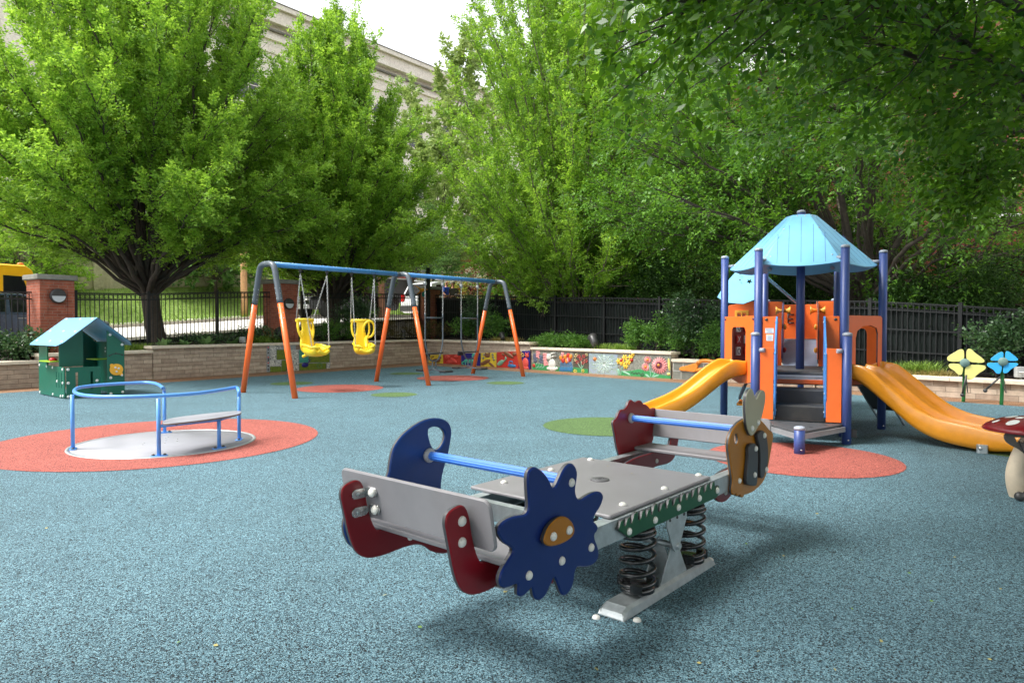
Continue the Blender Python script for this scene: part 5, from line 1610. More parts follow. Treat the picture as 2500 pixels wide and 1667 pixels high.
Cbl, Cdk, Csl, Cye = mm("glaze_blue", (60, 120, 170)), mm("glaze_dark", (50, 44, 48)), mm("tile_slate", (92, 94, 86), rgb2=lin(156, 158, 148)), mm("glaze_yellow", (232, 196, 70))
# animal tiles
def tile(px0, px1, t0, t1, b0, b1, m, label):
    p = Panel(WR1, px0, px1, label, "animal_tile", group="animal relief tiles")
    p.slab([(px0, b0), (px1, b1), (px1, t1), (px0, t0)], m); return p
A = tile(1047, 1081, 866.5, 865.5, 886, 889, Cy, "yellow relief tile with a brown animal, first from the wall corner")
b = MB(); A.blob(b, 1066, 880, 10, 5); A.blob(b, 1074, 873, 4, 4); A.line(b, [(1057, 882), (1054, 874), (1060, 870)], .02); b.build("relief_animal", Cbr, A.t)
A = tile(1082, 1124, 866, 864.5, 889, 892, Cr, "scarlet relief tile with coral animals left of the turtle tile")
b = MB(); A.blob(b, 1092, 871, 6, 5); A.blob(b, 1108, 880, 9, 5, rot=-20); A.blob(b, 1114, 870, 5, 4); A.blob(b, 1098, 884, 8, 4); A.line(b, [(1100, 878), (1094, 880), (1088, 888)], .02); b.build("relief_animal", Ccr, A.t)
A = tile(1126, 1172, 863, 862, 891, 895, Cb, "navy relief tile with a teal long-tailed animal")
b = MB(); A.blob(b, 1146, 881, 13, 5.5); A.blob(b, 1158, 869, 6, 7); A.line(b, [(1134, 882), (1128, 886), (1132, 890)], .025)
for x in (1136, 1142, 1152, 1158): A.line(b, [(x, 884), (x + 1, 891)], .022)
b.build("relief_animal", Cte, A.t)
A = tile(1174, 1211, 862, 860.5, 895, 898, Cy, "yellow relief tile with brown cats")
b = MB(); A.blob(b, 1190, 868, 7, 5); A.blob(b, 1186, 863.5, 1.8, 3); A.blob(b, 1195, 863, 1.8, 3); A.blob(b, 1186, 884, 12, 5, rot=18); A.blob(b, 1200, 890, 9, 3, rot=-25); A.blob(b, 1178, 888, 6, 4); b.build("relief_animal", Cbr, A.t)
b = MB()
for x, y in ((1182, 866), (1203, 866), (1206, 878), (1180, 874), (1204, 872)): A.blob(b, x, y, 2.6, 2.6)
b.build("relief_paw_print", Csl, A.t)
A = tile(1213, 1266, 859.5, 857.5, 898, 902, Cr, "large scarlet relief tile with a green lizard and brown dog")
b = MB(); A.blob(b, 1242, 866, 13, 5, rot=-20); A.blob(b, 1256, 864, 5, 5); A.line(b, [(1232, 868), (1226, 863)], .03); b.build("relief_dog", Cbr, A.t)
b = MB(); A.blob(b, 1222, 886, 9, 6, rot=25); A.line(b, [(1228, 884), (1236, 876), (1234, 872)], .03); b.build("relief_lizard", Clg, A.t)
b = MB(); A.blob(b, 1250, 893, 11, 4.5); A.line(b, [(1244, 890), (1244, 883), (1250, 882), (1252, 886)], .022); b.build("relief_fish", Cbl, A.t)
A = tile(1267, 1294, 857, 856, 902, 904, Cb, "navy relief tile with a coral cat sitting tall")
b = MB(); A.blob(b, 1283, 887, 8, 14); A.blob(b, 1287, 868, 5, 5); A.blob(b, 1284, 863, 1.5, 3); A.blob(b, 1290, 863, 1.5, 3); A.blob(b, 1282, 898, 10, 5); A.line(b, [(1275, 898), (1272, 888), (1276, 884)], .025); b.build("relief_cat", Ccr, A.t)
b = MB()
for x, y in ((1272, 862), (1277, 867), (1271, 870)): A.petals(b, x, y, 5, 5, 0)
b.build("relief_flower", Cye, A.t)
# flower mural
A = Panel(WR2, 1300, 1364, "mural panel with pink hyacinths and a white rabbit", "mural_panel", group="flower mural panels")
A.slab([(1300, 902), (1364, 907.5), (1364, 859), (1300, 856)], Csl)
A.slab([(1300, 902), (1364, 907.5), (1364, 896), (1345, 893), (1322, 889), (1300, 886)], Cgr, "painted_hill", .010, .03)
b = MB()
for x, y in ((1314, 866), (1331, 870), (1333, 884)):
    for i in range(26):
        r2 = random.Random(i * 7 + x); A.blob(b, x + r2.uniform(-4, 4), y + r2.uniform(-8, 8), 2.1, 2.1, 0, .02)
b.build("relief_hyacinth", Cpk, A.t)
b = MB()
for x, y in ((1307, 874), (1321, 876)):
    for i in range(26):
        r2 = random.Random(i * 5 + x); A.blob(b, x + r2.uniform(-3.5, 3.5), y + r2.uniform(-9, 9), 2, 2, 0, .02)
b.build("relief_hyacinth", mm("glaze_greyblue", (96, 104, 128)), A.t)
b = MB()
for x in (1308, 1315, 1322): A.line(b, [(x, 898), (x + 2, 886)], .012); A.blob(b, x + 5, 896, 6, 2, 0, .015, 30)
b.build("relief_leaf", Clg, A.t)
b = MB(); A.blob(b, 1348, 889, 9, 13); A.blob(b, 1340, 871, 6, 8); A.blob(b, 1349, 900, 11, 6); A.blob(b, 1352, 863, 9, 2.6, rot=5); A.blob(b, 1353, 870, 8, 2.6, rot=8); A.blob(b, 1340, 899, 5, 4); A.blob(b, 1360, 899, 3.5, 3.5)
b.build("relief_rabbit", Cwh, A.t)
b = MB(); A.blob(b, 1354, 862.6, 7.5, 1.7, 0, .04, 5); A.blob(b, 1355, 869.6, 7, 1.7, 0, .04, 8); b.build("relief_dark_ear", Cdk, A.t)  # dark glaze ovals on the rabbit's ears
b = MB(); A.blob(b, 1304, 892, 4, 5, 0, .03, -25); b.build("relief_bug", Cr, A.t)
A = Panel(WR2, 1365, 1400, "mural panel with orange and red tulips on blue stems", "mural_panel", group="flower mural panels")
A.slab([(1365, 907.5), (1400, 910.5), (1400, 860.5), (1365, 859)], Csl)
A.slab([(1365, 907.5), (1400, 910.5), (1400, 898), (1365, 896)], Cgr, "painted_hill", .010, .03)
for nm, m, pts in (("relief_tulip", Cor, ((1370, 874), (1380, 872), (1394, 871), (1384, 882))), ("relief_tulip", Cr, ((1375, 881), (1388, 868), (1391, 878))), ("relief_tulip", Cpk, ((1374, 866), (1388, 880)))):
    b = MB()
    for x, y in pts: A.blob(b, x, y, 4.2, 5.5); A.blob(b, x - 1.6, y - 3, 2, 3.5, 0, .03); A.blob(b, x + 1.8, y - 3, 2, 3.5, 0, .03)
    b.build(nm, m, A.t)
b = MB()
for i in range(11):
    x = 1368 + i * 2.9; A.line(b, [(x, 908), (x + .8, 896), (1370 + i * 2.4, 884)], .012)
    A.blob(b, x, 902, 1.6, 7, 0, .02, 8 * ((i % 3) - 1))
b.build("relief_stem", Cbl, A.t)
A = Panel(WR2, 1401, 1436, "dark mural panel with small red blossoms on pale stems", "mural_panel", group="flower mural panels")
A.slab([(1401, 910.5), (1436, 913.5), (1436, 862), (1401, 860.5)], mm("tile_bark", (88, 82, 72)))
A.slab([(1401, 910.5), (1436, 913.5), (1436, 901), (1420, 899), (1401, 896)], Cgr, "painted_hill", .010, .03)
b = MB()
for x, y in ((1410, 884), (1418, 877), (1426, 870), (1431, 881), (1424, 886), (1414, 870)): A.petals(b, x, y, 5, 5, 0)
b.build("relief_blossom", mm("glaze_rose", (206, 76, 80)), A.t)
b = MB()
for x, y in ((1405, 870), (1408, 866), (1405, 879), (1433, 866)): A.petals(b, x, y, 4, 5, 0)
b.build("relief_blossom", mm("glaze_cream", (222, 206, 150)), A.t)
b = MB(); A.line(b, [(1420, 912), (1421, 898), (1419, 880)], .016); A.line(b, [(1421, 898), (1426, 890), (1428, 878)], .012); A.line(b, [(1420, 900), (1414, 892), (1411, 884)], .012); b.build("relief_stem", Clg, A.t)
b = MB(); A.petals(b, 1405, 906, 5.5, 6, 0); A.petals(b, 1424, 905, 4.5, 6, 0); b.build("relief_blossom", Cye, A.t)
A = Panel(WR2, 1437.5, 1508, "pale mural panel with a raised spider web and small spider", "mural_panel", group="flower mural panels")
A.slab([(1437.5, 913.5), (1508, 918), (1508, 864.5), (1437.5, 862)], mm("tile_sky", (150, 160, 196), rgb2=lin(140, 164, 128)))
b = MB(); c = (1475, 889)
rad = [(c[0] + 27 * math.cos(2 * math.pi * k / 12), c[1] + 24 * math.sin(2 * math.pi * k / 12)) for k in range(12)]
for q in rad: A.line(b, [c, q], .008)
for r_ in (5, 9, 13, 17, 21):
    for k in range(12):
        a0, a1 = 2 * math.pi * k / 12, 2 * math.pi * (k + 1) / 12; am = (a0 + a1) / 2
        A.line(b, [(c[0] + r_ * math.cos(a0), c[1] + r_ * math.sin(a0)), (c[0] + r_ * .88 * math.cos(am), c[1] + r_ * .88 * math.sin(am)), (c[0] + r_ * math.cos(a1), c[1] + r_ * math.sin(a1))], .007)
b.build("relief_web", mm("glaze_palegreen", (196, 214, 206)), A.t)
b = MB(); A.petals(b, 1453, 876, 6, 8, 0, .16); A.blob(b, 1453, 876, 2.6, 3); b.build("relief_spider", Cor, A.t)
A = Panel(WR2, 1509, 1638, "mural panel with yellow daffodils and large pink gerberas", "mural_panel", group="flower mural panels")
A.slab([(1509, 918), (1638, 924.5), (1638, 868.5), (1509, 864.5)], Csl)
A.slab([(1509, 918), (1638, 924.5), (1638, 918), (1610, 914), (1585, 906), (1560, 901), (1540, 905), (1509, 908)], Cgr, "painted_hill", .010, .03)
b = MB()
for x, y, r_ in ((1526, 873, 8), (1520, 886, 8), (1534, 884, 8), (1540, 872, 7), (1528, 894, 7), (1512, 882, 8), (1546, 866, 5)): A.petals(b, x, y, r_, 6, 0, .55); A.blob(b, x, y, 2.5, 3, 0, .05)
b.build("relief_daffodil", Cye, A.t)
b = MB()
for x, y in ((1518, 880), (1543, 879)): A.blob(b, x, y, 3.6, 4.2, 0, .06)
b.build("relief_berry", Cr, A.t)
b = MB(); A.line(b, [(1516, 916), (1518, 905), (1520, 896)], .02); A.blob(b, 1511, 908, 3, 9, 0, .02, 12); A.blob(b, 1530, 911, 12, 3, 0, .02, -18); b.build("relief_leaf", Clg, A.t); b = MB(); A.line(b, [(1590, 922), (1588, 905), (1586, 890)], .02); A.line(b, [(1592, 922), (1600, 910)], .02); A.blob(b, 1600, 919, 11, 3, 0, .02, 18); A.blob(b, 1582, 918, 8, 3, 0, .02, -30)
b.build("relief_leaf", Clg, A.t)
b = MB(); A.petals(b, 1611, 892, 21, 20, 0, .22); A.petals(b, 1611, 892, 17, 16, 0, .22, lift=.02, ph=.5); A.petals(b, 1577, 896, 11, 14, 0, .24); A.petals(b, 1582, 878, 10, 14, 0, .24, sq=.8); b.build("relief_gerbera", Cpk, A.t)
b = MB(); A.petals(b, 1611, 891, 9, 14, 0, .2, lift=.045); b.build("relief_gerbera_ring", mm("glaze_plum", (120, 60, 84)), A.t)
b = MB(); A.blob(b, 1611, 891, 5, 5.5, 0, .085); A.blob(b, 1577, 896, 4, 4, 0, .05); A.blob(b, 1582, 878, 4, 3.5, 0, .05); b.build("relief_gerbera_eye", Cor, A.t)
b = MB(); A.line(b, [(1540, 912), (1545, 908), (1548, 913), (1553, 909), (1556, 914), (1560, 909), (1565, 915), (1570, 911), (1572, 916), (1566, 919)], .014); b.build("relief_squiggle", Cdk, A.t)  # plain dark curl for an unread squiggle
b = MB(); A.blob(b, 1634, 890, 3, 16, 0, .03, 6); A.blob(b, 1633, 913, 4, 3.5); b.build("relief_duck", mm("glaze_lemon", (232, 220, 120)), A.t)
A = Panel(WR3, 1643, 1760, "grey stone mural panel with a long yellow crocodile", "mural_panel")
A.slab([(1643, 925), (1760, 932.5), (1760, 884), (1643, 879)], stone_mat("mural_slate", lin(110, 112, 104), lin(140, 144, 136), lin(170, 172, 166), .30, .22, .012))
b = MB()
jaw = [(1659, 901), (1662, 896), (1680, 892), (1698, 886), (1704, 886), (1706, 893), (1703, 905), (1698, 909), (1680, 906), (1662, 905)]
o = [A.P(*q) for q in jaw]; b.prism(chaikin(o, 1), .06, (0, -.045, 0), (1, 0, 0), ZUP, ch=.015)
A.line(b, [(1703, 888), (1712, 882), (1728, 881), (1745, 884)], .055); A.blob(b, 1707, 884, 6, 4.5, 0, .07); A.line(b, [(1700, 904), (1725, 902), (1750, 908)], .05)
b.build("relief_crocodile", Cor, A.t)
b = MB(); A.line(b, [(1661, 903), (1668, 905), (1676, 905), (1684, 907), (1692, 908)], .012); b.build("relief_teeth", Cwh, A.t)
# mosaic board on the left wall
A = Panel(WL3, 655, 806, "mosaic board of white and olive patterned tiles behind the near swing", "mosaic_board")
A.slab([(652, 908.5), (806, 898.5), (806, 841), (652, 842.5)], mm("mosaic_grey", (150, 156, 160)))
def pat(nm, c, d, sc, th):
    m = mat(nm, lin(*c), .35, var=.1, scale=8)
    nt = m.node_tree; P = nt.nodes["Principled BSDF"]; src = P.inputs['Base Color'].links[0].from_socket
    tc = nt.nodes.new("ShaderNodeTexCoord"); vo = nt.nodes.new("ShaderNodeTexVoronoi"); vo.inputs['Scale'].default_value = sc
    vo.feature = 'DISTANCE_TO_EDGE'
    nt.links.new(tc.outputs['Object'], vo.inputs['Vector'])
    no = nt.nodes.new("ShaderNodeTexNoise"); no.inputs['Scale'].default_value = sc * 1.3; nt.links.new(tc.outputs['Object'], no.inputs['Vector'])
    ml = nt.nodes.new("ShaderNodeMath"); ml.operation = 'MULTIPLY'; nt.links.new(vo.outputs['Distance'], ml.inputs[0]); nt.links.new(no.outputs['Fac'], ml.inputs[1])
    lt = nt.nodes.new("ShaderNodeMath"); lt.operation = 'LESS_THAN'; lt.inputs[1].default_value = th; nt.links.new(ml.outputs[0], lt.inputs[0])
    mx = nt.nodes.new("ShaderNodeMix"); mx.data_type = 'RGBA'; nt.links.new(lt.outputs[0], mx.inputs['Factor']); nt.links.new(src, mx.inputs['A']); mx.inputs['B'].default_value = (*lin(*d), 1)
    nt.links.new(mx.outputs['Result'], P.inputs['Base Color'])
    return m
Mw, Mo = pat("inked_white_tile", (226, 226, 218), (40, 44, 60), 26, .035), pat("olive_tile", (124, 140, 44), (60, 84, 40), 30, .04)
Mt, Mmix = pat("turquoise_tile", (70, 160, 140), (40, 110, 110), 24, .03), pat("mixed_tile", (150, 150, 130), (120, 60, 60), 30, .06)
def trect(x0, x1, y0, y1, m, nm):
    A.slab([(x0, y1 - (x0 - 652) * .012), (x1, y1 - (x1 - 652) * .012), (x1, y0 - (x1 - 652) * .012), (x0, y0 - (x0 - 652) * .012)], m, nm, .012, .030)
trect(659, 674, 842, 878, Mw, "mosaic_tile"); trect(675, 687, 842, 852, Mw, "mosaic_tile"); trect(675, 700, 854, 878, Mo, "mosaic_tile"); trect(658, 686, 879, 894, Mw, "mosaic_tile")
trect(687, 708, 880, 906, Mo, "mosaic_tile"); trect(659, 686, 895, 908, Mo, "mosaic_tile"); trect(709, 728, 855, 891, Mw, "mosaic_tile"); trect(697, 728, 893, 907, Mw, "mosaic_tile")
trect(722, 742, 843, 854, Mmix, "mosaic_tile"); trect(744, 790, 843, 856, Mmix, "mosaic_tile"); trect(730, 752, 856, 886, Mt, "mosaic_tile"); trect(753, 804, 857, 886, Mo, "mosaic_tile"); trect(730, 796, 888, 906, Mo, "mosaic_tile"); trect(798, 804, 888, 902, Mw, "mosaic_tile")
b = MB(); A.blob(b, 744, 891, 9, 6); A.line(b, [(750, 886), (756, 880), (752, 876)], .02); b.build("relief_snail", Cb, A.t)
b = MB(); A.petals(b, 780, 893, 9, 9, 0); b.build("relief_flower", mm("glaze_green", (90, 120, 60)), A.t)
b = MB()
for i, y in enumerate((848, 853, 861, 872, 876, 880, 886, 893, 902)): A.blob(b, 654.5, y, 1.6, 1.8, 0 if i % 3 else 1, .03)
b.build("mosaic_pebble", [Cdk, Ccr], A.t)

# ------------------------------------------------------------------ buildings
bs = thing("stone_building", "large pale stone building with a heavy cornice beyond the trees", "building", UV(-10, -45, 0), math.atan2(UDIR.y, UDIR.x))
MB().box((45, 7, 11.6), (130, 14, 23.2)).build("wall", M_limestone, bs)
b = MB()
for z, h, d in ((23.35, .35, .55), (23.85, .65, .42), (24.35, .35, .7), (22.2, .30, .22), (21.2, .14, .10)): b.box((45, -d / 2 + .2, z), (130.4, d + .4, h))
b.build("cornice", M_limestone, bs)
MB().box((45, -.02, 22.75), (130.2, .5, .12)).box((45, -.30, 24.56), (130.4, .9, .06)).build("cornice_dark_band", mat("cornice_band_grey", lin(120, 116, 110), .7, var=.3), bs)  # darker grey bands below and on top of the cornice
wx = -16.0
for i in range(31):
    x = -16 + 4.0 * i
    for j in range(4):
        z = 3.6 + j * 4.5
        o = [(x - .75, z), (x + .75, z), (x + .75, z + 2.2)] + [(x + .75 * math.cos(a), z + 2.2 + (.75 if j == 3 else .0) * math.sin(a)) for a in [math.pi * q / 8 for q in range(1, 8)]] + [(x - .75, z + 2.2)]
        if j != 3: o = [(x - .75, z), (x + .75, z), (x + .75, z + 2.3), (x - .75, z + 2.3)]
        if 1 <= i <= 26 and j >= 1:
            w = MB().prism([(p[0] * 1, p[1]) for p in o], .06, (0, -.03, 0), (1, 0, 0), ZUP, ch=0).build("window", M_glassdark, bs)
            MB().box((x, -.07, z + 1.2), (.06, .04, 2.3)).box((x, -.07, z + 1.3), (1.4, .04, .06)).box((x, -.10, z - .06), (1.8, .18, .12)).build("window_frame", M_limestone, w)
br = thing("brick_house", "dark red brick house half hidden behind the right-hand trees", "building", Vector((8.6, 27.5, 0)), math.atan2(-.735, .678))
MB().box((6, 5, 5.5), (26, 10, 11.4)).build("wall", M_darkbrick, br)
b = MB()
for x in (-3, 1, 5, 9, 13):
    for z in (2.4, 5.6, 8.8):
        w = MB().box((x, -.01, z), (1.1, .10, 1.7)).build("window", M_glassdark, br)
        MB().box((x, -.06, z), (.05, .06, 1.7)).box((x, -.06, z), (1.1, .06, .05)).box((x, -.09, z - .9), (1.35, .2, .1)).build("window_frame", M_white, w)
MB().box((6, -.1, 11.3), (26.4, .5, .35)).build("eaves", M_white, br)
# white house, deck and board fence at the far right
wh = thing("white_house", "white clapboard house glimpsed through the trees at right", "building", Vector((17.2, 25.5, 0)), math.atan2(-.55, .83))
MB().box((6, 4, 4), (14, 8, 9)).build("wall", stone_mat("white_clapboard", (.74, .74, .72), (.78, .78, .77), (.4, .4, .4), 9.0, .16, .006, .6), wh)
for x in (1.2, 4.2):
    w = MB().box((x, -.02, 4.2), (1.1, .10, 1.7)).build("window", M_glassdark, wh)
    MB().box((x, -.08, 4.2), (.06, .05, 1.7)).box((x, -.08, 4.2), (1.1, .05, .06)).build("window_frame", M_white, w)
M_dkwood = mat("dark_deck_timber", lin(62, 44, 34), .8, var=.3, scale=8, bump=.4)
dk = thing("timber_deck", "dark timber deck with a baluster railing behind the fence at right", "deck", Vector((13.3, 20.3, .9)), math.atan2(-.55, .83))
MB().box((3, 1.5, 2.55), (7.2, 3.2, .18)).build("deck_floor", M_dkwood, dk)
for x in (-.5, 2.4, 5.0, 6.5): MB().box((x, 0, 1.45), (.14, .14, 4.9)).build("deck_post", M_dkwood, dk)
MB().box((3, 0, 3.55), (7.2, .10, .12)).build("top_rail", M_dkwood, dk)
MB().box((3, 0, 2.75), (7.2, .06, .08)).build("bottom_rail", M_dkwood, dk)
for i in range(58): MB().box((-.5 + .123 * i, 0, 3.14), (.04, .04, .76)).build("baluster", M_dkwood, dk)
bf = thing("board_fence", "tall dark board fence with knot holes below the timber deck", "fence", Vector((10.6, 18.7, 0)), math.atan2(-.55, .83))
for i in range(34): 
    MB().rbox((.155 * i, 0, 1.15), (.147, .022, 2.6 + .05 * math.sin(i * 3.1)), .004, ch=.003).build("board", M_dkwood, bf)

# ------------------------------------------------------------------ vehicles (front towards local +x)
def wheel(t, x, y, r=.34, side=1):
    w = MB().lathe([(r * .62, -.11), (r * .92, -.11), (r, -.07), (r, .07), (r * .92, .11), (r * .62, .11)], (x, y, r), axis=(0, side, 0), n=28).build("wheel", M_tyre, t)
    b = MB().lathe([(r * .64, -.06), (r * .64, .10), (r * .58, .10), (r * .52, .06)], (x, y, r), axis=(0, side, 0), n=24)
    for k in range(5):
        a = 2 * math.pi * k / 5
        b.box((x + r * .3 * math.cos(a), y + side * .085, r + r * .3 * math.sin(a)), (r * .62, .02, r * .16), ex=(math.cos(a), 0, math.sin(a)), ey=(0, 1, 0))
    b.lathe([(r * .14, .06), (r * .14, .10), (0, .105)], (x, y, r), axis=(0, side, 0), n=12)
    b.build("rim", M_chrome, w)
def car_body(t, prof_low, roof, w, m, glass, tumble=.16, name="body"):
    "lower body: side profile lofted with rounded shoulders; roof: greenhouse profile"
    rings = []
    zs = (0.0, .06, .16, .5, .84, .94, 1.0)
    lo = min(p[1] for p in prof_low)
    for f in (-1, -.97, -.86, 0, .86, .97, 1):
        y = f * w / 2
        k = 1 - (.06 if abs(f) > .96 else .02 if abs(f) > .8 else 0)
        rings.append([Vector((p[0] * (1 - .02 * abs(f) ** 6), y, lo + (p[1] - lo) * k)) for p in prof_low])
    MB().loft(rings).build(name, m, t)
    rings = []
    zr = min(p[1] for p in roof)
    zt_ = max(p[1] for p in roof)
    for f in (-1, -.9, 0, .9, 1):
        rings.append([Vector((p[0], f * (w / 2 - .04 - tumble * (p[1] - zr) / (zt_ - zr)), p[1] - (.03 if abs(f) == 1 and p[1] > zr + .2 else 0))) for p in roof])
    MB().loft(rings, smooth=False).build("cabin", m, t)
    return zr, zt_
def side_window(t, pts, w, zr, zt_, tumble=.16, off=.004):
    for sg in (-1, 1):
        vs = []
        for x, z in pts: vs.append((x, sg * (w / 2 - .04 - tumble * (z - zr) / (zt_ - zr) + off), z))
        b = MB().add(vs, [tuple(range(len(vs)))] if sg < 0 else [tuple(range(len(vs)))[::-1]])
        b.build("side_window", M_glassdark, t)
def vehicle(name, label, cat, s, w, heading, dz=0.0):
    p = UV(s, w, zst(s, w) + dz)
    t = thing(name, label, cat, p, math.atan2(UDIR.y, UDIR.x) + (0 if heading > 0 else math.pi))
    return t
M_navy = mat("dark_car_paint", lin(70, 84, 104), .25, .0, var=.05, coat=.7)
M_blackcar = mat("black_truck_paint", lin(20, 21, 24), .22, .3, var=.05, coat=.7)
M_whitecar = mat("white_car_paint", lin(216, 218, 220), .25, var=.03, coat=.6)
M_silver = mat("silver_car_paint", lin(196, 200, 204), .28, .3, var=.03, coat=.6)
M_busyel = mat("van_yellow_paint", lin(246, 182, 32), .3, var=.05, coat=.4)
M_lamp = mat("clear_lamp_plastic", (.6, .6, .58), .15, var=.03)
M_amber = mat("amber_lens", lin(230, 130, 60), .25, var=.05); M_tail = mat("red_tail_lens", lin(170, 24, 26), .25, var=.05)
low = [(-2.25, .32), (-2.3, .62), (-2.22, .92), (-1.6, 1.0), (.85, .98), (1.9, .88), (2.28, .72), (2.34, .5), (2.28, .26), (1.9, .22), (-1.9, .22)]
roofp = [(-2.1, .95), (-1.75, 1.36), (-1.2, 1.52), (.1, 1.52), (.55, 1.42), (1.15, .95)]
t = vehicle("parked_car", "dark blue car parked behind the left pillar, nose to the right", "car", 5.9, -22.75, 1)
zr, zt_ = car_body(t, low, roofp, 1.82, M_navy, None)
side_window(t, [(-1.55, 1.0), (-.25, 1.0), (-.25, 1.45), (-1.15, 1.45), (-1.5, 1.32)], 1.82, zr, zt_); side_window(t, [(-.15, 1.0), (1.0, 1.0), (.5, 1.37), (.1, 1.45), (-.15, 1.45)], 1.82, zr, zt_)
for x in (-1.42, 1.45):
    for y in (-.83, .83): wheel(t, x, y, .33, 1 if y > 0 else -1)
for y in (-.68, .68): MB().ell((2.18, y, .70), (.16, .18, .09)).build("headlight", M_lamp, t)
for y in (-.84, .84): MB().ell((2.0, y, .73), (.14, .06, .06)).build("turn_signal", M_amber, t)
MB().rbox((.1, -.92, .84), (.18, .03, .03), .01).build("door_handle", M_chrome, t)
MB().ell((.75, -1.0, 1.02), (.10, .09, .07)).build("wing_mirror", M_navy, t)
# yellow van
t = vehicle("yellow_van", "tall yellow van beyond the dark car at far left", "van", 5.78, -27.2, 1)
lowv = [(-3.4, .45), (-3.45, 2.25), (-3.3, 2.48), (-2.9, 2.55), (1.55, 2.5), (1.72, 2.38), (2.05, 1.35), (2.5, 1.2), (2.62, .8), (2.6, .4)]
rings = []
for f in (-1, -.97, -.85, 0, .85, .97, 1): rings.append([Vector((x * (1 - .01 * abs(f) ** 4), f * 1.0, z if abs(f) < .96 else (z - .05 if z > 2 else z))) for x, z in lowv])
MB().loft(rings, smooth=False).build("body", M_busyel, t)
for x0, x1 in ((-3.1, -2.1), (-1.95, -.95), (-.75, .74)):
    for sg in (-1, 1): MB().rbox(((x0 + x1) / 2, sg * 1.004, 1.82), (x1 - x0, .64, .02), .08, ex=(1, 0, 0), ey=ZUP).build("side_window", M_glassdark, t)
for sg in (-1, 1): MB().prism([(.92, 1.50), (1.66, 1.50), (1.42, 2.12), (.92, 2.14)], .02, (0, sg * 1.004, 0), (1, 0, 0), ZUP, ch=.002).build("front_window", M_glassdark, t)
MB().prism([(-.85, 0), (.85, 0), (.8, 1.05), (-.8, 1.05)], .02, (2.04, 0, 1.40), (0, 1, 0), Vector((-.31, 0, .95)), ch=.002).build("windscreen", M_glassdark, t)
for x in (-2.2, 1.75):
    for y in (-.88, .88): wheel(t, x, y, .38, 1 if y > 0 else -1)
MB().box((-.6, -1.01, 1.2), (5.4, .015, .05)).box((-.6, -1.01, .95), (5.4, .015, .05)).build("trim_stripe", M_boltdark, t)
for y in (-.6, .6): MB().ell((1.5, y, 2.55), (.1, .08, .05)).build("roof_lamp", M_amber, t)
# pickup
t = vehicle("pickup_truck", "black pickup truck parked across the street behind the second tree", "truck", 21.6, -28.4, -1)
lowp = [(-2.75, .5), (-2.8, .9), (-2.75, 1.12), (-.75, 1.14), (.9, 1.12), (2.45, 1.05), (2.75, .95), (2.8, .6), (2.7, .4), (-2.6, .4)]
rp = [(-.85, 1.1), (-.75, 1.78), (.2, 1.84), (.55, 1.78), (1.2, 1.1)]
zr, zt_ = car_body(t, lowp, rp, 1.95, M_blackcar, None)
side_window(t, [(-.65, 1.16), (.12, 1.16), (.12, 1.70), (-.6, 1.70)], 1.95, zr, zt_); side_window(t, [(.2, 1.16), (1.0, 1.16), (.5, 1.70), (.2, 1.74)], 1.95, zr, zt_)
MB().prism([(-.80, 0), (.80, 0), (.70, .80), (-.70, .80)], .015, (1.165, 0, 1.16), (0, 1, 0), Vector((-.69, 0, .72)), ch=0).build("windscreen", M_glassdark, t)
for x in (-1.75, 1.75):
    for y in (-.88, .88): wheel(t, x, y, .40, 1 if y > 0 else -1)
for y in (-.75, .75): MB().rbox((2.76, y, .88), (.28, .16, .06), .03, ex=(0, 1, 0), ey=ZUP).build("headlight", M_lamp, t)
b = MB()
for z in (.62, .70, .78, .86, .94): b.box((2.80, 0, z), (.05, 1.1, .035))
b.build("grille", M_chrome, t)
MB().rbox((2.8, 0, .5), (.14, 1.9, .18), .05, ch=.02).build("bumper", M_chrome, t)
for y in (-1.05, 1.05): MB().ell((.95, y, 1.2), (.08, .11, .1)).build("wing_mirror", M_blackcar, t)
# red topped trailer behind the pickup
t = vehicle("red_trailer", "long low trailer with a red and white striped top behind the pickup", "trailer", 24.0, -30.0, -1, .14)
MB().rbox((0, 0, 2.15), (6.6, 1.8, .16), .2, ch=.04).build("top_cover", mat("faded_red_cover", lin(206, 108, 106), .5, var=.15), t)
MB().rbox((0, 0, 2.03), (6.64, 1.84, .06), .2, ch=.02).build("white_edge", M_white, t)
MB().box((0, 0, 1.35), (6.2, 1.6, 1.28)).build("side_wall", M_boltdark, t)
for x in (-.6, .6):
    for y in (-.85, .85): wheel(t, x, y, .34, 1 if y > 0 else -1)
# white suv, rear towards the viewer
t = vehicle("white_car", "white estate car seen from behind, past the middle swing leg", "car", 23.3, -22.6, 1)
lows = [(-2.3, .38), (-2.36, .7), (-2.28, 1.02), (-1.6, 1.06), (1.0, 1.04), (2.0, .98), (2.3, .8), (2.34, .45), (2.2, .3), (-2.1, .3)]
rs = [(-2.26, 1.02), (-1.98, 1.62), (-1.5, 1.72), (.1, 1.72), (.55, 1.62), (1.25, 1.02)]
zr, zt_ = car_body(t, lows, rs, 1.86, M_whitecar, None)
side_window(t, [(-1.95, 1.1), (-1.2, 1.08), (-1.2, 1.6), (-1.7, 1.56)], 1.86, zr, zt_); side_window(t, [(-1.1, 1.08), (-.05, 1.08), (-.05, 1.62), (-1.1, 1.62)], 1.86, zr, zt_); side_window(t, [(.05, 1.08), (1.05, 1.08), (.5, 1.56), (.05, 1.62)], 1.86, zr, zt_)
MB().prism([(-.72, 0), (.72, 0), (.62, .56), (-.62, .56)], .015, (-2.262, 0, 1.08), (0, 1, 0), Vector((.42, 0, .90)), ch=0).build("rear_window", M_glassdark, t)
for y in (-.78, .78): MB().rbox((-2.31, y, .98), (.18, .34, .06), .04, ex=(0, 1, 0), ey=ZUP).build("tail_light", M_tail, t)
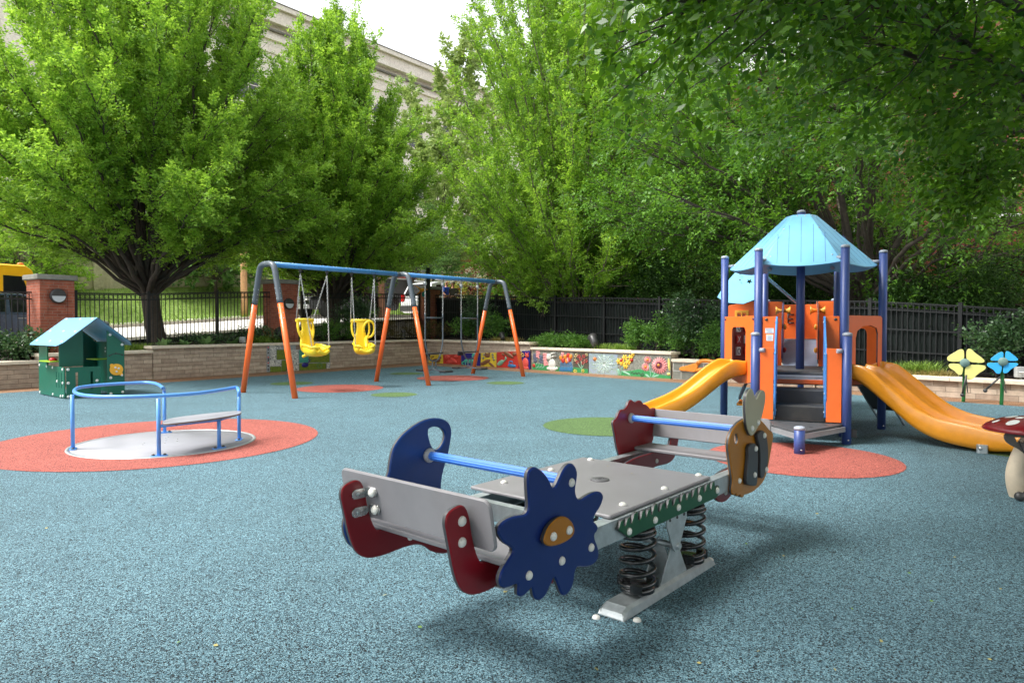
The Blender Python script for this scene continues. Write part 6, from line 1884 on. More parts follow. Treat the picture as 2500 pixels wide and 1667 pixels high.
MB().rbox((-2.33, 0, .5), (.12, 1.84, .26), .05, ch=.03).build("bumper", M_boltdark, t)
MB().rbox((-2.36, 0, .80), (.42, .14, .02), .01, ex=(0, 1, 0), ey=ZUP).build("number_plate", M_silver, t)
for sg in (-1, 1): MB().tube([(-1.7, sg * .68, 1.78), (.2, sg * .68, 1.79)], .02, n=6).build("roof_rail", M_chrome, t)
for x in (-1.4, 1.45):
    for y in (-.84, .84): wheel(t, x, y, .34, 1 if y > 0 else -1)
# two pale cars further right
for s, w, lab, mt in ((29.0, -19.9, "white car glimpsed under the maple beyond the fence corner", M_whitecar), (34.5, -22.4, "silver car behind the maple trunks, right of the white car", M_silver)):
    t = vehicle("parked_car", lab, "car", s, w, 1 if mt is M_whitecar else -1)
    zr, zt_ = car_body(t, low, roofp, 1.82, mt, None)
    side_window(t, [(-1.55, 1.0), (-.25, 1.0), (-.25, 1.45), (-1.15, 1.45), (-1.5, 1.32)], 1.82, zr, zt_); side_window(t, [(-.15, 1.0), (1.0, 1.0), (.5, 1.37), (.1, 1.45), (-.15, 1.45)], 1.82, zr, zt_)
    for x in (-1.42, 1.45):
        for y in (-.83, .83): wheel(t, x, y, .33, 1 if y > 0 else -1)

# ------------------------------------------------------------------ two men talking beyond the fence
M_skin = mat("skin", lin(206, 150, 122), .5, var=.06); M_tee = mat("blue_tshirt", lin(40, 76, 176), .8, var=.1); M_tee2 = mat("olive_tshirt", lin(64, 66, 58), .8, var=.12)
M_trou = mat("dark_trousers", lin(44, 46, 54), .8); M_hat = mat("camouflage_cap", lin(84, 88, 72), .8, var=.2, rgb2=lin(150, 150, 130), scale=30); M_shoe = mat("shoe_leather", (.03, .03, .03), .5)
def skin_obj(name, nodes, edges, m, parent, lev=2):
    me = bpy.data.meshes.new(name); me.from_pydata([n_[0] for n_ in nodes], edges, [])
    o = bpy.data.objects.new(name, me); COL.objects.link(o); o.parent = parent
    sk = o.modifiers.new("skin", 'SKIN')
    for i, n_ in enumerate(nodes):
        v = me.skin_vertices[0].data[i]; v.radius = n_[1] if isinstance(n_[1], tuple) else (n_[1], n_[1]); v.use_root = (i == 0)
    sd = o.modifiers.new("subsurf", 'SUBSURF'); sd.levels = lev; sd.render_levels = lev
    me.materials.append(m)
    return o
def man(label, px, Y, z, facing, shirt, cap, arms):
    q = Yd(px, 700, Y); q.z = z
    t = thing("person", label, "person", q, facing)
    t.scale = (.95, .95, .95)     # faces local +x
    aL, aR = arms
    nodes = [((0, 0, .96), (.13, .16)), ((0, 0, 1.14), (.12, .155)), ((.0, 0, 1.34), (.12, .17)), ((-.01, 0, 1.47), (.07, .08)), ((.0, 0, 1.55), .055), ((.015, 0, 1.62), (.075, .065)), ((.02, 0, 1.72), (.09, .075)),
             ((.01, .10, .90), .09), ((.02, .105, .50), .062), ((-.01, .11, .08), .045), ((.10, .12, .04), .04),
             ((.01, -.10, .90), .09), ((.02, -.105, .50), .062), ((-.01, -.11, .08), .045), ((.10, -.12, .04), .04),
             ((-.01, .19, 1.41), .062), (aL[0], .043), (aL[1], .034), (aL[2], .036),
             ((-.01, -.19, 1.41), .062), (aR[0], .043), (aR[1], .034), (aR[2], .036)]
    edges = [(0, 1), (1, 2), (2, 3), (3, 4), (4, 5), (5, 6), (0, 7), (7, 8), (8, 9), (9, 10), (0, 11), (11, 12), (12, 13), (13, 14), (2, 15), (15, 16), (16, 17), (17, 18), (2, 19), (19, 20), (20, 21), (21, 22)]
    skin_obj("body", nodes, edges, M_skin, t)
    # fingers
    for (a_, e_) in ((aL[1], aL[2]), (aR[1], aR[2])):
        d = (Vector(e_) - Vector(a_)).normalized(); sd = d.cross(ZUP).normalized()
        b = MB()
        for k in range(4):
            o0 = Vector(e_) + d * .02 + sd * (.027 * (k - 1.5) * .7)
            L_ = (.075, .085, .08, .062)[k]
            b.tube([o0, o0 + d * L_ * .5, o0 + d * L_ * .9 - ZUP * .02], [.0095, .009, .007], n=6)
        o0 = Vector(e_) - d * .01 + sd * .035; b.tube([o0, o0 + d * .03 + sd * .02, o0 + d * .06 + sd * .018], [.011, .010, .008], n=6)
        b.build("hand", M_skin, t)
    # shirt and trousers a little proud of the body
    sn = [((0, 0, .93), (.15, .18)), ((0, 0, 1.14), (.14, .175)), ((.0, 0, 1.34), (.138, .188)), ((-.01, 0, 1.45), (.085, .10)), ((-.01, .195, 1.41), .078), (tuple(Vector((-.01, .19, 1.41)).lerp(Vector(aL[0]), .75)), .07), ((-.01, -.195, 1.41), .078), (tuple(Vector((-.01, -.19, 1.41)).lerp(Vector(aR[0]), .75)), .07)]
    skin_obj("shirt", sn, [(0, 1), (1, 2), (2, 3), (2, 4), (4, 5), (2, 6), (6, 7)], shirt, t)
    tn = [((0, 0, .97), (.14, .17)), ((.01, .10, .88), .105), ((.02, .105, .50), .082), ((-.01, .11, .09), .066), ((.01, -.10, .88), .105), ((.02, -.105, .50), .082), ((-.01, -.11, .09), .066)]
    skin_obj("trousers", tn, [(0, 1), (1, 2), (2, 3), (0, 4), (4, 5), (5, 6)], M_trou, t)
    b = MB()
    for y in (.12, -.12): b.ell((.06, y, .04), (.14, .055, .045))
    b.build("shoes", M_shoe, t)
    # face
    b = MB().ell((.112, 0, 1.665), (.022, .014, .022)); b.ell((.02, .078, 1.67), (.02, .012, .032)); b.ell((.02, -.078, 1.67), (.02, .012, .032)); b.build("nose_and_ears", M_skin, t)
    b = MB()
    for y in (-.03, .03): b.ell((.098, y, 1.69), (.010, .013, .007))
    b.build("eyes", M_shoe, t); MB().ell((.098, 0, 1.625), (.010, .024, .006)).build("mouth", mat("lip", lin(150, 84, 76), .5) if "lip" not in MATS else MATS["lip"], t)
    if cap:
        c = MB().lathe([(.094, 0), (.098, .03), (.088, .075), (.05, .105), (0, .112)], (.015, 0, 1.70), n=20)
        c.prism(chaikin([(.05, -.08), (.16, -.06), (.19, 0), (.16, .06), (.05, .08)], 1), .010, (.015, 0, 1.712), (1, 0, 0), (0, 1, 0), ch=.002)
        c.build("cap", M_hat, t)
    return t
yC, zC = 29.4, 1.66
man("bald man in a blue T-shirt facing the man in the cap", 1090, yC, zC, R(-25), M_tee, False, (((.02, .26, 1.14), (.20, .24, 1.02), (.28, .20, 1.04)), ((.02, -.26, 1.14), (.20, -.24, 1.04), (.27, -.20, 1.06))))
m2 = man("man in a camouflage cap and dark T-shirt looking at a paper", 1106, yC + .15, zC - .04, R(-60), M_tee2, True, (((.06, .26, 1.15), (.27, .20, 1.08), (.35, .14, 1.10)), ((.06, -.26, 1.15), (.27, -.20, 1.08), (.35, -.14, 1.10))))
q = Yd(1108, 712, yC - .1)
t = thing("paper_sheet", "small folded paper held by the man in the camouflage cap", "paper", m2.location + Matrix.Rotation(R(-60), 3, 'Z') @ Vector((.40, 0, 1.075)), R(-60))
MB().rbox((0, 0, 0), (.20, .28, .006), .01, ex=Vector((1, 0, .5)), ey=(0, 1, 0), ch=.001).build("sheet", M_white, t)
# ------------------------------------------------------------------ vegetation
M_bark = mat("grey_brown_bark", lin(74, 66, 58), .9, var=.3, scale=9, bump=.7, bscale=40)
M_bark2 = mat("pale_grey_bark", lin(112, 104, 90), .85, var=.25, scale=9, bump=.5, bscale=40)
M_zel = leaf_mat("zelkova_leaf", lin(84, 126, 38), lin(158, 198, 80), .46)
M_zel2 = leaf_mat("zelkova_leaf_shaded", lin(48, 90, 28), lin(112, 160, 54), .38)  # same zelkova leaf darkened: shade of the right side put into its colour
M_zel3 = leaf_mat("near_canopy_leaf_shaded", lin(46, 88, 22), lin(96, 142, 40), .40, .38, .45)  # leaf colours lowered to carry the shade under the canopy
M_pale = leaf_mat("pale_tree_leaf", lin(108, 136, 68), lin(160, 180, 110), .35)
M_broad = leaf_mat("broad_leaf", lin(56, 96, 40), lin(118, 156, 86), .35)
M_shrub = leaf_mat("glossy_shrub_leaf", lin(36, 66, 36), lin(84, 118, 70), .2, .32, .6)
M_lshrub = leaf_mat("bright_shrub_leaf", lin(54, 96, 36), lin(104, 148, 62), .3)
M_brownsh = leaf_mat("russet_shrub_leaf", lin(66, 62, 32), lin(116, 104, 58), .25)
M_conif = leaf_mat("arborvitae_leaf", lin(26, 54, 18), lin(62, 98, 32), .2, .6)
M_maple = leaf_mat("red_maple_leaf", lin(78, 38, 26), lin(134, 70, 48), .35)
M_purpl = leaf_mat("purple_leaf", lin(42, 32, 38), lin(70, 56, 60), .25)
M_olive = leaf_mat("yellow_green_leaf", lin(110, 124, 40), lin(168, 172, 72), .35)
M_vine = leaf_mat("vine_leaf", lin(92, 130, 44), lin(140, 172, 72), .35)
M_hosta = leaf_mat("hosta_leaf", lin(84, 122, 70), lin(144, 176, 116), .25)

def norm(a): return a / np.maximum(np.linalg.norm(a, axis=-1, keepdims=True), 1e-9)
def spray_leaves(O, D, L, k, ll, lw, rng, flat=.25, jit=.18):
    M = len(O)
    D = norm(D)
    Z = np.array([0, 0, 1.0])
    S = norm(np.cross(D, Z) + rng.normal(0, .05, (M, 3)))
    U = np.cross(S, D)
    roll = rng.normal(0, .55, M)[:, None]
    S, U = S * np.cos(roll) + U * np.sin(roll), U * np.cos(roll) - S * np.sin(roll)
    t = ((np.arange(k) + .5) / k)
    sg = np.where(np.arange(k) % 2 == 0, 1.0, -1.0)
    P = O[:, None, :] + D[:, None, :] * (L[:, None] * t[None, :])[..., None]
    P = P - Z * (0.10 * (L[:, None] * t[None, :] ** 2))[..., None]
    P = P + rng.normal(0, .012 + ll * .12, P.shape)
    ld = D[:, None, :] * .75 + S[:, None, :] * (sg[None, :, None] * .8) + U[:, None, :] * rng.normal(0, flat, (M, k, 1)) + rng.normal(0, jit, (M, k, 3))
    ld = norm(ld)
    wd = norm(np.cross(ld, U[:, None, :] + rng.normal(0, flat + .15, (M, k, 3))))
    ln = ll * rng.uniform(.65, 1.25, (M, k, 1)); wdv = wd * (lw * rng.uniform(.75, 1.2, (M, k, 1)) * .5)
    droop = -Z * ln * .12
    V = np.stack([P, P + ld * ln * .45 + wdv, P + ld * ln + droop, P + ld * ln * .45 - wdv], 2).reshape(-1, 3)
    Q = np.arange(len(V)).reshape(-1, 4)
    return V, Q

class TB:
    "branch tube collector"
    def __init__(s): s.mb = MB()
    def add(s, pts, r0, r1, n=6):
        m = len(pts); s.mb.tube(pts, [r0 + (r1 - r0) * (i / (m - 1)) ** .8 for i in range(m)], n=n, caps=False)

def tree(name, label, base, seed, trunk_h, trunk_r, nl, env, leaves, ll, lw, material, bark=None, k=14, el=(6, 72), spray=(.45, .85), up=.25, cat="tree", group=None, multi=False, sec=12, squash=(1, 1), limbs_extra=(), bare=.30, kids=True, sec_len=.24, az_bias=None, lean=(0, 0), cap=9.0, spread=(22, 58), fan=(.4, 1.0), elpow=.62):
    rng = np.random.default_rng(seed)
    rnd = random.Random(seed)
    t = thing(name, label, cat, base, 0, group)
    tb = TB()
    fork = Vector((lean[0], lean[1], trunk_h))
    if not multi:
        prof = [(0, 1.35), (.06, 1.12), (.2, 1.0), (.6, .93), (1.0, 1.0)]
        pts = [Vector((lean[0] * f, lean[1] * f, -.15 + (trunk_h + .15) * f)) + Vector((rnd.uniform(-.02, .02), rnd.uniform(-.02, .02), 0)) for f, _ in prof]
        tb.mb.tube(pts, [trunk_r * q for _, q in prof], n=14, caps=False)
    ths = np.array([e[0] for e in env], float); rs = np.array([e[1] for e in env], float)
    OO, DD, LL = [], [], []
    def put(o, d, l): OO.append(o); DD.append(d); LL.append(l)
    limbs = []; ups = []
    for i in range(nl):
        f = (i + .5) / nl
        th = el[0] + (el[1] - el[0]) * f ** elpow + rnd.uniform(-4, 4)
        az = i * 2.39996 + rnd.uniform(-.35, .35)
        if az_bias is not None and rnd.random() < .55: az = az_bias + rnd.gauss(0, .75)
        rho = float(np.interp(th, ths, rs)) * rnd.uniform(*((.82, 1.06) if cap > 5 else (.90, 1.02)))
        h = Vector((math.cos(az) * squash[0], math.sin(az) * squash[1], 0)) * math.sin(R(th)); v = math.cos(R(th))
        if multi: S = Vector((math.cos(az) * trunk_r * 2.2 * (.3 + f), math.sin(az) * trunk_r * 2.2 * (.3 + f), -.1))
        else: S = fork + Vector((math.cos(az) * trunk_r * .45, math.sin(az) * trunk_r * .45, -trunk_h * .22 * f))
        pts = []
        n = 12
        for j in range(n + 1):
            q = j / n
            if multi:
                hh, vv = q ** 1.55, q
                p = S + h * (rho * hh) + ZUP * ((rho * v + trunk_h) * vv) + Vector((lean[0], lean[1], 0)) * q
            else:
                hh = q ** 1.12 if th > 25 else q
                p = S + h * (rho * hh) + ZUP * (rho * v * q + .25 * math.sin(math.pi * q) * rho * math.sin(R(th)) * .22)
            if 0 < j < n: p = p + Vector((rnd.gauss(0, .05), rnd.gauss(0, .05), rnd.gauss(0, .03)))
            pts.append(p)
        ups.append(up * (1 - .85 * min(1, th / 62)) if cap < 2 else up)
        limbs.append((pts, rho, trunk_r * rnd.uniform(.17, .34) * (1 if not multi else .75)))
    for pts, r0 in limbs_extra:
        inv = -Vector(base)
        P = crom([Vector(p) + inv for p in pts], 5)
        limbs.append((P, sum((P[i + 1] - P[i]).length for i in range(len(P) - 1)), r0))
    ups += [up] * 20; up0 = up
    for (pts, rho, r0), up in zip(limbs, ups):
        tb.add(pts, r0, .012, 6 if r0 < .06 else 8)
        m = len(pts) - 1
        for q in np.linspace(bare, 1.0, sec if cap > 2 else max(6, int(rho * (1 - bare) / .25))):
            x = q * m; i = min(int(x), m - 1); p = pts[i].lerp(pts[i + 1], x - i)
            tg = (pts[i + 1] - pts[i]).normalized()
            for rep in range(2 if q > .45 else 1):
                ax = Vector((rnd.gauss(0, 1), rnd.gauss(0, 1), rnd.gauss(0, 1))); ax = (ax - tg * ax.dot(tg)).normalized()
                a = R(rnd.uniform(*spread))
                d = (tg * math.cos(a) + ax * math.sin(a) + ZUP * up * .5).normalized()
                ln = min(rho * sec_len, cap) * rnd.uniform(.45, 1.1) * (1.15 - .45 * q)
                if q > .97: d = (tg + ax * .3).normalized()
                sp_ = [p + d * (ln * e_) + ZUP * (up * ln * e_ * e_ * .5) + Vector((rnd.gauss(0, .02), rnd.gauss(0, .02), 0)) for e_ in (0, .35, .7, 1)]
                tb.add(sp_, max(.008, r0 * .20 * (1.1 - q * .6)), .004, 4)
                ns = max(3, int(ln / .17))
                for e_ in np.linspace(.12, 1, ns):
                    y = e_ * 3; j = min(int(y), 2); o = sp_[j].lerp(sp_[j + 1], y - j)
                    dd = (sp_[j + 1] - sp_[j]).normalized()
                    b2 = Vector((rnd.gauss(0, 1), rnd.gauss(0, 1), rnd.gauss(0, .55)))
                    b2 = (b2 - dd * b2.dot(dd)).normalized()
                    dv = (dd * .75 + b2 * rnd.uniform(*fan) + ZUP * up * rnd.uniform(.0, 1.1)).normalized()
                    put(tuple(o), tuple(dv), rnd.uniform(*spray) * (1.0 - .25 * e_))
    O = np.array(OO); D = np.array(DD); L = np.array(LL)
    need = leaves // k
    if len(O) >= need: idx = rng.choice(len(O), need, replace=False)
    else:
        idx = np.concatenate([np.arange(len(O)), rng.choice(len(O), need - len(O))])
    O, D, L = O[idx], norm(D[idx] + rng.normal(0, .25, (len(idx), 3))), L[idx] * rng.uniform(.8, 1.15, len(idx))
    O = O + rng.normal(0, .04, O.shape)
    V, Q = spray_leaves(O, D, L, k, ll, lw, rng)
    np_mesh("crown", V, Q, material, t)
    tb.mb.build("trunk", bark or M_bark, t)
    return t

def bush(name, label, base, rx, ry, h, n, ll, lw, material, seed, clumps=14, stems=6, zc=.55, cat="shrub", group=None, k=7, spray=.22, bark=None, upw=.6):
    rng = np.random.default_rng(seed)
    t = thing(name, label, cat, base, 0, group)
    c = rng.normal(0, 1, (clumps, 3)); c = norm(c) * rng.uniform(.35, .95, (clumps, 1))
    C = c * np.array([rx, ry, h * (1 - zc) * .95]) + np.array([0, 0, h * zc])
    m = n // k
    w = rng.uniform(.5, 1.4, clumps); w /= w.sum()
    ci = rng.choice(clumps, m, p=w)
    size = np.array([rx, ry, h * .5]) * .42
    off = rng.normal(0, 1, (m, 3)); off = norm(off) * (rng.uniform(0, 1, (m, 1)) ** .45)
    O = C[ci] + off * size
    O[:, 2] = np.maximum(O[:, 2], .03)
    D = norm(off * np.array([1, 1, .6]) + np.array([0, 0, upw]) + rng.normal(0, .35, (m, 3)))
    V, Q = spray_leaves(O, D, spray * rng.uniform(.6, 1.2, m), k, ll, lw, rng, flat=.4, jit=.3)
    np_mesh("foliage", V, Q, material, t)
    mb = MB()
    for i in range(stems):
        p = C[i % clumps]
        mb.tube([(rng.normal(0, rx * .12), rng.normal(0, ry * .12), -.05), (p[0] * .4, p[1] * .4, p[2] * .5), tuple(p)], [.016 * max(1, h * .7), .011 * max(1, h * .7), .004], n=5, caps=False)
    mb.build("stem", bark or M_bark, t)
    return t

def at_wall(px, N, off, z):
    q = on_line(px, N, off); return Vector((q.x, q.y, z))
ENV1 = [(0, 11.6), (10, 10.4), (18, 9.1), (30, 7.6), (40, 6.6), (58, 5.1), (72, 4.8)]
tree("zelkova_tree", "huge vase-shaped street tree filling the left of the view", at_wall(386, NL, 1.6, .85), 11, 1.75, .25, 112, ENV1, 620000, .088, .049, M_zel, sec=20, el=(3, 66), elpow=.8, lean=(-.25, 0), sec_len=.3, spray=(.26, .52), up=.7, cap=1.1, spread=(12, 46), fan=(.35, .8), bare=.32, k=13)
ENV2 = [(0, 10.0), (7, 9.0), (14, 7.8), (28, 6.3), (47, 5.0), (65, 3.9)]
tree("zelkova_tree", "tall pointed tree behind the yellow swings", at_wall(815, NL, 1.7, .95), 23, 1.45, .24, 100, ENV2, 460000, .092, .051, M_zel, sec=18, el=(1, 66), elpow=1.15, sec_len=.3, spray=(.26, .52), up=.75, cap=1.0, spread=(12, 44), fan=(.35, .8), bare=.26, k=13)
ENV3 = [(0, 14), (17, 11.8), (26, 9.5), (37, 7.2), (49, 5.0), (60, 3.8)]
tree("zelkova_tree", "bright multi-stemmed tree behind the fence left of the tower", at_wall(1405, NR, 3.0, .72), 37, .3, .20, 130, ENV3, 560000, .092, .051, M_zel, bark=M_bark2, multi=True, sec=18, el=(1, 51), elpow=1.1, sec_len=.3, spray=(.26, .52), up=.75, cap=1.1, spread=(12, 46), fan=(.35, .8), bare=.24, k=13)
ENV4 = [(0, 9.5), (25, 9.0), (45, 8.2), (60, 7.4), (75, 6.6), (88, 5.6)]
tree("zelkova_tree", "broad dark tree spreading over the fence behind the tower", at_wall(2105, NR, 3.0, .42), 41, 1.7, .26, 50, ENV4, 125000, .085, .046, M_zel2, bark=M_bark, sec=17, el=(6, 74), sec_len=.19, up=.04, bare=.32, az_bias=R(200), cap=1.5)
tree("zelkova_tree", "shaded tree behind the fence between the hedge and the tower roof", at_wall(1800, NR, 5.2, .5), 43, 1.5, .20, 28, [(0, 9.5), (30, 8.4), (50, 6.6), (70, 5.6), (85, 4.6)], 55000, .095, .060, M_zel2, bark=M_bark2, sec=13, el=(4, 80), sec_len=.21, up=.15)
# near canopy, trunk outside the right edge
tb5 = Vector((8.1, 6.4, 0))
fk = tb5 + Vector((0, 0, 2.35))
ex5 = [([fk, Yd(2640, 290, 6.0), Yd(2500, 234, 5.7), Yd(2350, 176, 5.4), Yd(2164, 114, 5.1), Yd(2040, 52, 4.9)], .055),
       ([fk, Yd(2620, 250, 5.3), Yd(2500, 190, 5.0), Yd(2292, 69, 4.7), Yd(2120, -30, 4.5)], .05),
       ([fk, Yd(2600, 350, 8.0), Yd(2467, 319, 8.2), Yd(2300, 308, 8.2), Yd(2120, 298, 8.1), Yd(1983, 246, 8.0), Yd(1840, 190, 7.8), Yd(1700, 130, 7.6)], .06),
       ([fk, Yd(2620, 330, 7.0), Yd(2480, 262, 7.0), Yd(2300, 250, 7.0), Yd(2090, 200, 6.8), Yd(1900, 120, 6.6), Yd(1760, 40, 6.4)], .05),
       ([fk, Yd(2650, 420, 6.6), Yd(2520, 380, 6.4), Yd(2420, 400, 6.2), Yd(2350, 455, 6.1)], .035),
       ([fk, Yd(2600, 380, 9.2), Yd(2400, 340, 9.4), Yd(2200, 310, 9.5), Yd(2000, 300, 9.6), Yd(1860, 330, 9.6)], .05),
       ([fk, Yd(2560, 60, 4.6), Yd(2360, -20, 4.2), Yd(2060, -50, 4.0), Yd(1820, -20, 3.9), Yd(1680, 10, 3.9)], .045),
       ([fk, Yd(2560, 160, 6.5), Yd(2300, 60, 6.0), Yd(2000, -10, 5.6), Yd(1740, 10, 5.4)], .045)]
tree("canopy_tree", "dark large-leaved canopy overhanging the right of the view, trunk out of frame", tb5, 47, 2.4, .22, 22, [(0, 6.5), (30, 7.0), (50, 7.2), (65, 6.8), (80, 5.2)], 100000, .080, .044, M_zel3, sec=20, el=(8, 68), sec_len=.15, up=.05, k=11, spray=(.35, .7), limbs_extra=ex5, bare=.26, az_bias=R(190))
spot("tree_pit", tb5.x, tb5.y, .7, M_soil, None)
tree("canopy_tree", "unseen tree added behind the viewpoint, its crown overhead shading the foreground", Vector((1.2, -3.3, 0)), 48, 2.8, .26, 46, [(0, 7.5), (40, 8.3), (60, 8.7), (78, 7.8)], 170000, .14, .075, M_zel3, sec=18, el=(8, 76), sec_len=.18, up=.05, k=11, spray=(.4, .8), cap=1.3)  # out of view, added and sized to shade the foreground
spot("tree_pit", 1.2, -3.3, .7, M_soil, None)
# background trees
def bgtree(label, px, Y, z, h, r, n, m, seed, ll=.16, tr=.14, name="background_tree", low=.35, grp="trees across the street"):
    q = Yd(px, 760, Y); q.z = z
    e = [(0, h * .80), (30, h * .72), (55, max(r * 1.1, h * .45)), (75, r), (90, r * .9)]
    return tree(name, label, q, seed, h * low * .6, tr, 22, e, n, ll, ll * .55, m, sec=9, el=(4, 88), sec_len=.30, spray=(.4, .8), up=.1, group=grp)
bgtree("pale leafy tree in front of the stone building, right of the pointed tree", 1062, 44, 2.6, 16.2, 2.7, 70000, M_pale, 61, .26, .2)
bgtree("broad-leaved young tree on the bank left of the pale utility pole", 527, 35.5, 3.0, 4.6, 2.5, 9000, M_broad, 62, .24, .09)
bgtree("light green tree on the bank between the two wooden poles", 745, 36, 4.0, 3.6, 2.0, 9000, M_zel, 63, .16, .09)
bgtree("arching light green tree behind the camera post", 1010, 39, 3.2, 5.6, 3.4, 16000, M_broad, 64, .15, .10)
bgtree("green tree above the yellow van at far left", 55, 29.5, 2.2, 5.4, 2.6, 13000, M_zel, 66, .15, .09)
bgtree("dark purple-leaved tree at the far left edge", -10, 31, 2.0, 5.6, 2.2, 9000, M_purpl, 67, .14, .09)
bgtree("tall dark tree behind the bright multi-stemmed tree", 1690, 30, .8, 13, 4.4, 30000, M_conif, 68, .16, .2)  # dark conifer leaf colour stands in for deep shade between the crowns
bgtree("dark tree in front of the brick house near the right edge", 2270, 17.2, .4, 6.0, 2.2, 12000, M_zel2, 69, .10, .16)
bgtree("dark leafy tree between the tower roof and the brick house", 1960, 22, .5, 9.0, 3.8, 34000, M_conif, 71, .12, .16)  # fill tree; its dark leaf colour stands in for shade in the gaps
bgtree("bushy tree behind the middle of the long fence", 1300, 31, 1.2, 7.0, 3.0, 18000, M_zel2, 72, .14, .12)
# red maple and its neighbours near the fence corner
tree("red_maple", "low spreading red maple beyond the fence corner", at_wall(1262, NR, 6.0, .95), 53, 1.3, .10, 20, [(0, 2.6), (40, 2.9), (65, 3.0), (90, 2.7)], 15000, .085, .05, M_maple, sec=9, el=(10, 95), sec_len=.32, up=-.1)
bush("yellow_green_shrub", "yellow-green shrub beside the red maple", at_wall(1140, NR, 3.6, .9), 1.1, 1.0, 2.5, 3200, .075, .05, M_olive, 54)
# arborvitae hedge
for i, (px, h, w, o) in enumerate(((1500, 3.3, 1.0, 3.2), (1560, 3.6, 1.05, 3.2), (1620, 3.2, 1.0, 3.0), (1680, 3.7, 1.1, 3.1), (1742, 3.3, 1.0, 3.0), (1835, 3.4, 1.1, 3.2), (1930, 3.0, 1.0, 3.0), (2210, 2.4, 1.0, 2.8), (2330, 2.2, 1.0, 2.7), (2450, 2.3, 1.0, 2.7))):
    lab = ("dark evergreen arborvitae just behind the fence, first from the multi-stemmed tree", "dark evergreen arborvitae second from the multi-stemmed tree", "dark evergreen arborvitae third from the multi-stemmed tree", "tallest dark arborvitae behind the big shrub", "dark arborvitae behind the left tower post", "dark arborvitae seen between the tower posts under the roof", "dark arborvitae behind the centre pole of the tower", "low dark evergreen behind the fence right of the tower", "low dark evergreen behind the fence post above the double slide", "low dark evergreen behind the blue flower drum")[i]
    bush("arborvitae", lab, at_wall(px, NR, o, .5), w, w, h, 9000, .085, .035, M_conif, 80 + i, clumps=34, stems=4, zc=.50, k=9, spray=.30, upw=1.2, cat="hedge tree", group="evergreens behind the fence")
# shrubs in the bed
bush("camellia_shrub", "tall dark glossy shrub behind the second yellow swing", at_wall(872, NL, .62, .82), .75, .45, 1.55, 3600, .075, .045, M_shrub, 101, group="shrubs in the planting bed")
bush("green_shrub", "bright green shrub between the two yellow swings", at_wall(802, NL, .5, .82), .36, .34, .72, 1300, .06, .04, M_lshrub, 102, group="shrubs in the planting bed")
bush("green_shrub", "bright green shrub at the foot of the dark shrub by the ring harness", at_wall(862, NL, .45, .82), .5, .36, .62, 1500, .06, .04, M_lshrub, 103, group="shrubs in the planting bed")
bush("russet_shrub", "low russet shrub right of the middle orange leg", at_wall(1003, NL, .6, .84), .5, .4, .62, 1500, .05, .03, M_brownsh, 104, group="shrubs in the planting bed")
bush("russet_shrub", "low russet shrub left of the middle orange leg", at_wall(945, NL, .5, .84), .6, .4, .62, 1700, .05, .03, M_brownsh, 105, group="shrubs in the planting bed")
bush("russet_shrub", "low russet shrub in the wall corner behind the first standing swing", at_wall(1068, NR, .75, .82), .75, .5, .65, 1800, .05, .03, M_brownsh, 106, group="shrubs in the planting bed")
bush("camellia_shrub", "tall dark glossy shrub behind the second standing swing", at_wall(1165, NR, .80, .80), .85, .4, 1.75, 4200, .075, .045, M_shrub, 107, group="shrubs in the planting bed")
bush("green_shrub", "bright green shrub beside the grip of the second standing swing", at_wall(1135, NR, .55, .80), .5, .4, .85, 1600, .06, .04, M_lshrub, 108, group="shrubs in the planting bed")
bush("green_shrub", "bright green shrub between the far orange legs", at_wall(1213, NR, .6, .80), .55, .4, .95, 1800, .065, .042, M_lshrub, 109, group="shrubs in the planting bed")
for i, px in enumerate((1334, 1363, 1392, 1421)):
    bush("hedge_shrub", ("low hedge plant at the end near the wall step", "low hedge plant second from the wall step", "low hedge plant third from the wall step", "low hedge plant beside the round floodlight")[i], at_wall(px, NR, .55, .62), .42, .36, .42, 1500, .075, .03, M_lshrub, 110 + i, group="low hedge above the flower mural", clumps=12, stems=4)
bush("green_shrub", "bright green shrub above the daffodil mural, left of the big shrub", at_wall(1558, NR, .55, .62), .42, .36, .98, 2200, .065, .042, M_lshrub, 116, group="shrubs in the planting bed")
bush("green_shrub", "second bright green shrub touching the big glossy shrub", at_wall(1602, NR, .6, .62), .40, .36, .98, 2000, .065, .042, M_lshrub, 117, group="shrubs in the planting bed")
bush("camellia_shrub", "big dark glossy shrub left of the tower post", at_wall(1700, NR, .80, .45), .80, .45, 1.72, 5200, .075, .048, M_shrub, 118, group="shrubs in the planting bed", clumps=18)
bush("green_shrub", "bright green shrub at the left foot of the big glossy shrub", at_wall(1664, NR, .55, .45), .36, .32, .90, 1500, .065, .042, M_lshrub, 119, group="shrubs in the planting bed")
bush("green_shrub", "bright green shrub right against the indigo tower post", at_wall(1738, NR, .5, .45), .40, .34, .86, 1700, .065, .042, M_lshrub, 120, group="shrubs in the planting bed")
bush("camellia_shrub", "dark glossy shrub behind the two flower drums", at_wall(2440, NR, .85, .30), .62, .4, 1.25, 3600, .07, .045, M_shrub, 121, group="shrubs in the planting bed")
bush("dark_seed_shrub", "dark shrub with coarse leaves behind the lowest wall at far left", at_wall(35, NL, .6, .54), .62, .4, .72, 1500, .09, .06, M_shrub, 122, group="shrubs in the planting bed")
bush("green_shrub", "dull green shrub left of the playhouse roof", at_wall(88, NL, .62, .56), .5, .36, .52, 1300, .07, .035, M_conif, 123, group="shrubs in the planting bed")
bush("green_shrub", "dull green shrub behind the playhouse door", at_wall(195, NL, .55, .68), .5, .36, .42, 1100, .07, .03, M_conif, 124, group="shrubs in the planting bed")
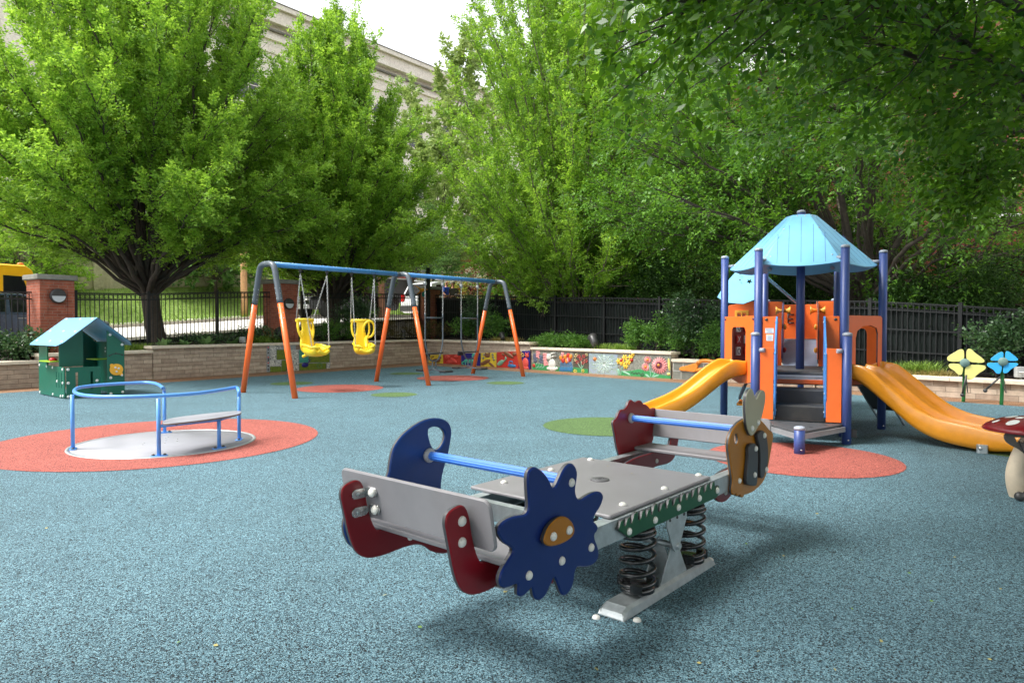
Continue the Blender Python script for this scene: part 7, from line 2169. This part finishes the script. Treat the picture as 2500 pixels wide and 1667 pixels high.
bush("dark_seed_shrub", "dark low shrub under the far bed fence left of the second pillar", at_wall(630, NL, 1.05, .85), .8, .4, .42, 1200, .07, .04, M_shrub, 125, group="shrubs in the planting bed")
bush("dark_seed_shrub", "dark low shrub behind the four hostas", at_wall(490, NL, 1.0, .82), .9, .35, .30, 1100, .06, .04, M_shrub, 126, group="shrubs in the planting bed")
bush("dark_seed_shrub", "dark low shrub behind the near yellow swing", at_wall(752, NL, .95, .85), .6, .35, .40, 1000, .06, .04, M_shrub, 127, group="shrubs in the planting bed")
bush("vine", "light green vine hanging over the fence near the far swing leg", at_wall(1322, NR, 1.25, 1.75), .55, .14, .62, 420, .085, .07, M_vine, 128, cat="vine", stems=3)
def rosette(label, px, N, off, z, r, seed):
    rnd = random.Random(seed); t = thing("hosta_plant", label, "plant", at_wall(px, N, off, z), 0, "hostas on the wall")
    V = []; F = []
    for i in range(34):
        a = rnd.uniform(0, 6.28); e = rnd.uniform(.25, 1.1); L = r * rnd.uniform(.7, 1.1)
        d = Vector((math.cos(a) * math.cos(e), math.sin(a) * math.cos(e), math.sin(e))); s = Vector((-math.sin(a), math.cos(a), 0))
        o = Vector((rnd.uniform(-.05, .05), rnd.uniform(-.05, .05), 0)); k = len(V)
        pts = [o + d * (.35 * L), o + d * (.65 * L) - ZUP * .02, o + d * L - ZUP * (.10 * L + .04)]
        V += [o, pts[0] + s * .05, pts[0] - s * .05, pts[1] + s * .055, pts[1] - s * .055, pts[2]]
        F += [(k, k + 1, k + 2), (k + 1, k + 3, k + 4, k + 2), (k + 3, k + 5, k + 4)]
    MB().add(V, F).build("leaves", M_hosta, t)
for i, px in enumerate((402, 452, 504, 566)):
    rosette(("hosta nearest the big tree trunk", "hosta second from the big tree trunk", "widest hosta, left of the fence post", "hosta beside the grey outlet box")[i], px, NL, .45, .80, (.42, .36, .48, .40)[i], 200 + i)
def tuft(label, px, N, off, z, h, m, seed, n=260, w=.35):
    rng = np.random.default_rng(seed)
    q = at_wall(px, N, off, z); t = thing("grass_tuft", label, "grass tuft", q, 0, "ornamental grass tufts")
    P = np.c_[rng.normal(0, w * .35, n), rng.normal(0, .10, n), np.zeros(n)]
    az = rng.uniform(0, 6.28, n); L = h * rng.uniform(.6, 1.2, n); sp_ = rng.uniform(.15, .75, n)
    d = np.c_[np.cos(az) * sp_, np.sin(az) * sp_, np.ones(n)]; dx = np.c_[-np.sin(az), np.cos(az), np.zeros(n)] * .006
    m1 = P + d * (L * .5)[:, None]; tip = P + d * (L * .9)[:, None] * np.array([1.6, 1.6, .85])
    V = np.stack([P - dx, P + dx, m1 + dx, m1 - dx, tip - dx * .1, tip + dx * .1], 1).reshape(-1, 3)
    b_ = np.arange(n)[:, None] * 6
    np_mesh("blades", V, np.concatenate([b_ + np.array([0, 1, 2, 3]), b_ + np.array([3, 2, 5, 4])]), m, t)
M_tan = leaf_mat("dry_grass_blade", lin(120, 110, 58), lin(168, 156, 96), .25)
for i, (px, N, z, h, m, lab) in enumerate(((300, NL, .70, .34, M_grass, "grass tuft right of the playhouse roof"), (342, NL, .70, .30, M_grass, "grass tuft beside the step of the left wall"), (640, NL, .82, .34, M_grass, "grass tuft behind the near orange leg"), (672, NL, .82, .30, M_grass, "grass tuft at the foot of the second pillar"), (752, NL, .82, .22, M_tan, "dry grass tuft behind the near yellow swing"),
        (1216, NR, .80, .26, M_tan, "dry grass tuft under the small floodlight"), (1255, NR, .80, .26, M_tan, "dry grass tuft right of the far orange leg"), (1480, NR, .63, .30, M_grass, "grass tuft right of the round floodlight"), (1510, NR, .63, .30, M_grass, "grass tuft in the middle of the flower mural wall"), (1534, NR, .63, .26, M_grass, "grass tuft left of the bright green shrubs"),
        (2170, NR, .31, .36, M_grass, "grass tuft seen past the tower's right panel"), (2225, NR, .31, .40, M_grass, "tall grass tuft above the double slide"), (2262, NR, .31, .42, M_grass, "tallest grass tuft left of the yellow flower drum"), (2234, NR, .30, .24, M_tan, "dry grass tuft just above the slide edge"), (2268, NR, .30, .22, M_tan, "dry grass tuft between slide and yellow flower drum"), (2306, NR, .30, .26, M_tan, "dry grass tuft left of the yellow petals"))):
    tuft(lab, px, N, .42 if m is M_tan else .62, z, h, m, 300 + i)
# fallen leaves on the rubber
M_fleaf = mat("fallen_leaf", lin(170, 160, 96), .7, var=.2); M_fleaf2 = mat("fallen_green_leaf", lin(112, 146, 70), .7, var=.2)
rr = random.Random(5)
pp = [(440, 1566), (520, 1576), (110, 1290), (1300, 1553), (945, 1452), (1228, 1448), (2105, 1370), (2270, 1306), (2322, 1116), (2268, 1468), (1912, 1360), (2150, 1570), (1820, 1330), (2410, 1610), (2040, 1640), (1020, 1530), (1700, 1620), (2330, 1360), (2215, 1400), (1990, 1255), (1460, 1640), (2080, 1490), (2440, 1440), (1855, 1590), (660, 1470)]
for i, (px, py) in enumerate(pp):
    q = G(px, py); m = M_fleaf if i % 3 else M_fleaf2
    L = rr.uniform(.018, .032); a = rr.uniform(0, 6.28)
    d = Vector((math.cos(a), math.sin(a), 0)); s = Vector((-d.y, d.x, 0))
    V = [(0, 0, .006), d * L * .5 + s * L * .28 + ZUP * .010, d * L + ZUP * .007, d * L * .5 - s * L * .28 + ZUP * .005]
    o = MB().add(V, [(0, 1, 2), (0, 2, 3)]).build("fallen_leaf", m)
    o.location = q
    tag(o, "small dry fallen leaf lying on the blue rubber" if i % 3 else "small green fallen leaf lying on the blue rubber", "leaf", "fallen leaves on the rubber")
# crumbs on the seesaw platform
for i, (x, y) in enumerate(((.30, -.02), (-.05, .12), (.16, -.22), (.38, .20))):
    o = MB().add([(0, 0, .002), (.011, .004, .004), (.015, .012, .003), (.003, .009, .003)], [(0, 1, 2, 3)]).build("fallen_leaf", M_fleaf)
    o.location = SC + SA * x + SB_ * y + ZUP * .521
    tag(o, "tiny yellow leaf scrap lying on the grey seesaw platform", "leaf", "leaf scraps on the seesaw")
